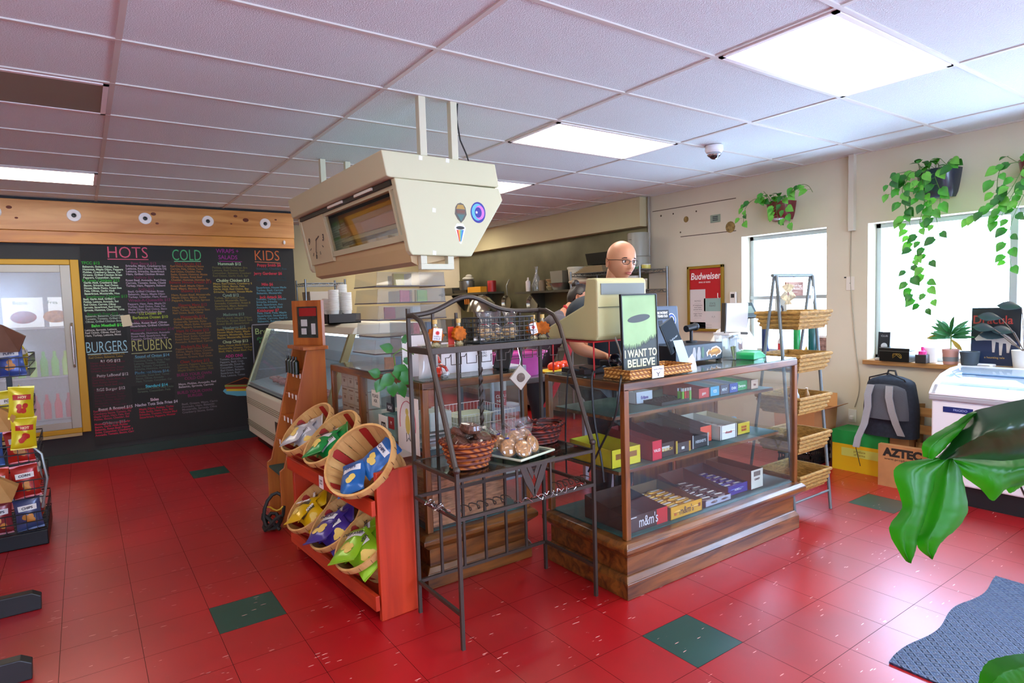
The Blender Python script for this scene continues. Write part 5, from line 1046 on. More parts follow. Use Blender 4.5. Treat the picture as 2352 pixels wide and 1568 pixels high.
# white point-of-sale terminal
PS = thing('sales_terminal', 'white sales terminal with hooded base, paper-white screen and devil sticker', 'sales terminal', (3.72, 2.62, ZC), rz=-.08)
MB().lathe([(.15, 0), (.155, .03), (.14, .10), (.10, .17), (.05, .195), (.001, .20)], (.03, .03, 0), 32, 1.25, .75, 2.6).build('hooded_base', mat('e4e2dc', .3), PS, smooth=60)
MB().prism([(-.10, .15), (.13, .15), (.145, .355), (-.085, .36)], 'y', -.015, .012).build('screen_shell', mat('d8dce4', .35), PS, smooth=0, bevel=.006); MB().prism([(-.112, .15), (-.10, .15), (-.085, .362), (-.097, .362)], 'y', -.02, .015).build('dark_edge', mat('3c3830', .4), PS, smooth=0)
for x in (-.05, .06): MB().box(x, .0, .12, x+.018, .02, .19).build('hinge', mat('e4e0d4', .4), PS, smooth=0, bevel=.003)
f = MB(); f.tube([(-.115, -.06, .12), (-.05, -.09, .155), (.02, -.10, .15)], .008, 6); f.build('grey_band', mat('4c4a44', .5), PS); MB().prism([(-.10, .06), (-.088, .045), (-.075, .045), (-.07, .055), (-.06, .045), (-.062, .10), (-.07, .085), (-.085, .085), (-.10, .10)], 'y', -.125, -.1235).build('devil_sticker', mat('6c2818', .5), PS, smooth=0)
CD = thing('customer_display', 'dark green customer display tilted above the basket stand rim', 'display', (4.0, 2.68, 1.36)); MB(M=Matrix.Rotation(-.5, 4, 'X')).box(-.10, -.012, 0, .11, .012, .125).build('housing', mat('2c3c38', .4), CD, smooth=0, bevel=.008); MB(M=Matrix.Rotation(-.5, 4, 'X')).box(-.065, -.0135, .035, .075, -.012, .095).build('screen', mat('94a89c', .2), CD, smooth=0); MB().tube([(0, .02, .02), (0, .03, -.05), (-.05, .02, -.16)], .012, 8).build('stem', mat('3c4844', .4), CD)
# tip jars and green holder
TJ = thing('tip_jar', 'clear square tip container with folded green notes near the green holder', 'jar', (3.45, 2.44, ZC)); MB().lathe([(.048, .002), (.05, .13)], (0, 0, 0), 32, 1, 1, 6).build('clear_body', glass((.92, .97, .97), 1.6, .05, .05), TJ); b = MB()
for q in range(5): b.add([(-.03+.008*q, -.03, .005), (.02+.004*q, -.02+.01*q, .005), (.025, -.01+.01*q, .07+.008*(q % 3)), (-.025+.01*q, -.02, .085)], [(0, 1, 2, 3)])
b.build('folded_notes', mat('8c9860', .8, var=.3, bs=40), TJ, smooth=0)
TJ2 = thing('clear_canister', 'larger clear canister with white rim behind the tip container', 'jar', (3.55, 2.55, ZC)); MB().lathe([(.06, .002), (.065, .15)], (0, 0, 0), 32, 1, 1, 6).build('clear_body', glass((.88, .92, .98), 1.6, .05, .06), TJ2); MB().lathe([(.066, .15), (.07, .152), (.07, .165), (.062, .165)], (0, 0, 0), 32, 1, 1, 6, capb=False).build('rim', WHITE, TJ2)
GH = thing('green_holder', 'bright green plastic wedge holder at the right of the counter', 'holder', (3.56, 2.38, ZC), rz=.2); MB().prism([(-.09, 0), (.10, 0), (.10, .018), (.0, .05), (-.08, .045), (-.09, .03)], 'y', -.06, .06).build('wedge_body', mat('18a058', .35), GH, smooth=0, bevel=.004)
f = MB()
for k in range(3): f.box(.02+.024*k, -.055, .04-.008*k, .028+.024*k, .055, .052-.009*k)
f.build('ridges', mat('28b468', .35), GH, smooth=0)
# ------------------------------------------------------------ candy inside the front case
def candy(label, x, y, z, w, d, h, side, front, txt=None, tc='f4f4f4', patch=None, fill=None, rz=0, hb=None, ts=.5, inner='5c3420', fit=0):
    t = thing('candy_box', label, 'candy box', (x, y, z), rz); hb = hb or h*1.5; th = .003
    m = mat(side, .6); b = MB()
    MB().box(0, 0, 0, w, th, h).build('front_flap', mat(front, .5), t, smooth=0)
    b.prism([(0, 0), (d, 0), (d, hb), (.04, h), (0, h)], 'x', 0, th); b.prism([(0, 0), (d, 0), (d, hb), (.04, h), (0, h)], 'x', w-th, w); b.box(0, d-th, 0, w, d, hb); b.box(0, 0, 0, w, d, th); b.build('carton', m, t, smooth=0)
    if patch:
        for (px0, px1, pz0_, pz1, c) in patch: MB().box(px0, -.0008, pz0_, px1, 0, pz1).build('printed_patch', mat(c, .5), t, smooth=0)
    if txt: text('lettering', txt, mat(tc, .5), h*ts, t, (w*.5, -.0012, h*.5), NY, off=.0006, ext=.0003, sx=.9, fit=fit)
    if fill:
        nm, c, c2 = fill; rd_ = random.Random(label)
        n = max(4, int(d/.028))
        for i in range(n):
            for k in range(2):
                q = thing(nm, '%s laid inside the %s' % (c2, label.split(',')[0]), 'candy', (x+w*(.27+.46*k)+rd_.uniform(-.005, .005), y+.02+(d-.04)*i/n, z+h*.55+.01*(i % 2)), rd_.uniform(-.15, .15), group=c2+'s in the '+label.split(',')[0])
                mm = mat(c, .28, .2, bump=.3, bs=40); MB().lathe([(.002, -.007), (.9*w*.22, -.006), (w*.23, 0), (.9*w*.22, .007), (.002, .008)], (0, 0, 0), 14, 1, .011/(w*.11), 3).build('wrapper', mm, q)
                MB().box(-w*.12, -.006, .007, w*.12, .006, .0095).build('printed_label', mat('e8e4e0', .5), q, smooth=0)
    return t
zd = .3075
candy('brown chocolate candies box, front left of the case floor', 2.27, 2.235, zd, .30, .34, .085, '3c1c12', '2c140e', 'm&m\'s', 'd8d8dc', patch=((.215, .30, .0, .085, 'c01820'), (.01, .06, .075, .08, 'd8d8d8'), ), ts=.95, fit=.145)
candy('yellow peanut candies box, second on the case floor', 2.585, 2.225, zd, .27, .34, .07, '6c4a20', 'd8a010', 'm&m\'s', '40301c', fill=('candy_pouch', 'd09818', 'yellow candy pouch'), ts=.8, patch=((.03, .05, .02, .04, 'c86018'), (.235, .255, .03, .05, '7c3c18')), fit=.12)
candy('grey cut-down carton of brown bars, third on the case floor', 2.90, 2.235, zd, .24, .36, .035, '4c2c20', 'b0b4c8', fill=('candy_bar', '3c2424', 'brown chocolate bar'), hb=.12)
candy('blue wrapped bars carton, fourth on the case floor', 3.16, 2.27, zd, .20, .34, .06, '3c2c2c', '1c2c8c', 'ALMOND', 'd0d8f0', fill=('candy_bar', '28348c', 'blue wrapped bar'), hb=.11, ts=.3)
candy('tall brown and white carton with slot, rightmost on the case floor', 3.38, 2.26, zd, .13, .34, .12, '7c4c30', 'd8d8cc', 'CANDY', '303030', hb=.13, ts=.15, patch=((.03, .1, .08, .11, '706860'),))
zm = .6305
candy('yellow carton at the left end of the middle shelf', 2.26, 2.34, zm, .22, .34, .10, 'c8b810', 'd8c810', None, patch=((.03, .19, .045, .075, '8c5a10'),), hb=.11)
candy('bright red carton just right of the corner post, middle shelf', 2.54, 2.31, zm, .08, .34, .11, '8c2020', 'd01838', 'VALID', 'f0d8d8', hb=.14, ts=.2)
candy('black and yellow carton with white slip on the middle shelf', 2.625, 2.33, zm, .12, .36, .08, '20201c', '24221c', 'CRUNCH', 'd0b048', hb=.15, ts=.3, patch=((-.07, .08, .035, .06, 'c8ccc8'),))
candy('gold edged dark carton in the middle of the middle shelf', 2.76, 2.33, zm, .13, .36, .06, '1c1814', '2c3438', None, hb=.12, patch=((.0, .015, 0, .075, 'b09820'), (.115, .13, 0, .06, 'b08818'), (.05, .075, .02, .035, 'd8d8d8')))
candy('dark chocolate bar carton with silver edges on the middle shelf', 2.92, 2.34, zm, .15, .36, .075, '14100e', '20181c', "HERSHEY'S", 'b8bcc4', hb=.12, ts=.3, patch=((0, .01, 0, .08, '9ca4a8'), (.14, .15, 0, .08, 'a4a8ac')))
candy('vivid orange carton on the middle shelf', 3.07, 2.40, zm, .11, .34, .10, '2c1c18', 'e84818', "Reese's", 'd8b428', hb=.14, ts=.26)
candy('white carton with red oval lettering on the middle shelf', 3.21, 2.36, zm, .17, .34, .09, 'd8d4c4', 'e4e4e0', 'Mounds', 'b82028', fill=('candy_bar', 'e4d8cc', 'white wrapped bar'), hb=.11, ts=.26, patch=((.01, .016, 0, .09, '282828'), (.155, .161, 0, .09, '282828')))
candy('yellow carton with red lettering, right of the white one', 3.42, 2.38, zm, .13, .34, .075, 'd8c8a0', 'e0c020', 'SUGAR\nBABIES', 'c03018', hb=.10, ts=.26)
tag(MB((3.62, 2.55, zm)).lathe([(.03, 0), (.035, .03), (.02, .06), (.015, .07)], (3.62, 2.55, zm), 14, capt=True).build('candy_jar', mat('5c98b8', .3)), 'small blue and white item at the right end of the middle shelf', 'candy')
zu = .9155
for lb, x, w, c, f, tx, tc in (('red gum carton on the top shelf, next to the lighters', 3.02, .10, 'a83028', 'c83028', 'gum', 'f0e0d8'), ('light blue gum carton on the top shelf', 3.13, .09, 'a8c8d0', '3ca0c8', 'ICE', 'f0f8ff'), ('white and black mint carton on the top shelf', 3.23, .08, 'c8c8c8', '404c60', 'MINT', 'd8e8f0'), ('dark blue gum carton on the top shelf', 3.32, .09, 'b0c0d8', '1c4ca0', 'Orbit', 'e8f0f8'), ('green gum carton on the top shelf', 3.42, .12, '90b890', '189850', 'Dentyne', 'e8f8e8'), ('pale pink carton at the right end of the top shelf', 3.55, .08, 'c8a890', 'd8b8a0', 'tea', '803020')):
    candy(lb, x, 2.37+.02*(w > .1), zu, w, .28, .06, c, f, tx, tc, hb=.075, ts=.4)
LT = thing('lighter_tray', 'black gridded lighter tray on the top shelf behind the glass', 'tray', (2.80, 2.36, zu)); f = MB()
for i in range(11): f.box(-.12+.024*i, 0, .0, -.118+.024*i, .16, .02)
for j in range(7): f.box(-.12, .026*j, .0, .12, .026*j+.002, .02)
f.box(-.12, 0, 0, .12, .16, .003); f.build('grid_tray', BLACK, LT, smooth=0)
for k in range(6):
    x = 2.875+.022*(k % 4); y = 2.372+.026*(k//4)
    t = thing('lighter', 'upright green or red lighter standing in the black grid tray', 'lighter', (x, y, zu+.004), group='lighters in the grid tray'); MB().box(-.009, -.006, 0, .009, .006, .058).build('body', mat(('68b028', 'b82828', '8c2020', '58a030')[k % 4], .25), t, smooth=0, bevel=.003); MB().box(-.008, -.005, .058, .008, .005, .076).build('metal_top', CHROME, t, smooth=0)
t = candy('white and purple carton at the left of the top shelf', 2.62, 2.50, zu, .14, .16, .07, 'd8d8dc', 'd4d8e4', 'Eclipse', '5c38a0', hb=.07, ts=.36)

# ------------------------------------------------------------ tiered basket stand
BSN = thing('basket_stand', 'grey metal A-frame stand with five woven seagrass baskets right of the counter', 'stand', (3.80, 2.22, 0)); o = BSN.location; GM = mat('6c7472', .45, .2)
SG2 = mat('a8803c', .75, bump=.9, bs=90, var=.35, stretch=(.35, .35, 1))
for x in (3.825, 4.275):
    f = MB(o); f.tube([(x, 2.225, 0), (x, 2.358, 1.655)], .011, 8).build('leg', GM, BSN)
    MB(o).tube([(x, 2.60, 0), (x, 2.375, 1.655)], .010, 8).build('leg', GM, BSN)
MB(o).tube([(3.825, 2.235, .13), (4.275, 2.235, .13)], .008, 8).build('cross_bar', GM, BSN); MB(o).tube([(3.795, 2.37, 1.655), (4.285, 2.37, 1.655)], .012, 8).build('top_bar', GM, BSN)
for z in (1.405, 1.115, .83, .565, .30):
    f = MB(o); X0, X1, Y0_, Y1_ = 3.85, 4.245, 2.21, 2.53; H = .115
    f.tbox(X0+.03, Y0_+.03, z-H, X1-.03, Y1_-.03, z, .032, .03); n = len(f.f); f.f.pop(1); f.mi.pop(1)
    g = MB(o); g.tbox(X0+.04, Y0_+.04, z-H+.01, X1-.04, Y1_-.04, z, .03, .028); g.f.pop(1)
    f.add([p+o for p in g.v], [q[::-1] for q in g.f]); bk = f.build('seagrass_basket', SG2, BSN, smooth=0)
    for k in range(4):
        zz = z-.002-.028*k; s_ = .031*k/4
        MB(o).tube([(X0+s_, Y0_+s_, zz), (X1-s_, Y0_+s_, zz), (X1-s_, Y1_-s_, zz), (X0+s_, Y1_-s_, zz)], .0125, 8, closed=True).build('coil', SG2, bk).location = (0, 0, 0)
sg = thing('wooden_sign', 'small weathered brown wooden sign hung from the stand top', 'sign', (4.04, 2.36, 1.645)); MB().box(-.105, -.006, -.13, .105, .006, -.035).build('board', wood('7c5040', 'b08c78', 'x', .8, 5), sg, smooth=0); text('lettering', 'Baked North Sugar\nMAPLE PRODUCTS\n~~~~~', mat('ece0d0', .7), .022, sg, (0, -.0068, -.082), NY, ext=.0003); MB().tube([(-.08, 0, -.035), (0, 0, 0), (.08, 0, -.035)], .0015, 4).build('string', DARK, sg)
rs = thing('ribbon_rosette', 'gathered pale ribbon rosette tied to the stand left leg', 'ornament', (3.85, 2.30, 1.53)); b = MB(); n = 24; b.add([(.012*math.cos(2*PI*i/n)*(1+5*j/4), -.01+.008*math.sin(i*1.57)*j/2, .012*math.sin(2*PI*i/n)*(1+5*j/4)) for j in range(5) for i in range(n)], [(j*n+i, j*n+(i+1) % n, (j+1)*n+(i+1) % n, (j+1)*n+i) for j in range(4) for i in range(n)]); b.build('ruffle', mat('b8ac88', .7, var=.4, bs=60), rs)
tag(MB((4.22, 2.33, 1.52)).ball((4.22, 2.33, 1.52), .03, 12, 8, .6, .3, 2).build('crystal_drop', glass((.9, .95, 1), 3, .05, .3)), 'clear hanging drop by the stand right leg', 'ornament')
pf = thing('photo_card', 'beige picture card with small dark flower standing in the top basket', 'card', (4.08, 2.48, 1.36)); MB().box(-.07, 0, 0, .07, .003, .135).build('card', mat('a89c80', .7), pf, smooth=0); b = MB()
for q in range(9): b.ball((.02*math.cos(q*.7), -.002, .06+.022*math.sin(q*.7)), .010, 8, 5, 1, .1)
b.box(-.025, -.003, .018, .025, -.001, .035); b.build('flower_print', mat('3c3834', .7), pf)
def bottle(label, x, y, z, r, h, c, neck=True, group=None, nm='bottle', lab=None):
    t = thing(nm, label, 'bottle', (x, y, z), group=group); m = mat(c, .25, coat=.3)
    MB().lathe([(r*.95, 0), (r, .01), (r, h*.68), (r*.45, h*.85), (r*.4, h)] if neck else [(r*.95, 0), (r, .01), (r, h*.94), (r*.8, h)], (0, 0, 0), 18, capt=True).build('bottle_body', m, t)
    if lab: MB().lathe([(r*1.015, h*.2), (r*1.015, h*.55)], (0, 0, 0), 18, capb=False).build('label_band', mat(lab, .6), t)
    return t
bottle('small clear bottle with black cap in the third basket from the top', 4.0, 2.32, .725, .02, .15, 'c0c4c4', lab='282828'); bottle('small brown bottle in the third basket beside the capped one', 4.08, 2.40, .725, .02, .13, '5c3c28', lab='d8d0c0'); bottle('small amber bottle at the right of the third basket', 4.15, 2.33, .725, .02, .14, 'b08040')
# sill of window 1 things
for lb, y, r, h, c, nk, lab in (('tall green spray can on the small window sill', 3.28, .035, .27, '189848', False, None), ('thick teal green bottle on the small window sill', 3.12, .045, .30, '146060', False, None), ('navy blue canister at the left end of the small window sill', 3.62, .035, .28, '1c3460', False, None), ('tiny yellow bottle between the green can and teal bottle', 3.19, .016, .08, 'd8a818', True, None), ('white bottle with red label on the small window sill', 3.45, .03, .18, 'e8e4e0', True, 'c03840')):
    bottle(lb, 5.67, y, .937, r, h, c, nk, lab=lab)
t = thing('photo_print', 'white bordered photo print leaning at the right of the small window', 'photo', (5.64, 3.02, .937), rot=(0, .1, 0)); MB().box(-.003, -.055, 0, 0, .055, .19).build('border', PAPER, t, smooth=0); MB().box(-.004, -.045, .015, -.003, .045, .17).build('picture', mat('9c7c74', .6, var=.7, bs=30), t, smooth=0)
tag(MB((5.66, 2.99, .937)).lathe([(.03, 0), (.04, .05), (.02, .1), (.01, .13)], (5.70, 2.985, .937), 14, capt=True).build('blue_ornament', mat('1c3c8c', .2)), 'small dark blue ornament in the right corner of the small window', 'ornament')
# thermostat, beer sign
t = thing('thermostat', 'small pale thermostat on the wall left of the small window', 'thermostat', (RW-.002, 3.93, 1.50)); MB().box(-.025, -.035, -.06, 0, .035, .06).build('case', mat('e4e2da', .4), t, smooth=0, bevel=.004); MB().box(-.0265, -.02, .0, -.0248, .02, .04).build('display', DARK, t, smooth=0)
BD = thing('framed_sign', 'gold framed red beer sign covered by paper notices on the window wall', 'sign', (RW-.002, 4.28, 1.14)); GF = mat('a88834', .35, .7)
for q in ((-.235, 0, -.205, .715), (.205, 0, .235, .715), (-.235, .685, .235, .715), (-.235, 0, .235, .03)): MB().box(-.03, q[0], q[1], 0, q[2], q[3]).build('gold_frame', GF, BD, smooth=0, bevel=.004)
MB().box(-.012, -.21, .02, -.004, .21, .69).build('red_panel', mat('b81420', .35), BD, smooth=0)
text('brand_lettering', 'Budweiser', WHITE, .105, BD, (-.0128, .0, .60), NX, off=.0015, shear=.15, sx=.88); text('small_lettering', 'KING OF BEERS', WHITE, .022, BD, (-.0128, .01, .535), NX); text('side_lettering', 'U', WHITE, .09, BD, (-.0128, -.18, .38), NX)
for y0_, y1_, z0, z1, c, s in ((.0, .205, .02, .46, 'd4ccc8', 'NOTICE\n------------\nall employees\nmust keep\nposted here\n------------\nwages hours\nsafety rules\n------------'), (-.205, .02, .22, .36, '90b0a8', 'STATE\nPERMIT'), (-.205, .0, .10, .22, 'd0ccc8', '/\\_/\\'), (-.205, .205, .02, .10, 'd4cdc8', '-------------------\n-------------------')):
    g = MB().box(-.0145, y0_, z0, -.0125, y1_, z1).build('paper_notice', mat(c, .8), BD, smooth=0); text('notice_lettering', s, mat('5c5858', .8), .026 if 'NOT' not in s else .023, g, (-.0148, (y0_+y1_)/2, (z0+z1)/2), NX, ext=.0002)
# small things on the window wall
for lb, y, z, c in (('black switch dot on the wall between the windows', 2.79, 1.655, '202020'),): tag(MB((RW-.003, y, z)).box(RW-.006, y-.008, z-.006, RW-.001, y+.008, z+.006).build('wall_dot', mat(c, .5)), lb, 'switch')
t = thing('switch_plate', 'pale blank switch plate on the wall between the two windows', 'switch', (RW-.001, 2.745, 1.60)); MB().box(-.006, -.035, -.06, 0, .035, .06).build('plate', mat('dcd4c4', .5), t, smooth=0, bevel=.002); MB().box(-.008, -.003, .0, -.0055, .003, .006).build('screw', DARK, t, smooth=0)
t = thing('relay_box', 'little grey-green vent plate with dark slots, high beside the plaster scars', 'vent', (RW-.001, 4.15, 2.345)); MB().box(-.01, -.06, -.04, 0, .06, .04).build('plate', mat('8c9c88', .6), t, smooth=0)
for k in range(3): MB().box(-.012, -.035, -.022+.018*k, -.0098, .03, -.013+.018*k).build('slot', mat('20303c', .5), t, smooth=0)
t = thing('wall_outlet', 'white double outlet low on the window wall left of the backpack', 'outlet', (RW-.001, 2.72, .42)); MB().box(-.006, -.036, -.058, 0, .036, .058).build('plate', mat('dcd8cc', .5), t, smooth=0, bevel=.002); MB().box(-.03, -.015, -.03, -.006, .015, .0).build('plug', WHITE, t, smooth=0, bevel=.003)
cable('thin grey wire running down the wall between the windows', [(RW-.006, 2.74, 2.06), (RW-.006, 2.74, 1.6), (RW-.006, 2.70, 1.1), (RW-.006, 2.66, .7), (RW-.006, 2.70, .5)], .004, mat('a8a088', .6), 'wall wire')
# ------------------------------------------------------------ kitchen along the window wall
def shelfboard(label, y0, y1, z, br):
    t = thing('wall_shelf', label, 'shelf', (5.3, y0, z)); o = t.location
    MB(o).box(5.26, y0, z-.03, RW-.02, y1, z).build('board', mat('6c6a60', .35, .8), t, smooth=0)
    for y in br: MB(o).prism([(5.56, z-.3), (5.58, z-.3), (5.58, z-.03), (5.34, z-.03), (5.34, z-.05)], 'y', y, y+.03).build('bracket', mat('5a584e', .4, .8), t, smooth=0)
    return t
shelfboard('steel wall shelf with pans and a yellow box, far end of the kitchen', 8.15, 9.75, 1.69, (8.5, 9.4)); shelfboard('steel wall shelf with a white bucket and pans, nearer stretch of the kitchen', 6.0, 7.4, 1.665, (6.3, 7.1))
def kit(name, label, cat, y, z, build, m, x=5.40):
    b = MB((x, y, z)); build(b, x, y, z); return tag(b.build(name, m), label, cat)
PANM = mat('8c8c86', .3, .8)
kit('steel_pan', 'rectangular steel pan at the far left of the far kitchen shelf', 'pan', 9.45, 1.691, lambda b, x, y, z: b.tbox(x-.12, y-.16, z, x+.12, y+.16, z+.10, .02, .02), PANM)
kit('oven_tray', 'flat dark steel tray under the stacked pots on the far kitchen shelf', 'tray', 9.0, 1.691, lambda b, x, y, z: b.tbox(x-.13, y-.2, z, x+.1, y+.2, z+.05, .02, .02), mat('5c5c58', .35, .7))
kit('stock_pot', 'steel pot stacked on the dark tray of the far kitchen shelf', 'pot', 9.0, 1.742, lambda b, x, y, z: b.lathe([(.12, 0), (.13, .02), (.13, .15), (.14, .155)], (x, y, z), 20, capt=True), PANM)
kit('crumpled_plastic', 'heap of pale crumpled plastic on top of the stacked pot', 'plastic', 8.95, 1.898, lambda b, x, y, z: (b.ball((x, y, z+.03), .1, 14, 8, 1, 1, .4), b.ball((x, y-.03, z+.07), .06, 12, 8, 1, 1, .6)), mat('b8b4a4', .6, bump=.5, bs=30))
kit('yellow_box', 'yellow orange carton lying on the far kitchen shelf', 'box', 8.55, 1.691, lambda b, x, y, z: b.box(x-.14, y-.2, z, x-.02, y+.2, z+.09), mat('d09018', .6))
kit('red_canister', 'red lidded canister behind the yellow carton on the far shelf', 'canister', 8.32, 1.691, lambda b, x, y, z: b.lathe([(.07, 0), (.07, .14), (.075, .14), (.07, .18)], (x+.06, y, z), 16, capt=True), mat('a02020', .4))
kit('orange_tongs', 'orange handled tongs hanging under the far kitchen shelf', 'tongs', 8.85, 1.5, lambda b, x, y, z: [b.box(x-.12, y-.1+.06*k, z, x-.11, y-.07+.06*k, z+.15) for k in range(3)], mat('b86820', .5))
kit('squeeze_bottle', 'white squeeze bottle with red cap on the nearer kitchen shelf', 'bottle', 7.15, 1.666, lambda b, x, y, z: b.lathe([(.035, 0), (.037, .14), (.015, .16), (.012, .2)], (x-.08, y, z), 14, capt=True), mat('d8d0c8', .4))
kit('glass_decanter', 'clear glass bottle behind the squeeze bottle on the nearer shelf', 'bottle', 7.05, 1.666, lambda b, x, y, z: b.lathe([(.05, 0), (.06, .15), (.02, .25), (.02, .33), (.03, .35)], (x, y, z), 16, capt=True), glass((.9, .92, .9), 3, .05, .15))
kit('spice_jars', 'small brown spice tub on the nearer kitchen shelf', 'jar', 6.92, 1.666, lambda b, x, y, z: b.lathe([(.05, 0), (.055, .11), (.04, .15)], (x, y, z), 14, capt=True), mat('7c6850', .5))
kit('stacked_bowls', 'stack of tan bowls on the nearer kitchen shelf', 'bowls', 6.72, 1.666, lambda b, x, y, z: [b.lathe([(.04, .05*k), (.075, .05*k+.05), (.07, .055+.05*k)], (x, y, z), 18, capt=True) for k in range(3)], mat('a8946c', .5))
kit('loaf_pan', 'low oval steel pan on the nearer kitchen shelf', 'pan', 6.50, 1.666, lambda b, x, y, z: b.lathe([(.10, 0), (.14, .09), (.15, .095)], (x, y, z), 28, .9, 1.2, 3, capt=True), PANM)
kit('steel_box', 'square pale steel container standing on the low oval pan', 'container', 6.50, 1.763, lambda b, x, y, z: b.tbox(x-.08, y-.12, z, x+.08, y+.12, z+.16, .01, .01), mat('9c9c90', .4, .5))
BKT = thing('white_bucket', 'white plastic bucket on the nearer kitchen shelf, left of the man', 'bucket', (5.38, 6.14, 1.666)); MB().lathe([(.10, 0), (.125, .26), (.135, .26), (.135, .285), (.125, .29)], (0, 0, 0), 28, capt=True).build('bucket_body', mat('d0d0c0', .4), BKT); MB().tube([(0, .13*math.cos(a), .26-.13*math.sin(a)) for a in [PI*i/12 for i in range(13)]], .004, 5).build('wire_handle', CHROME, BKT)
for lb, y, z, r in (('left skillet hanging by its handle under the nearer shelf gap', 7.92, 1.50, .13), ('right skillet hanging below the end of the nearer kitchen shelf', 7.25, 1.48, .14)):
    t = thing('skillet', lb, 'pan', (5.5, y, z), group='skillets on the kitchen wall'); t['label'] = lb; del t['group']
    b = MB(M=Matrix.Rotation(-PI/2, 4, 'Y')); b.lathe([(r*.8, 0), (r, .05), (r*.96, .05), (r*.76, .008), (.001, .008)], (0, 0, 0), 28); b.build('pan_bowl', mat('a8a494', .25, .9), t); MB().tube([(-.02, 0, r*.95), (-.03, .0, r+.14), (.03, 0, r+.24)], .010, 8).build('handle', PANM, t)
SB = thing('mixing_bowl', 'upturned shiny steel colander on a tall steel pot behind the bread rack arch', 'bowl', (5.06, 8.0, 1.391)); MB().lathe([(.24, 0), (.235, .02), (.20, .13), (.12, .21), (.05, .235), (.001, .24)], (0, 0, 0), 32, capb=False).build('bowl_dome', mat('b0aca0', .2, .95), SB); MB().tube([(.05*math.cos(a), .05*math.sin(a), .245) for a in [2*PI*i/14 for i in range(14)]], .006, 6, closed=True).build('foot_ring', PANM, SB)
kit('stock_pot', 'tall steel pot under the upturned colander on the kitchen counter', 'pot', 8.0, .921, lambda b, x, y, z: b.lathe([(.19, 0), (.19, .45), (.2, .46), (.2, .469)], (x, y, z), 28, capt=True), PANM, 5.12)
KC = thing('kitchen_counter', 'long stainless counter along the kitchen wall', 'counter', (4.95, 6.05, 0)); o = KC.location
MB(o).box(4.92, 6.05, .88, RW-.02, 9.7, .92).build('counter_top', STEEL, KC, smooth=0, bevel=.004); MB(o).box(4.98, 6.07, .1, RW-.04, 9.68, .88).build('cabinet_body', mat('7c7c74', .4, .7), KC, smooth=0)
for k in range(5): MB(o).box(4.965, 6.1+.72*k, .14, 4.98, 6.78+.72*k, .84).build('door_panel', mat('8c8c84', .35, .8), KC, smooth=0, bevel=.003)
for k, (y, h, c, lb) in enumerate(((9.2, .34, '8c8c88', 'tall steel container far left on the kitchen counter'), (8.7, .2, '5c5850', 'dark pan with pot lid on the kitchen counter'), (7.6, .16, '9c9c94', 'low steel pan on the kitchen counter between skillets and rack'), (6.9, .15, '484440', 'black griddle box on the kitchen counter'), (6.3, .22, 'a09c90', 'steel insert pan on the kitchen counter behind the woman'))):
    kit('kitchen_container', lb, 'pan', y, .921, lambda b, x, y_, z, h=h: b.tbox(x-.15, y_-.18, z, x+.12, y_+.18, z+h, .02, .02), mat(c, .35, .7), 5.25)
ws = wire_shelf('wire_shelving', 'chrome wire shelving unit against the window wall, topped by a tall tub', 5.10, 4.78, 5.55, 5.95, (.5, .95, 1.42, 1.62, 1.85), 1.88)
tb = thing('storage_tub', 'tall translucent graduated round tub stack on the wire shelving top', 'tub', (5.30, 4.98, 1.853)); MB().lathe([(.12, 0), (.125, .14), (.135, .15), (.115, .15), (.125, .40), (.12, .415), (.001, .42)], (0, 0, 0), 32).build('tub_body', mat('a8a898', .35, tr=.3), tb); MB().lathe([(.127, .0), (.129, .025)], (0, 0, 0), 32, capb=False).build('green_band', mat('3c7c5c', .5), tb)
b = MB()
for k in range(6): b.box(-.137, -.02, .06+.055*k, -.134, .02, .064+.055*k)
b.build('scale_marks', DARK, tb)
for lb, y, z, r, h, c in (('left clear lidded canister on the middle wire shelf', 5.25, 1.623, .085, .17, 'c8c8bc'), ('white filled canister on the middle wire shelf', 5.03, 1.623, .08, .16, 'dcdcd8'), ('cream round plate standing on the middle wire shelf', 4.87, 1.623, .06, .12, 'b8b498'), ('yellow sponge pack on the wire shelving top', 4.82, 1.853, .05, .05, 'c8c060')):
    t = thing('canister', lb, 'canister', (5.25, y, z)); MB().lathe([(r*.95, 0), (r, .01), (r, h*.85)], (0, 0, 0), 24, 1 if 'plate' not in lb else .2, capt=True).build('canister_body', mat(c, .35), t); MB().lathe([(r*1.04, h*.85), (r*1.04, h), (r*.9, h)], (0, 0, 0), 24, 1 if 'plate' not in lb else .2, capt=True).build('lid', mat('d0d0c4', .4), t)
kit('carton', 'white and blue carton on the wire shelf above the monitor', 'box', 4.98, 1.423, lambda b, x, y, z: b.box(x-.15, y-.17, z, x+.1, y+.12, z+.09), mat('c8ccd4', .6), 5.28)
kit('wire_crate', 'black mesh crate behind the man on the wire shelving', 'crate', 5.6, 1.623, lambda b, x, y, z: [b.tube([(x-.12, y-.17, z+.012+.03*k), (x+.12, y-.17, z+.012+.03*k), (x+.12, y+.17, z+.012+.03*k), (x-.12, y+.17, z+.012+.03*k)], .004, 4, closed=True) for k in range(5)]+[b.tube([(x-.12, y-.17+.034*k, z), (x-.12, y-.17+.034*k, z+.14)], .003, 4) for k in range(11)], BLACK, 5.28)
kit('flat_carton_stack', 'stack of flattened cardboard on the wire shelving top left of the man', 'cardboard', 5.62, 1.853, lambda b, x, y, z: [b.box(x-.2+.01*k, y-.26+.015*k, z+.012*k, x+.15, y+.26-.02*k, z+.012*k+.010) for k in range(7)], mat('8c7858', .8), 5.3)
kit('paper_sack', 'white and brown paper sack under the flattened cardboard pile', 'bag', 5.85, 1.70, lambda b, x, y, z: b.ball((x, y, z+.05), .16, 16, 10, .9, 1.3, .3), mat('b8a890', .7), 5.2)
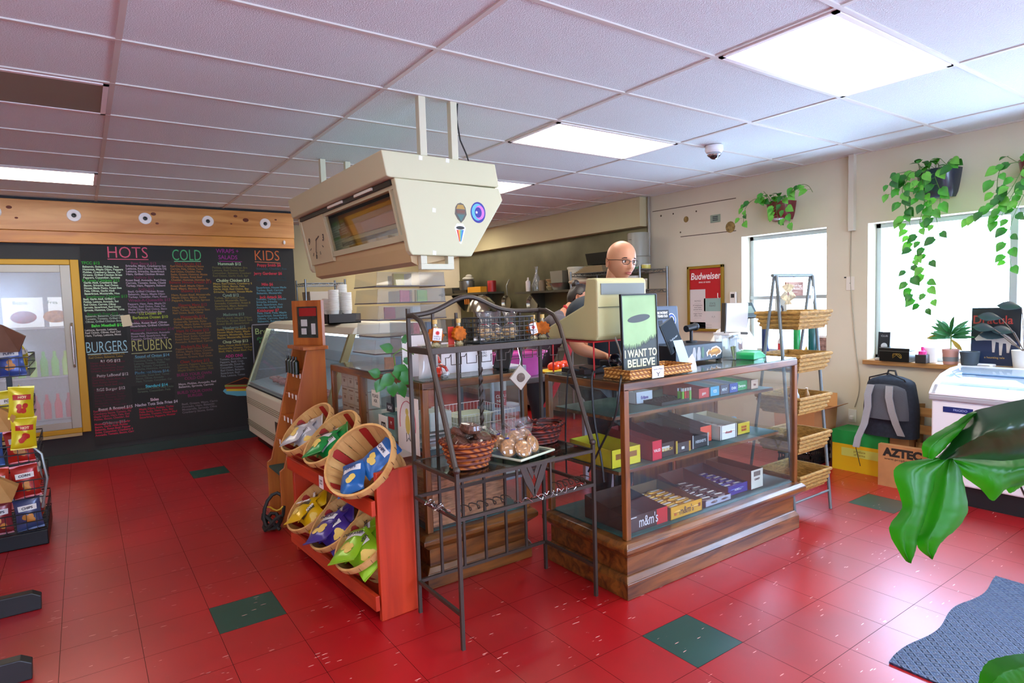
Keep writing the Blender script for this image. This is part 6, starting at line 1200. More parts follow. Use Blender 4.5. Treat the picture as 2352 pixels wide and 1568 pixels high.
kit('black_pan', 'black oven pan propped on top of the flattened cardboard', 'pan', 5.55, 1.95, lambda b, x, y, z: b.tbox(x-.14, y-.2, z, x+.14, y+.2, z+.14, .02, .02), mat('24241f', .4, .4), 5.35)
t = thing('wall_socket', 'small grey socket on the pale kitchen wall left of the steel lining', 'socket', (RW-.002, 10.2, 1.68)); MB().box(-.02, -.06, -.1, 0, .06, .1).build('plate', mat('a8a494', .5), t, smooth=0, bevel=.004); MB().box(-.03, -.02, -.03, -.02, .02, .03).build('plug', DARK, t, smooth=0)
# white rail shelf and cleaning wipes between the two cases
WS = thing('slim_rack', 'slim white rack in the gap between the two glass cases', 'rack', (2.16, 2.93, 0)); o = WS.location
WR = mat('b8bcd0', .4)
for x in (2.17, 2.40):
    MB(o).box(x, 3.35, 0, x+.02, 3.37, 1.10).build('post', WR, WS, smooth=0)
for z in (1.07, .80, .35): MB(o).box(2.165, 3.33, z, 2.44, 3.53, z+.035).build('shelf', WR, WS, smooth=0)
wp = thing('wipes_canister', 'red and white canister standing in the slim white rack', 'canister', (2.27, 3.41, .836)); MB().lathe([(.045, 0), (.046, .2)], (0, 0, 0), 20, capt=True).build('can', mat('c0182c', .4), wp); MB().lathe([(.0465, .11), (.0465, .19)], (0, 0, 0), 20, capb=False).build('white_band', mat('d8d4d8', .5), wp); text('lettering', 'CLOU\nNEST', WHITE, .03, wp, (-.02, -.048, .06), NY)

# ------------------------------------------------------------ people
def skin_body(name, joints, edges, root, parent, m, sub=2, smooth=80):
    """a continuous surface grown round a skeleton: joints {name: (x,y,z,radius)}"""
    ks = list(joints); me = bpy.data.meshes.new(name); me.from_pydata([joints[k][:3] for k in ks], [(ks.index(a), ks.index(b)) for a, b in edges], []); me.update()
    o = bpy.data.objects.new(name, me); C.objects.link(o)
    md = o.modifiers.new('skin', 'SKIN'); md.use_smooth_shade = True; md.branch_smoothing = .6
    for i, k in enumerate(ks):
        r = joints[k][3]; r = r if isinstance(r, tuple) else (r, r); me.skin_vertices[0].data[i].radius = r; me.skin_vertices[0].data[i].use_root = (k == root)
    s = o.modifiers.new('sub', 'SUBSURF'); s.levels = sub; s.render_levels = sub
    bpy.context.view_layer.update(); dg = bpy.context.evaluated_depsgraph_get()
    m2 = bpy.data.meshes.new_from_object(o.evaluated_get(dg)); bpy.data.objects.remove(o)
    m2.name = name; m2.materials.clear(); m2.materials.append(m); m2.shade_smooth()
    r = bpy.data.objects.new(name, m2); C.objects.link(r); r.parent = parent
    return r
SKIN = mat('c98c66', .42, var=.06, bs=9, bump=.06, spec=.5); SKIN2 = mat('b87c5c', .5, var=.06, bs=9)
def g3(x, y, z, cx, cy, cz, s, sy=None, sz=None): return math.exp(-((x-cx)/s)**2-((y-cy)/(sy or s))**2-((z-cz)/(sz or s))**2)
def head_pts(nu=56, nv=44):
    """unit head, z up, face toward -y, about 1 high (chin -.5 .. crown .5)"""
    def fn(u, v):
        a = 2*PI*u; b = PI*v-PI/2
        x, y, z = math.cos(b)*math.sin(a), -math.cos(b)*math.cos(a), math.sin(b)
        q = math.sqrt(max(0, 1-abs(z)**2.7))/max(1e-4, math.cos(b)) if z > 0 else 1
        q = min(q, 1.6) if z < .999 else 1
        X, Y, Z = .36*x*q, .46*y*q, .5*z
        low = max(0, -z); X *= 1-.34*low**1.6; Y *= 1-.22*low**1.5                # jaw narrows
        if y > 0 and z < -.1: Y *= 1-.45*min(1, -z)                              # nape
        if z > .2: X *= 1+.04*math.sin((z-.2)*4)
        f = max(0, -y)                                                            # face side
        Y -= .035*f*g3(X, 0, Z, 0, 0, .07, .26, 1, .05)                           # brow
        for s in (-1, 1):
            Y += .050*f*g3(X, 0, Z, s*.135, 0, .0, .075, 1, .05)                  # eye sockets
            Y -= .028*f*g3(X, 0, Z, s*.19, 0, -.12, .09, 1, .08)                  # cheekbones
            Y -= .020*f*g3(X, 0, Z, s*.05, 0, -.165, .035, 1, .03)                # nostril wings
            X += .0
        k = max(0, min(1, (.06-Z)/.19))
        Y -= f*(.03+.11*k)*math.exp(-(X/.045)**2)*(1 if -.155 < Z < .05 else math.exp(-(((Z+.155) if Z < 0 else Z-.05)/.022)**2))   # nose
        Y -= .035*f*g3(X, 0, Z, 0, 0, -.235, .10, 1, .03) + .040*f*g3(X, 0, Z, 0, 0, -.285, .085, 1, .025)     # lips
        Y += .030*f*g3(X, 0, Z, 0, 0, -.259, .11, 1, .010)
        Y -= .055*f*g3(X, 0, Z, 0, 0, -.42, .10, 1, .07)                          # chin
        return (X, Y, Z)
    return fn
def head(parent, loc, size, rot, m, bald=True, nm='head'):
    """returns an Empty-free group: the head mesh is joined later into the body"""
    b = MB(); b.grid(head_pts(), 64, 48, cu=True)
    for s in (-1, 1):                                                              # ears
        b.grid(lambda u, v, s=s: (s*(.345+.035*math.sin(PI*v)*(1-.3*math.cos(2*PI*u))+.03*math.sin(PI*v)), .04+.075*math.cos(2*PI*u)*math.sin(PI*v)+.02*math.sin(2*PI*u), -.03+.125*math.sin(2*PI*u)*math.sin(PI*v)**.6*1.0), 16, 8, cu=True)
    return b
def join_into(body, b, M):
    """merge extra shapes into the body mesh so that the body stays one object"""
    me = body.data; vs = [tuple(v.co) for v in me.vertices]; fs = [tuple(p.vertices) for p in me.polygons]; k = len(vs)
    vs += [tuple(M @ p) for p in b.v]; fs += [tuple(k+i for i in f) for f in b.f]
    n = bpy.data.meshes.new(me.name); n.from_pydata(vs, [], fs); n.materials.append(me.materials[0]); n.shade_smooth(); n.update(); body.data = n
def hand_joints(J, E, wrist, pre, side, fwd, palmn, sc=1.0, curl=.5):
    """palm and five separate bent fingers hung on a wrist joint. fwd = finger direction, palmn = palm normal"""
    w = Vector(J[wrist][:3]); f = Vector(fwd).normalized(); n = Vector(palmn).normalized(); s = f.cross(n)*side
    p = w+f*.045*sc; J[pre+'palm'] = (*p, (.030*sc, .016*sc)); E.append((wrist, pre+'palm'))
    for i, (off, ln) in enumerate(((-.030, .070), (-.010, .078), (.010, .073), (.029, .058))):
        a = p+f*.035*sc+s*off*sc; J[pre+'k%d' % i] = (*a, .0098*sc); E.append((pre+'palm', pre+'k%d' % i)); d = f.copy(); q = a
        for j in range(3):
            d = (d+n*curl*.45).normalized(); q = q+d*ln*sc*(.42, .32, .26)[j]; J[pre+'f%d%d' % (i, j)] = (*q, (.0088, .0078, .0068)[j]*sc); E.append((pre+('k%d' % i if j == 0 else 'f%d%d' % (i, j-1)), pre+'f%d%d' % (i, j)))
    a = w+f*.018*sc-s*.028*sc; J[pre+'t0'] = (*a, .012*sc); E.append((wrist, pre+'t0')); q = a; d = (f*.7-s*.8+n*.2).normalized()
    for j in range(2): q = q+d*.034*sc; J[pre+'t%d' % (j+1)] = (*q, (.0105, .0085)[j]*sc); E.append((pre+'t%d' % j, pre+'t%d' % (j+1))); d = (d+f*.35+n*.25).normalized()
# --- the man at the register
MAN = thing('person', 'bald man with rectangular glasses and dark t-shirt standing behind the register', 'person', (3.04, 3.12, 0), rz=0); o = Vector((3.04, 3.12, 0))
HC = Vector((3.02, 3.0, 1.782)); HS_ = .285
def L(x, y, z, r): return (x-o.x, y-o.y, z, r)
J = {'pelvis': L(3.05, 3.16, 1.0, (.17, .125)), 'waist': L(3.05, 3.15, 1.15, (.17, .125)), 'chest': L(3.03, 3.12, 1.38, (.19, .135)), 'shl': L(3.02, 3.11, 1.50, (.15, .10)), 'neck': L(3.01, 3.07, 1.60, .072), 'neck2': L(3.01, 3.04, 1.70, .068), 'skull': L(3.015, 3.02, 1.77, .07),
     'sL': L(2.735, 3.13, 1.47, .075), 'eL': L(2.62, 3.02, 1.22, .052), 'wL': L(2.74, 2.86, 1.165, .032), 'sR': L(3.24, 3.12, 1.485, .075), 'eR': L(3.34, 3.04, 1.22, .052), 'wR': L(3.26, 2.84, 1.17, .032),
     'hL': L(2.97, 3.17, .93, .10), 'kL': L(2.96, 3.15, .52, .065), 'aL': L(2.95, 3.17, .10, .045), 'tL': L(2.94, 3.04, .045, .04), 'hR': L(3.15, 3.17, .93, .10), 'kR': L(3.16, 3.15, .52, .065), 'aR': L(3.17, 3.17, .10, .045), 'tR': L(3.18, 3.04, .045, .04)}
E_ = [('pelvis', 'waist'), ('waist', 'chest'), ('chest', 'shl'), ('shl', 'neck'), ('neck', 'neck2'), ('neck2', 'skull'), ('shl', 'sL'), ('sL', 'eL'), ('eL', 'wL'), ('shl', 'sR'), ('sR', 'eR'), ('eR', 'wR'), ('pelvis', 'hL'), ('hL', 'kL'), ('kL', 'aL'), ('aL', 'tL'), ('pelvis', 'hR'), ('hR', 'kR'), ('kR', 'aR'), ('aR', 'tR')]
hand_joints(J, E_, 'wL', 'l', 1, (.35, -.9, -.1), (0, .0, -1)); hand_joints(J, E_, 'wR', 'r', -1, (-.35, -.9, -.1), (0, 0, -1))
body = skin_body('body', J, E_, 'pelvis', MAN, SKIN)
MH = Matrix.Translation(HC-o) @ Euler((math.radians(4), math.radians(3), math.radians(-12))).to_matrix().to_4x4() @ Matrix.Diagonal((HS_*.90, HS_*.86, HS_*.98, 1))
join_into(body, head(None, None, None, None, None), MH)
TS_ = mat('1c2833', .8, var=.15, bs=8)
tj = {'waist': L(3.05, 3.155, .98, (.20, .155)), 'mid': L(3.05, 3.15, 1.18, (.20, .155)), 'chest': L(3.03, 3.12, 1.38, (.215, .155)), 'shl': L(3.02, 3.115, 1.50, (.165, .115)), 'col': L(3.012, 3.085, 1.585, (.088, .085)), 'sL': L(2.735, 3.12, 1.475, .108), 'uL': L(2.665, 3.07, 1.33, .09), 'sR': L(3.24, 3.12, 1.49, .093), 'uR': L(3.30, 3.08, 1.36, .082)}
skin_body('t_shirt', tj, [('waist', 'mid'), ('mid', 'chest'), ('chest', 'shl'), ('shl', 'col'), ('shl', 'sL'), ('sL', 'uL'), ('shl', 'sR'), ('sR', 'uR')], 'waist', MAN, TS_)
pj = {'p': L(3.05, 3.16, .95, (.19, .15)), 'hL': L(2.965, 3.17, .86, .118), 'kL': L(2.96, 3.15, .50, .085), 'aL': L(2.95, 3.17, .12, .07), 'hR': L(3.145, 3.17, .86, .118), 'kR': L(3.16, 3.15, .50, .085), 'aR': L(3.17, 3.17, .12, .07)}
skin_body('trousers', pj, [('p', 'hL'), ('hL', 'kL'), ('kL', 'aL'), ('p', 'hR'), ('hR', 'kR'), ('kR', 'aR')], 'p', MAN, mat('23262e', .8))
for s, x in ((-1, 2.945), (1, 3.175)): MB().ball((x-o.x, 3.08-o.y, .045), .075, 16, 10, .7, 1.7, .6).build('shoe', BLACK, MAN)
def face_parts(par, M, iris='3a2a1c', brow='2c1c14', lip='9c5044', beard=None):
    for s in (-1, 1):
        e = MB(M=M @ Matrix.Translation((s*.135, -.385, .0)) @ Matrix.Diagonal((1, .5, .55, 1))); e.ball((0, 0, 0), .062, 20, 14); ey = e.build('eyeball', mat('d8d0c8', .2), par)
        e = MB(M=M @ Matrix.Translation((s*.135+.012, -.4165, .0)) @ Matrix.Diagonal((1, .12, 1, 1))); e.ball((0, 0, 0), .027, 16, 10); e.build('iris', mat(iris, .15), par)
        e = MB(M=M); e.tube([(s*.075, -.425, .018), (s*.10, -.428, .036), (s*.14, -.42, .040), (s*.18, -.40, .03), (s*.20, -.38, .012)], .010, 6); e.build('upper_lid', mat('a86c4c', .5), par)
        e = MB(M=M); e.tube([(s*.06, -.448, .072), (s*.11, -.452, .088), (s*.17, -.43, .088), (s*.215, -.385, .068)], [.010, .013, .012, .006], 6); e.build('eyebrow', mat(brow, .8), par)
    e = MB(M=M); e.tube([(-.095, -.405, -.262), (-.05, -.448, -.250), (-.015, -.462, -.246), (0, -.460, -.250), (.015, -.462, -.246), (.05, -.448, -.250), (.095, -.405, -.262)], [.006, .014, .017, .015, .017, .014, .006], 8); e.build('upper_lip', mat(lip, .5), par)
    e = MB(M=M); e.tube([(-.09, -.405, -.266), (-.045, -.446, -.282), (0, -.458, -.288), (.045, -.446, -.282), (.09, -.405, -.266)], [.006, .017, .022, .017, .006], 8); e.build('lower_lip', mat('b06050', .45), par)
face_parts(MAN, MH)
gl = MB(M=MH)
for s in (-1, 1): gl.tube([(s*.045, -.50, .035), (s*.125, -.50, .04), (s*.225, -.465, .03), (s*.235, -.46, -.03), (s*.20, -.475, -.065), (s*.09, -.50, -.065), (s*.045, -.505, -.03)], .0075, 6, closed=True); gl.tube([(s*.232, -.462, .03), (s*.33, -.30, .035), (s*.375, .02, .03), (s*.37, .07, -.02)], .007, 6)
gl.tube([(-.045, -.502, .0), (0, -.52, .012), (.045, -.502, .0)], .007, 6); gl.build('glasses', mat('2a2420', .3, .6), MAN)
# --- the woman bent over the work table
WO = thing('person', 'woman with dark hair bun, grey t-shirt and red apron bending over her work', 'person', (3.62, 4.53, 0), rz=.75); o = Vector((3.62, 4.45, 0))
J = {'pelvis': L(3.58, 4.60, .92, (.15, .12)), 'waist': L(3.54, 4.55, 1.05, (.14, .11)), 'chest': L(3.48, 4.42, 1.24, (.16, .12)), 'shl': L(3.47, 4.33, 1.36, (.13, .085)), 'neck': L(3.52, 4.27, 1.44, .055), 'skull': L(3.56, 4.20, 1.52, .06),
     'sL': L(3.27, 4.32, 1.33, .06), 'eL': L(3.17, 4.16, 1.12, .044), 'wL': L(3.30, 3.99, 1.04, .028), 'sR': L(3.66, 4.32, 1.33, .06), 'eR': L(3.76, 4.16, 1.12, .044), 'wR': L(3.62, 3.98, 1.05, .028),
     'hL': L(3.50, 4.60, .84, .10), 'kL': L(3.49, 4.55, .46, .062), 'aL': L(3.48, 4.60, .09, .042), 'tL': L(3.48, 4.48, .04, .036), 'hR': L(3.66, 4.60, .84, .10), 'kR': L(3.67, 4.55, .46, .062), 'aR': L(3.68, 4.60, .09, .042), 'tR': L(3.68, 4.48, .04, .036)}
E_ = [('pelvis', 'waist'), ('waist', 'chest'), ('chest', 'shl'), ('shl', 'neck'), ('neck', 'skull'), ('shl', 'sL'), ('sL', 'eL'), ('eL', 'wL'), ('shl', 'sR'), ('sR', 'eR'), ('eR', 'wR'), ('pelvis', 'hL'), ('hL', 'kL'), ('kL', 'aL'), ('aL', 'tL'), ('pelvis', 'hR'), ('hR', 'kR'), ('kR', 'aR'), ('aR', 'tR')]
hand_joints(J, E_, 'wL', 'l', 1, (.5, -.8, -.2), (.2, -.1, -1), curl=.8); hand_joints(J, E_, 'wR', 'r', -1, (-.5, -.8, -.2), (-.2, -.1, -1), curl=.8)
body = skin_body('body', J, E_, 'pelvis', WO, SKIN2)
MW = Matrix.Translation(Vector((3.575, 4.17, 1.55))-o) @ Euler((math.radians(20), math.radians(4), math.radians(2))).to_matrix().to_4x4() @ Matrix.Diagonal((.235, .215, .235, 1))
join_into(body, head(None, None, None, None, None), MW); face_parts(WO, MW, brow='1c1410')
hr = MB(M=MW)
def hairfn(u, v):
    a = 2*PI*u; b = PI*v-PI/2; x, y, z = math.cos(b)*math.sin(a), -math.cos(b)*math.cos(a), math.sin(b)
    k = 1.10 if (z > .42 or y > -.25) else .86
    k = .86 if (z < .18 and y < .25) else k; k *= 1+.015*math.sin(a*22)
    return (.36*x*k, .47*y*k+.01, max(-.36, .5*z*k))
hr.grid(hairfn, 48, 30, cu=True); hr.ball((0, .34, .46), .17, 20, 12); hr.build('hair', mat('221814', .45, var=.3, bs=20, bump=.4), WO)
skin_body('t_shirt', {'a': L(3.575, 4.59, .92, (.175, .15)), 'b': L(3.54, 4.54, 1.06, (.165, .14)), 'c': L(3.48, 4.42, 1.24, (.185, .145)), 'd': L(3.47, 4.335, 1.36, (.145, .10)), 'e': L(3.51, 4.29, 1.42, .075), 'sL': L(3.27, 4.32, 1.33, .078), 'uL': L(3.215, 4.24, 1.22, .07), 'sR': L(3.66, 4.32, 1.33, .078), 'uR': L(3.71, 4.24, 1.22, .07)},
          [('a', 'b'), ('b', 'c'), ('c', 'd'), ('d', 'e'), ('d', 'sL'), ('sL', 'uL'), ('d', 'sR'), ('sR', 'uR')], 'a', WO, mat('57525a', .85, var=.1, bs=8))
skin_body('trousers', {'p': L(3.58, 4.60, .90, (.17, .15)), 'hL': L(3.50, 4.60, .80, .112), 'kL': L(3.49, 4.55, .46, .08), 'aL': L(3.48, 4.60, .12, .06), 'hR': L(3.66, 4.60, .80, .112), 'kR': L(3.67, 4.55, .46, .08), 'aR': L(3.68, 4.60, .12, .06)}, [('p', 'hL'), ('hL', 'kL'), ('kL', 'aL'), ('p', 'hR'), ('hR', 'kR'), ('kR', 'aR')], 'p', WO, mat('20222a', .8))
for x in (3.48, 3.68): MB().ball((x-o.x, 4.52-o.y, .04), .068, 16, 10, .7, 1.7, .6).build('shoe', BLACK, WO)
RA = mat('a8141c', .7)
ap = MB(o); ap.grid(lambda u, v: (3.36+.27*u+(.04*(1-v)), 4.25+.15*(1-v)+.12*(1-v)*(1-v)-.05*math.sin(PI*u), .55+.66*v), 10, 12); ap.build('red_apron', RA, WO, smooth=80)
for pts in ([(3.36, 4.225, 1.24), (3.375, 4.215, 1.34), (3.43, 4.24, 1.425), (3.50, 4.30, 1.475)], [(3.60, 4.225, 1.24), (3.60, 4.205, 1.34), (3.585, 4.25, 1.42), (3.55, 4.31, 1.47)]): MB(o).tube(pts, .016, 6).build('apron_strap', RA, WO)
# ------------------------------------------------------------ plants
def leafmesh(b, p, d, up, ln, w, bend=.25, n=5, heart=True):
    """one heart-shaped leaf: base p, direction d"""
    d = Vector(d).normalized(); s = d.cross(Vector(up)); s = s.normalized() if s.length > 1e-3 else Vector((1, 0, 0)); nn = s.cross(d).normalized(); p = Vector(p)
    prof = (.12, .85, 1.0, .80, .45, .02) if heart else (.1, .55, .9, 1.0, .7, .02)
    vs = []
    for i, q in enumerate(prof):
        t = i/(len(prof)-1); c = p+d*ln*t-nn*bend*ln*t*t; k = w*.5*q
        vs += [c-s*k+nn*k*.28, c, c+s*k+nn*k*.28]
    if heart: vs[0] = p-d*ln*.06-s*w*.22; vs[2] = p-d*ln*.06+s*w*.22
    m = len(prof)
    b.add(vs, [(3*i+j, 3*i+j+1, 3*i+j+4, 3*i+j+3) for i in range(m-1) for j in range(2)])
rdl = random.Random(21)
LM = [mat('3f9a20', .38, var=.35, bs=12, spec=.6), mat('237018', .38, var=.3, bs=12, spec=.6), mat('68b83c', .4, var=.3, bs=12)]
def vine(leafs, stems, pts, every=.034, size=.072, wall=RW):
    P = [Vector(p) for p in pts]; out = []
    for i in range(len(P)-1):
        a, b_, c, d = P[max(i-1, 0)], P[i], P[i+1], P[min(i+2, len(P)-1)]
        for k in range(8):
            t = k/8; out.append(.5*((2*b_)+(c-a)*t+(2*a-5*b_+4*c-d)*t*t+(3*b_-a-3*c+d)*t**3))
    out.append(P[-1]); stems.tube(out, .0022, 5); acc = 0
    for i in range(1, len(out)):
        acc += (out[i]-out[i-1]).length
        if acc > every:
            acc = 0; s = rdl.choice((-1, 1)); sz = size*rdl.uniform(.7, 1.25)
            base = out[i]+Vector((-.012-rdl.random()*.03, s*.022, -.004)); stems.tube([out[i], base], .0012, 4)
            leafmesh(leafs[rdl.randrange(len(leafs))], base, (-.25-rdl.random()*.3, s*.55+rdl.uniform(-.3, .3), -.75+rdl.uniform(-.2, .35)), (-1, .1, .3), sz, sz*.85)
b = MB(PC.location)
for p, d, l_, w_ in PL_: leafmesh(b, p, d, (-.3, -1, .25), l_*.72, w_*.72, .12)
b.build('leaves', LM[1], PC, smooth=60)['kind'] = 'stuff'
def wall_planter(label, cy, z0, z1, hw, c, vines, extra=10):
    t = thing('wall_planter', label, 'plant', (RW, cy, z0)); o = t.location
    b = MB(o); n = 16; vs = []
    for k in range(7):
        q = k/6; r = hw*(.72+.28*q**.6); dp = .17*(.55+.45*q**.7) if k else .07
        for i in range(n+1): a = PI*i/n; vs.append((RW-.002-dp*math.sin(a)**.8, cy+r*math.cos(a), z0+(z1-z0)*q))
    w = n+1; b.add(vs, [(k*w+i, k*w+i+1, (k+1)*w+i+1, (k+1)*w+i) for k in range(6) for i in range(n)]+[list(range(w))[::-1]])
    b.build('half_round_pot', mat(c, .3, coat=.4), t); b = MB(o); b.add(vs[5*w:6*w], [list(range(w))]); b.build('soil', mat('2c2018', .9), t, smooth=0)
    ls = [MB(o), MB(o), MB(o)]; st = MB(o)
    for v in vines: vine(ls, st, v)
    for k in range(extra):
        y = cy+rdl.uniform(-hw, hw)*.9; q = Vector((RW-.08, y, z1-.02)); e = q+Vector((-.06-rdl.random()*.06, rdl.uniform(-.06, .06), rdl.uniform(.02, .09))); st.tube([q, e], .0016, 4); leafmesh(ls[k % 2], e, (-.5, rdl.uniform(-.8, .8), rdl.uniform(-.5, .4)), (-.3, 0, 1), .06, .05)
    for l, m, nm in zip(ls, LM, ('leaves', 'dark_leaves', 'pale_leaves')):
        if l.f: q = l.build(nm, m, t, smooth=60); q['kind'] = 'stuff'
    st.build('vine_stems', mat('4c6c28', .6), t)
wall_planter('dark red half round planter with pothos leaves above the small window', 3.38, 2.23, 2.40, .135, '6c1c24', [
    [(5.42, 3.42, 2.40), (5.36, 3.52, 2.44), (5.36, 3.62, 2.38), (5.38, 3.66, 2.30), (5.40, 3.68, 2.22)], [(5.42, 3.30, 2.40), (5.38, 3.18, 2.44), (5.38, 3.08, 2.50), (5.38, 3.01, 2.48), (5.40, 2.98, 2.42)],
    [(5.40, 3.26, 2.38), (5.36, 3.20, 2.28), (5.37, 3.18, 2.16)], [(5.42, 3.34, 2.38), (5.36, 3.30, 2.28), (5.37, 3.28, 2.18)], [(5.42, 3.40, 2.42), (5.37, 3.44, 2.50)]], 16)
wall_planter('navy half round planter with a long pothos trailing over the big window', 2.06, 2.24, 2.455, .15, '1c2438', [
    [(5.42, 2.14, 2.45), (5.33, 2.18, 2.42), (5.32, 2.20, 2.25), (5.34, 2.17, 2.05), (5.34, 2.12, 1.85), (5.34, 2.16, 1.68), (5.35, 2.12, 1.5), (5.36, 2.04, 1.36)],
    [(5.42, 2.06, 2.45), (5.33, 2.08, 2.40), (5.34, 2.07, 2.2), (5.34, 2.10, 2.0), (5.34, 2.03, 1.8), (5.34, 2.05, 1.6), (5.35, 2.0, 1.42)],
    [(5.42, 2.20, 2.46), (5.34, 2.28, 2.44), (5.36, 2.31, 2.36), (5.38, 2.32, 2.3)], [(5.42, 2.16, 2.45), (5.34, 2.22, 2.34), (5.35, 2.21, 2.2), (5.36, 2.2, 2.08)],
    [(5.42, 2.0, 2.45), (5.34, 2.0, 2.38), (5.36, 1.97, 2.25), (5.36, 1.98, 2.12)], [(5.42, 1.96, 2.46), (5.36, 1.90, 2.49), (5.37, 1.87, 2.42)], [(5.42, 2.1, 2.45), (5.33, 2.12, 2.3), (5.34, 2.0, 2.1), (5.34, 1.96, 1.9)]], 18)
wall_planter('dark red half round planter at the right edge with vines across the window top', 1.42, 2.24, 2.42, .14, '6c1824', [
    [(5.42, 1.5, 2.40), (5.36, 1.60, 2.36), (5.36, 1.62, 2.2), (5.36, 1.60, 2.1)], [(5.42, 1.48, 2.38), (5.34, 1.55, 2.18), (5.34, 1.66, 2.08), (5.34, 1.76, 2.03)], [(5.40, 1.45, 2.36), (5.35, 1.56, 2.1), (5.35, 1.60, 1.98)],
    [(5.40, 1.42, 2.3), (5.34, 1.52, 2.0), (5.35, 1.54, 1.8), (5.35, 1.52, 1.65)]], 10)
# sill plants and things
ZS = .9345
def pot(name, label, y, r, h, c, c2=None, x=5.64, cat='plant pot'):
    t = thing(name, label, cat, (x, y, ZS)); MB().lathe([(r*.8, 0), (r*.82, .004), (r, h), (r*.92, h), (r*.88, h-.015), (.001, h-.018)], (0, 0, 0), 28).build('pot', mat(c, .5), t)
    if c2: MB().lathe([(r*.805, .002), (r*.915, h*.5)], (0, 0, 0), 28, 1.005, 1.005, capb=False).build('lower_glaze', mat(c2, .5), t)
    return t
pot('white_pot', 'white ribbed pot in the left half of the big window sill', 2.13, .058, .125, 'e4e4e0')
t = pot('potted_plant', 'small spiky palm like plant in a pink and grey pot on the sill', 1.97, .060, .12, 'c08c7c', '7c7c78', 5.60); b = MB()
for k in range(26):
    a = k*2.4; e = .15+.8*(k/26); leafmesh(b, (0, 0, .20+.002*k), (math.cos(a)*math.cos(e), math.sin(a)*math.cos(e), math.sin(e)*.9), (-1, .3*math.sin(k), .5), .15, .032, .25, heart=False)
q = b.build('spiky_leaves', mat('2c6c34', .4, var=.3, bs=12), t, smooth=60); q['kind'] = 'stuff'; MB().tube([(0, 0, .1), (.004, 0, .24)], .006, 8).build('stem', mat('8c9c5c', .6), t)
b = MB(); leafmesh(b, (0, .02, .22), (0, .9, -.1), (-1, 0, .3), .16, .045, .1, heart=False); leafmesh(b, (0, 0, .20), (0, -.5, -.6), (-1, 0, .3), .12, .035, .1, heart=False); b.build('yellowing_leaves', mat('a89030', .5, var=.3, bs=20), t, smooth=60)
pot('grey_pot', 'dark grey tapered pot left of the dark book poster on the sill', 1.83, .065, .11, '3c464c', x=5.56)
t = pot('rubber_plant', 'dark leaved rubber plant in a cream pot at the right edge of the sill', 1.515, .075, .13, 'd8d0c4', x=5.62); b = MB(); st = MB()
for k, (dx, dy, z, L_) in enumerate(((0, .06, .26, .15), (.0, .14, .36, .15), (0, .12, .22, .16), (-.05, -.02, .34, .15), (0, .02, .44, .15), (0, -.1, .30, .14), (-.03, .17, .28, .14))):
    leafmesh(b, (dx, dy, z), (-.1, .8 if dy > 0 else -.6, .15), (-1, -.2, .6), L_, .075, .12, heart=False); st.tube([(0, 0, .12), (dx*.5, dy*.6, z*.8), (dx, dy, z)], .0035, 5)
b.build('dark_leaves', mat('28383c', .25, spec=.7), t, smooth=60); st.build('stems', mat('6c5c50', .6), t)
t = thing('flower_drawing_mark', 'x', 'x'); bpy.data.objects.remove(t)
t = thing('tin_box', 'black tin box with gold ornament at the left of the big window sill', 'box', (5.60, 2.35, ZS)); MB().box(-.07, -.11, 0, .07, .12, .09).build('box_body', mat('1c1c18', .3, .3), t, smooth=0, bevel=.004); MB().box(-.073, -.113, .09, .073, .123, .115).build('lid', mat('242420', .3, .3), t, smooth=0, bevel=.004)
b = MB(); b.tube([(-.0715, -.02+.035*math.cos(a*.6), .05+.02*math.sin(a*1.1)) for a in range(20)], .0022, 5); b.build('gold_scroll', mat('9c7c34', .4, .6), t)
tag(MB((5.62, 2.50, ZS)).box(5.58, 2.455, ZS, 5.70, 2.53, ZS+.02).build('pale_block', mat('d0ccc0', .5), bevel=.003), 'pale flat block under the leaning book in the window corner', 'block')
t = thing('book', 'black book with white disc print leaning in the left corner of the big window', 'book', (5.62, 2.47, ZS+.14), rot=(0, .08, 0)); MB().box(-.01, -.045, 0, .012, .05, .22).build('cover', mat('1e262c', .4), t, smooth=0); MB(M=Matrix.Rotation(-PI/2, 4, 'Y')).lathe([(.026, .0105), (.024, .0125), (.001, .0125)], (.10, 0, 0), 24, capb=False).build('white_disc', mat('c8ccd0', .5), t); text('cover_lettering', 'CLUB', mat('b0b4b8', .5), .022, t, (-.0115, 0, .185), NX)
t.location.z = ZS+.021
for lb, y, c, hh in (('dark square jar with pink top on the big sill', 2.155, '2c2826', .07),):
    t = thing('candle_jar', lb, 'jar', (5.565, y, ZS)); MB().box(-.04, -.04, 0, .04, .04, hh).build('jar_body', mat(c, .4), t, smooth=0, bevel=.004); MB().lathe([(.03, hh), (.03, hh+.025), (.012, hh+.035), (.012, hh+.06), (.001, hh+.065)], (0, 0, 0), 18).build('pink_top', mat('e8308c', .4), t)
t = thing('router', 'small white flat gadget on the sill in front of the grey pot', 'gadget', (5.585, 1.75, ZS)); MB().box(-.035, -.07, 0, .035, .07, .018).build('case', WHITE, t, smooth=0, bevel=.005); MB().box(-.036, -.05, .007, -.034, .05, .01).build('slot', DARK, t, smooth=0)
cable('thin white cable hanging from the sill to the freezer', [(5.56, 1.80, .94), (5.545, 1.82, .92), (5.545, 1.83, .85), (5.56, 1.84, .80)], .003, WHITE, 'sill cable')
t = thing('dark_poster', 'dark blue book poster with red blackletter title and pale hand on the sill', 'poster', (5.68, 1.71, ZS), rot=(0, .05, 0)); MB().box(-.006, -.155, 0, .004, .155, .44).build('panel', mat('1c242c', .35, var=.3, bs=5), t, smooth=0); text('title_lettering', 'Dracula', mat('a83830', .5), .09, t, (-.0068, .02, .345), NX, off=.001, sx=.9)
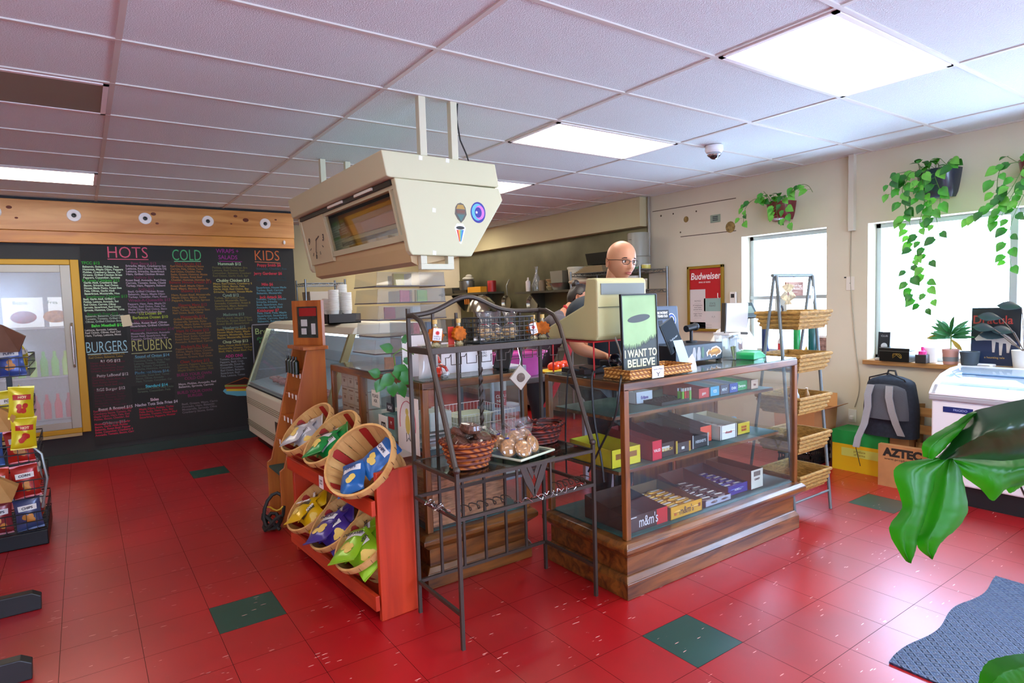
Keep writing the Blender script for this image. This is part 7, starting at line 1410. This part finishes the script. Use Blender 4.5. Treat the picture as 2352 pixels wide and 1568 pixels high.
MB().prism([(.13, .20), (.09, .25), (.03, .27), (-.03, .26), (-.09, .22), (-.135, .17), (-.13, .15), (-.10, .165), (-.09, .10), (-.075, .10), (-.07, .17), (-.05, .17), (-.045, .08), (-.03, .08), (-.025, .175), (-.005, .18), (.0, .10), (.014, .10), (.02, .19), (.07, .19), (.12, .185)][::-1], 'x', -.0085, -.0066).build('pale_hand_print', mat('c8beb4', .6), t, smooth=0)
MB().box(-.0072, -.15, .005, -.0064, .15, .19).build('blue_ground', mat('1c2c4c', .4), t, smooth=0); text('small_lettering', 'a haunting tale', mat('c8a058', .5), .022, t, (-.0085, 0, .06), NX)
# ------------------------------------------------------------ right side floor things
def obox(b, x0, y0, x1, y1, z1, th=.006):
    b.box(x0, y0, 0, x1, y0+th, z1); b.box(x0, y1-th, 0, x1, y1, z1); b.box(x0, y0, 0, x0+th, y1, z1); b.box(x1-th, y0, 0, x1, y1, z1); b.box(x0, y0, 0, x1, y1, th)
MCR = thing('milk_crate', 'black plastic crate on the floor holding an open carton', 'crate', (5.16, 2.86, 0)); o = MCR.location; b = MB()
for z in (0, .07, .13, .19, .25): b.box(0, 0, z, .33, .012, z+.028); b.box(0, .30, z, .33, .312, z+.028); b.box(0, 0, z, .012, .312, z+.028); b.box(.318, 0, z, .33, .312, z+.028)
for k in range(12): b.box(.002+.028*k, .001, 0, .008+.028*k, .010, .27); b.box(.001, .002+.027*k, 0, .010, .008+.027*k, .27)
b.box(0, 0, 0, .33, .312, .008); b.build('crate_body', BLACK, MCR, smooth=0)
OC = thing('open_carton', 'large open cardboard carton with flaps up, standing in the black crate', 'carton', (5.10, 2.80, .285)); b = MB(); b.add([(0, 0, 0), (.36, 0, 0), (.36, .36, 0), (0, .36, 0), (-.01, -.01, .22), (.37, -.01, .22), (.37, .37, .22), (-.01, .37, .22)], [(0, 1, 5, 4), (1, 2, 6, 5), (2, 3, 7, 6), (3, 0, 4, 7), (3, 2, 1, 0)]); b.build('carton_body', CARD, OC, smooth=0)
for q, nm in (([(-.01, -.01, .22), (.37, -.01, .22), (.34, -.12, .27), (.02, -.12, .27)], 'front'), ([(.37, -.01, .22), (.37, .37, .22), (.45, .33, .33), (.45, .03, .33)], 'side'), ([(-.01, .37, .22), (.37, .37, .22), (.36, .40, .37), (.0, .40, .37)], 'back')):
    MB().add(q+[(x, y, z+.004) for x, y, z in q], [(0, 1, 2, 3), (7, 6, 5, 4), (0, 4, 5, 1), (1, 5, 6, 2), (2, 6, 7, 3), (3, 7, 4, 0)]).build('carton_flap', mat('c08850', .85), OC, smooth=0)
YG = thing('cardboard_box', 'green and yellow cardboard box on the floor under the backpack strap', 'box', (5.42, 2.34, 0), rz=0); MB().box(-.13, -.05, 0, .14, .40, .23).build('yellow_body', mat('dcb410', .6), YG, smooth=0); MB().box(-.131, -.051, .23, .141, .401, .345).build('green_top', mat('10903c', .6), YG, smooth=0); MB().box(-.1325, .02, .13, -.1312, .32, .20).build('pale_label', mat('c8d060', .6), YG, smooth=0); text('lettering', 'produce\nof farms', mat('80701c', .6), .028, YG, (-.1332, .17, .165), NX)
BPK = thing('backpack', 'grey and black backpack with hanging straps sitting on boxes by the wall', 'backpack', (5.36, 2.30, .35))
def bp(u, v):
    a = 2*PI*u; w = .20*(1-.30*max(0, v-.45)**1.3*1.6); d = .11*(1-.35*max(0, v-.4)); q = (abs(math.cos(a))**3+abs(math.sin(a))**3)**(-1/3)
    cap = math.sin(min(1, (1-v)/.14)*PI/2)**.7 if v > .86 else 1
    return (d*q*math.sin(a)*cap, w*q*math.cos(a)*cap, .50*v)
MB().grid(bp, 36, 26, cu=True).add([(.0, 0, .003)], []).build('pack_body', mat('1c2430', .8, var=.3, bs=40), BPK, smooth=70)
GY = mat('9c9c9c', .9, bump=.4, bs=200)
MB(M=Matrix.Translation((-.035, 0, 0)) @ Matrix.Diagonal((1.0, .86, .9, 1))).grid(lambda u, v: bp(.53+.44*u, .33+.67*v*.97), 20, 14).build('grey_panel', mat('54565c', .9, bump=.3, bs=150), BPK, smooth=70)
for pts in ([(-.13, .10, .42), (-.16, .11, .34), (-.155, .11, .24), (-.17, .13, .1), (-.19, .17, -.02), (-.20, .18, -.10)], [(-.13, -.04, .42), (-.16, -.05, .33), (-.155, -.07, .22), (-.15, -.10, .12), (-.13, -.13, .03)]):
    b = MB(); n = len(pts); b.add([(x, y+s*.026, z) for x, y, z in pts for s in (-1, 1)]+[(x+.012, y+s*.026, z) for x, y, z in pts for s in (-1, 1)], [(2*i, 2*i+1, 2*i+3, 2*i+2) for i in range(n-1)]+[(2*n+2*i+2, 2*n+2*i+3, 2*n+2*i+1, 2*n+2*i) for i in range(n-1)]+[(2*i, 2*i+2, 2*n+2*i+2, 2*n+2*i) for i in range(n-1)]+[(2*i+3, 2*i+1, 2*n+2*i+1, 2*n+2*i+3) for i in range(n-1)]); b.build('shoulder_strap', GY, BPK, smooth=50)
b = MB(); b.tube([(-.03, .16, .40), (-.06, .14, .47), (-.06, 0, .515), (-.06, -.12, .47), (-.03, -.155, .38)], .006, 6); b.build('zip_edge', BLACK, BPK); MB().tube([(0, .03, .49), (0, .02, .53), (0, -.03, .53), (0, -.04, .49)], .008, 6).build('top_loop', BLACK, BPK); MB().tube([(-.20, .18, -.1), (-.21, .16, -.16), (-.205, .14, -.25)], .003, 5).build('loose_strap', BLACK, BPK)
tag(MB((5.40, 2.28, .347)).box(5.30, 2.14, 0, 5.555, 2.28, .347).build('carton', CARD, smooth=0), 'plain brown carton standing upright under the backpack by the wall', 'carton')
BC = thing('printed_carton', 'brown carton with black ape lettering standing on the floor before the freezer', 'carton', (5.10, 1.93, 0), rz=.06); MB().box(0, 0, 0, .055, .34, .33).build('carton_body', CARD, BC, smooth=0); text('lettering', 'AZTEC', mat('20180f', .7), .085, BC, (-.001, .17, .272), NX, off=.005, fit=.27); text('small_lettering', 'www.prophecy.com', mat('30241a', .7), .024, BC, (-.001, .17, .222), NX, fit=.25)
tag(MB((5.20, 2.0, 0)).box(5.17, 2.0, 0, 5.22, 2.28, .30).build('carton', mat('a8703c', .85), smooth=0), 'thin brown carton edge behind the printed carton', 'carton')
WCR = thing('wooden_crate', 'small slatted wooden crate leaning between backpack and freezer', 'crate', (5.42, 1.93, 0), rot=(0, .10, 0))
for k in range(4): MB().box(-.05, 0, .10+.14*k, -.03, .20, .17+.14*k).build('slat', wood('8c6030', 'b08448', 'y', .6), WCR, smooth=0)
for y in (0, .18): MB().box(-.03, y, .0, .03, y+.02, .62).build('upright', wood('7c5428', 'a07840', 'z', .6), WCR, smooth=0)
# chest freezer
FZ = thing('chest_freezer', 'white chest freezer with curved glass lid below the big window', 'freezer', (4.98, .3, 0)); o = FZ.location; FW_ = mat('e8e8ea', .3); fy0, fy1 = .35, 1.875
MB(o).box(5.0, fy0, .14, 5.53, fy1, .735).build('cabinet_body', FW_, FZ, smooth=0, bevel=.012)
MB(o).box(5.03, fy0+.02, 0, 5.5, fy1-.02, .14).build('black_base', mat('101418', .5), FZ, smooth=0)
MB(o).box(4.985, fy0-.015, .735, 5.545, fy1+.015, .775).build('grey_band', mat('a8a8ac', .35), FZ, smooth=0, bevel=.01)
prof = [(4.985, .775), (4.99, .79), (5.05, .845), (5.18, .905), (5.36, .935), (5.53, .94), (5.545, .775)]
for y in (fy0-.015, fy1-.03): MB(o).prism(prof, 'y', y, y+.045).build('lid_end', FW_, FZ, smooth=0, bevel=.006)
MB(o).prism([(4.985, .775), (4.99, .79), (5.05, .845), (5.07, .835), (5.02, .775)], 'y', fy0, fy1).build('front_rail', FW_, FZ, smooth=0, bevel=.004); MB(o).box(5.49, fy0, .775, 5.545, fy1, .94).build('rear_rail', FW_, FZ, smooth=0, bevel=.004)
b = MB(o); pr_ = [(5.05, .843), (5.11, .873), (5.18, .900), (5.27, .918), (5.36, .928), (5.49, .934)]; b.add([(x, y, z) for x, z in pr_ for y in (fy0+.03, fy1-.03)], [(2*i, 2*i+1, 2*i+3, 2*i+2) for i in range(5)]); b.build('curved_glass_lid', glass((.85, .92, .97), 3, .03, .08), FZ, smooth=60)
MB(o).box(5.05, fy0+.03, .775, 5.49, fy1-.03, .782).build('frosted_interior', mat('c4d8e8', .5), FZ, smooth=0); MB(o).tube([(5.20, fy0+.1, .913), (5.20, fy1-.12, .913)], .008, 6).build('lid_handle', mat('5c7c9c', .3), FZ)
for k in range(4): MB(o).box(5.10, fy0+.12+.36*k, .783, 5.44, fy0+.42+.36*k, .80).build('wire_bin', mat('98b8cc', .3), FZ, smooth=0)
g = MB(o).box(4.997, 1.62, .655, 5.0, 1.80, .695).build('blue_badge', mat('1c2c6c', .3), FZ, smooth=0); text('badge_lettering', 'FRIGIDO', mat('a8b8e0', .5), .022, g, (4.9965-o.x, 1.695-o.y, .675), NX)
g = MB(o).box(4.996, .9, .235, 5.0, 1.42, .345).build('green_panel', mat('184038', .4), FZ, smooth=0); text('panel_lettering', 'Ben & Jerry', WHITE, .07, g, (4.9955-o.x, 1.395-o.y, .29), NX, align='LEFT', off=.001); g.hide_render = False
text('side_lettering', 'V', mat('202020', .4), .11, FZ, (4.9985-o.x, 1.36-o.y, .19), NX, align='LEFT', off=.001)
for ch in g.children: bpy.data.meshes.remove(ch.data)
text('panel_lettering', 'en', WHITE, .075, g, (4.9955-o.x, 1.385-o.y, .29), NX, align='LEFT', off=.0012)
# rubber mat with tread pattern
RM = bpy.data.materials.new('tread_rubber'); RM.use_nodes = True; nt = RM.node_tree; bb_ = nt.nodes['Principled BSDF']; bb_.inputs['Base Color'].default_value = col('2c4060'); bb_.inputs['Roughness'].default_value = .33
tc = nt.nodes.new('ShaderNodeTexCoord'); hs = []
for rot in (.785, -.785):
    mp = nt.nodes.new('ShaderNodeMapping'); mp.inputs['Rotation'].default_value = (0, 0, rot); wv = nt.nodes.new('ShaderNodeTexWave'); wv.inputs['Scale'].default_value = 14; nt.links.new(tc.outputs['Object'], mp.inputs[0]); nt.links.new(mp.outputs[0], wv.inputs['Vector']); hs.append(wv)
ck = nt.nodes.new('ShaderNodeTexChecker'); ck.inputs['Scale'].default_value = 42; nt.links.new(tc.outputs['Object'], ck.inputs['Vector']); mx = nt.nodes.new('ShaderNodeMixRGB'); nt.links.new(ck.outputs['Fac'], mx.inputs[0]); nt.links.new(hs[0].outputs['Fac'], mx.inputs[1]); nt.links.new(hs[1].outputs['Fac'], mx.inputs[2])
bm = nt.nodes.new('ShaderNodeBump'); bm.inputs['Strength'].default_value = .9; bm.inputs['Distance'].default_value = .006; nt.links.new(mx.outputs[0], bm.inputs['Height']); nt.links.new(bm.outputs[0], bb_.inputs['Normal'])
def mt(u, v):
    x = 2.64+1.25*u; y = .15+.98*v+(.015*math.sin(u*14) if v > .9 else 0); return (x, y, .004+.006*max(0, math.sin(u*11+v*2))*(v**3))
b = MB((3.2, .6, 0)); b.grid(mt, 60, 30); b.grid(lambda u, v: (mt(u, v)[0], mt(u, v)[1], 0.001), 60, 30)
b.add([(2.64, .15, .001), (3.89, .15, .001), (3.89, .15, .004), (2.64, .15, .004)], [(0, 1, 2, 3)]); b.grid(lambda u, v: (mt(u, 1)[0], mt(u, 1)[1], .001+(mt(u, 1)[2]-.001)*v), 60, 1); b.grid(lambda u, v: (2.64, .15+.98*u, .001+(mt(0, u)[2]-.001)*v), 30, 1)
tag(b.build('rubber_mat', RM, smooth=40), 'blue-grey ribbed rubber mat on the floor at lower right', 'mat')
# ------------------------------------------------------------ large foreground plant at the right
BP = thing('banana_plant', 'large leafy potted plant reaching into the picture from the right', 'plant', (2.15, .30, 0)); o = BP.location
MB().lathe([(.15, 0), (.16, .02), (.20, .32), (.21, .32), (.21, .35), (.19, .35), (.185, .30), (.001, .30)], (0, 0, 0), 32).build('pot', mat('7c4c34', .7), BP)
def cpt(u, v, dep): d = FW+RT*((u-1176)/F)-UP*((v-784)/F); return Vector((0, 0, EYE))+d*dep
LB = bpy.data.materials.new('leaf_blade'); LB.use_nodes = True; nt = LB.node_tree; b0 = nt.nodes['Principled BSDF']; b0.inputs['Base Color'].default_value = col('1c6412'); b0.inputs['Roughness'].default_value = .45
tl = nt.nodes.new('ShaderNodeBsdfTranslucent'); tl.inputs[0].default_value = col('38b010'); mxs = nt.nodes.new('ShaderNodeMixShader'); mxs.inputs[0].default_value = .38; out = nt.nodes['Material Output']; nt.links.new(b0.outputs[0], mxs.inputs[1]); nt.links.new(tl.outputs[0], mxs.inputs[2]); nt.links.new(mxs.outputs[0], out.inputs[0])
tc = nt.nodes.new('ShaderNodeTexCoord'); nz = nt.nodes.new('ShaderNodeTexNoise'); nz.inputs['Scale'].default_value = 9; bm = nt.nodes.new('ShaderNodeBump'); bm.inputs['Strength'].default_value = .06; nt.links.new(tc.outputs['Object'], nz.inputs['Vector']); nt.links.new(nz.outputs['Fac'], bm.inputs['Height']); nt.links.new(bm.outputs[0], b0.inputs['Normal'])
LBD = mat('143c20', .28, var=.25, bs=10, spec=.7)
def blade(nm, rim, mid, m, bow=.02, ribs=None):
    """leaf blade: rim points on both sides of a midrib, lists of (u, v, depth) seen points; rows joined across"""
    b = MB(o); A_ = [cpt(*p) for p in rim[0]]; B_2 = [cpt(*p) for p in rim[1]]; M_ = [cpt(*p) for p in mid]; n = len(M_)
    def row(P, t):
        x = t*(n-1); i = min(n-2, int(x)); k = x-i; a, b_, c, d = P[max(i-1, 0)], P[i], P[i+1], P[min(i+2, n-1)]
        return .5*((2*b_)+(c-a)*k+(2*a-5*b_+4*c-d)*k*k+(3*b_-a-3*c+d)*k**3)
    nv = 26; nu = 12; vs = []
    for j in range(nv+1):
        t = j/nv; a, m_, c = row(A_, t), row(M_, t), row(B_2, t)
        for i in range(nu+1):
            k = i/nu; p = a.lerp(m_, k*2) if k < .5 else m_.lerp(c, k*2-1)
            q = abs(k-.5)*2; p = p-FW*bow*math.sin(PI*(1-q))*.5 - FW*.0009*math.sin(t*60+q*4)
            vs.append(p)
    w = nu+1
    b.add(vs, [(j*w+i, j*w+i+1, (j+1)*w+i+1, (j+1)*w+i) for j in range(nv) for i in range(nu)])
    return b.build(nm, m, BP, smooth=70)
D0 = 1.25
# hanging bright lobe (lower left), two tips
blade('leaf_blade', ([(2150, 1050, D0), (2075, 1062, D0), (2052, 1085, D0), (2064, 1130, D0), (2072, 1165, D0), (2050, 1195, D0), (2042, 1215, D0), (2052, 1245, D0), (2080, 1288, D0)], [(2178, 1050, D0), (2150, 1090, D0), (2145, 1120, D0), (2135, 1150, D0), (2128, 1180, D0), (2118, 1210, D0), (2108, 1235, D0), (2104, 1262, D0), (2088, 1290, D0)]), [(2165, 1050, D0), (2110, 1080, D0-.01), (2105, 1105, D0-.015), (2106, 1140, D0-.02), (2100, 1172, D0-.02), (2088, 1200, D0-.02), (2080, 1228, D0-.015), (2080, 1255, D0-.01), (2084, 1290, D0)], LB)
blade('leaf_blade', ([(2176, 1050, D0), (2150, 1090, D0+.01), (2142, 1120, D0+.01), (2132, 1150, D0+.01), (2122, 1185, D0+.01), (2110, 1215, D0+.01), (2104, 1240, D0), (2112, 1262, D0), (2132, 1278, D0)], [(2182, 1052, D0), (2205, 1075, D0), (2214, 1110, D0), (2222, 1150, D0), (2222, 1178, D0), (2200, 1212, D0), (2176, 1232, D0), (2158, 1250, D0), (2136, 1282, D0)]), [(2180, 1050, D0), (2178, 1080, D0-.01), (2176, 1115, D0-.015), (2172, 1150, D0-.02), (2165, 1180, D0-.02), (2150, 1208, D0-.02), (2138, 1232, D0-.02), (2132, 1252, D0-.01), (2134, 1280, D0)], LB)
# dark upper fold sweeping to the right edge
blade('dark_leaf_fold', ([(2150, 1052, D0), (2180, 1020, D0), (2210, 975, D0), (2235, 945, D0-.02), (2270, 935, D0-.04), (2310, 925, D0-.06), (2360, 915, D0-.08), (2450, 900, D0-.1)], [(2155, 1052, D0), (2185, 1052, D0), (2230, 1054, D0), (2270, 1056, D0), (2300, 1058, D0), (2330, 1056, D0), (2370, 1050, D0), (2450, 1040, D0)]), [(2152, 1050, D0), (2185, 1036, D0-.02), (2225, 1015, D0-.05), (2255, 1000, D0-.07), (2290, 992, D0-.09), (2325, 990, D0-.10), (2365, 985, D0-.11), (2450, 975, D0-.12)], LBD, .04)
# bright upper left rib lobe and lower right lobe
blade('leaf_blade', ([(2120, 1048, D0), (2118, 1022, D0), (2132, 1005, D0), (2165, 985, D0), (2195, 968, D0), (2222, 950, D0-.02), (2238, 944, D0-.02)], [(2140, 1054, D0), (2150, 1048, D0), (2165, 1035, D0), (2180, 1018, D0), (2200, 995, D0), (2222, 965, D0-.02), (2238, 946, D0-.02)]), [(2130, 1052, D0), (2136, 1035, D0-.01), (2150, 1018, D0-.015), (2172, 1000, D0-.015), (2198, 980, D0-.01), (2222, 957, D0-.02), (2238, 945, D0-.02)], LB)
blade('leaf_blade', ([(2180, 1050, D0+.02), (2230, 1052, D0+.02), (2280, 1055, D0+.02), (2320, 1056, D0+.02), (2360, 1052, D0+.02), (2450, 1045, D0+.02)], [(2182, 1062, D0+.02), (2215, 1095, D0+.02), (2252, 1122, D0+.03), (2282, 1150, D0+.03), (2318, 1120, D0+.03), (2450, 1090, D0+.03)]), [(2181, 1055, D0+.02), (2222, 1070, D0+.01), (2262, 1085, D0), (2292, 1095, D0), (2335, 1085, D0), (2450, 1065, D0)], LB)
blade('leaf_blade', ([(2300, 1050, D0+.04), (2320, 1060, D0+.04), (2345, 1055, D0+.04), (2400, 1050, D0+.04)], [(2306, 1100, D0+.04), (2318, 1132, D0+.04), (2350, 1115, D0+.04), (2400, 1090, D0+.04)]), [(2303, 1075, D0+.03), (2320, 1090, D0+.03), (2348, 1085, D0+.03), (2400, 1070, D0+.03)], LB)
# second leaf, bottom right corner
D1 = 1.0
blade('leaf_blade', ([(2245, 1600, D1), (2250, 1550, D1), (2268, 1520, D1), (2300, 1508, D1), (2350, 1500, D1), (2450, 1490, D1)], [(2260, 1640, D1), (2290, 1610, D1), (2320, 1600, D1), (2350, 1590, D1), (2380, 1580, D1), (2450, 1560, D1)]), [(2250, 1620, D1), (2270, 1580, D1-.02), (2295, 1552, D1-.03), (2325, 1540, D1-.03), (2362, 1530, D1-.03), (2450, 1520, D1-.02)], LB)
e1, e2 = cpt(2450, 975, D0-.12), cpt(2450, 1520, D1-.02)
MB(o).tube([Vector((2.15, .30, .3)), Vector((2.2, .25, .7)), Vector(e1)+Vector((.12, -.12, .02)), e1, cpt(2365, 985, D0-.11)], [.02, .018, .012, .008, .005], 8).build('leaf_stalk', mat('4c8c2c', .45), BP)
MB(o).tube([Vector((2.12, .28, .3)), Vector((2.0, .2, .6)), e2, cpt(2362, 1530, D1-.03)], [.02, .016, .009, .005], 8).build('leaf_stalk', mat('4c8c2c', .45), BP)
# ------------------------------------------------------------ left chip gondola
LR = thing('wire_chip_rack', 'black wire snack rack at the left edge crammed with chip bags', 'rack', (-.62, 5.4, 0)); o = LR.location; BW_ = mat('181818', .4, .5)
X0, X1, Y0_, Y1_ = -1.3, -.27, 5.15, 5.80
MB(o).box(X0, Y0_, 0, X1, Y1_, .10).build('base', BW_, LR, smooth=0, bevel=.006)
for x in (X0+.02, X1-.16):
    MB(o).box(x, Y0_+.1, .10, x+.03, Y0_+.13, 1.32).build('upright', BW_, LR, smooth=0)
LV = [(.11, .0), (.33, .0), (.57, .02), (.84, .05), (1.15, .03)]
for z, dx in LV:
    xr = X1-dx*.9; b = MB(o)
    for zz in (z, z+.06, z+.12): b.tube([(X0, Y0_, zz), (xr, Y0_, zz), (xr, Y1_, zz), (X0, Y1_, zz)], .004, 5, closed=True)
    for k in range(20): x = X0+(xr-X0)*k/19; b.tube([(x, Y0_, z+.12), (x, Y0_, z), (x, Y1_, z)], .0025, 4)
    for k in range(10): y = Y0_+(Y1_-Y0_)*k/9; b.tube([(xr, y, z+.12), (xr, y, z), (X0, y, z)], .0025, 4)
    b.build('wire_basket', BW_, LR)
b = MB(o); b.tube([(X1-.02, Y0_+.02, .25), (X1+.02, Y0_-.02, .45), (X1-.0, Y0_-.02, .62), (X1-.05, Y0_, .68)], .008, 6); b.build('bent_wire_arm', mat('8c9490', .4, .6), LR)
PAL = {0: ('3c4870', '8c2c30', 'c0c0c8', '242438', 'd0703c'), 1: ('b02018', 'c83c20', '98a8b0', 'e07828', 'c02828'), 2: ('c02418', '3c68a8', 'd0d0d4', 'c84820', '40806c'), 3: ('d8c818', 'c8b818', 'e0d020', 'b0a820', 'd8d4c0'), 4: ('2c4890', 'c8b41c', 'd8c828', '3858a8', 'c8c030')}
WRD = ('CHIPS', 'CORN', 'NUTS', 'POPS', 'PUFFS')
for li, (z, dx) in enumerate(LV):
    base_ = {}
    for k in range(6):
        x = X1-dx*.9-.10-.155*k; c = PAL[li][k % 5]
        if c not in base_:
            t = chip_bag('', .15, .21, .06, c, 'e8e4dc', WRD[li], 'snack bags in the black wire rack', li*7+k+30, 'd08c3c', '303040'); base_[c] = t
        else: t = dup(base_[c], (0, 0, 0))
        t.location = (x, Y0_+.07, z+.105); t.rotation_euler = (-.12, .08*(k % 3-1), .15*(k % 2)); rown = ('bottom', 'second lowest', 'middle', 'second highest', 'top')[li]
        t['label'] = 'snack bag standing in the %s wire basket of the left rack' % rown; t['group'] = 'snack bags in the %s basket of the left rack' % rown
    for k in range(2):
        t = dup(base_[PAL[li][(k+1) % 5]], (X1-dx*.9-.06, Y0_+.24+.17*k, z+.105), PI/2*0); t.rotation_euler = (-.1, 0, PI/2+.1); t['label'] = 'snack bag facing the aisle in the %s wire basket of the left rack' % rown; t['group'] = 'aisle snack bags in the %s basket of the left rack' % rown
# yellow bags hung on the rack end
for k, (z, lb) in enumerate(((.98, 'yellow striped bag hung on the end of the left rack, upper one'), (.78, 'yellow striped bag hung on the end of the left rack, lower one'))):
    t = chip_bag(lb, .14, .20, .06, 'd8c818', 'b82820', 'HOT', None, 90+k, 'c03020', 'f0e0a0'); t.location = (X1-.08, Y0_-.06, z); t.rotation_euler = (0, .06, .2)
for x0, z0, lb in ((-.42, 1.33, 'torn brown and pink carton lid tipped over the top wire basket'), (-.50, .82, 'tan brown paper bag hanging over the middle of the left rack'), (-.52, .36, 'tan brown paper bag hanging lower on the left rack')):
    b = MB((x0, Y0_-.08, z0)); w, h = .34, .16
    b.add([(x0-w, Y0_-.12, z0), (x0+.08, Y0_-.06, z0-.02), (x0+.12, Y0_-.1, z0+h*.5), (x0, Y0_-.02, z0+h), (x0-w, Y0_-.04, z0+h*1.05), (x0-w, Y0_-.01, z0), (x0+.08, Y0_+.0, z0-.02), (x0+.12, Y0_+.0, z0+h*.5), (x0, Y0_+.02, z0+h), (x0-w, Y0_+.02, z0+h*1.05)], [(0, 1, 2, 3, 4), (9, 8, 7, 6, 5), (0, 5, 6, 1), (1, 6, 7, 2), (2, 7, 8, 3), (3, 8, 9, 4), (4, 9, 5, 0)])
    tag(b.build('paper_bag' if 'bag' in lb else 'torn_carton', mat('6c4834' if 'lid' in lb else 'b88c50', .8, var=.2, bs=6), smooth=0), lb, 'paper bag' if 'bag' in lb else 'carton')
# gondola feet nearer the camera
GN = thing('shelving_base', 'dark grey steel shelf feet reaching in from the left edge', 'shelving', (-.9, 3.7, 0)); o = GN.location
for y in (4.02, 3.26): MB(o).prism([(-1.3, 0), (-.265, 0), (-.262, .07), (-.30, .095), (-1.3, .12)], 'y', y, y+.06).build('foot', mat('2c2c2c', .4, .4), GN, smooth=0, bevel=.004)
MB(o).box(-1.36, 3.1, 0, -1.3, 4.3, 1.4).build('back_panel', mat('3c3c3c', .5), GN, smooth=0)
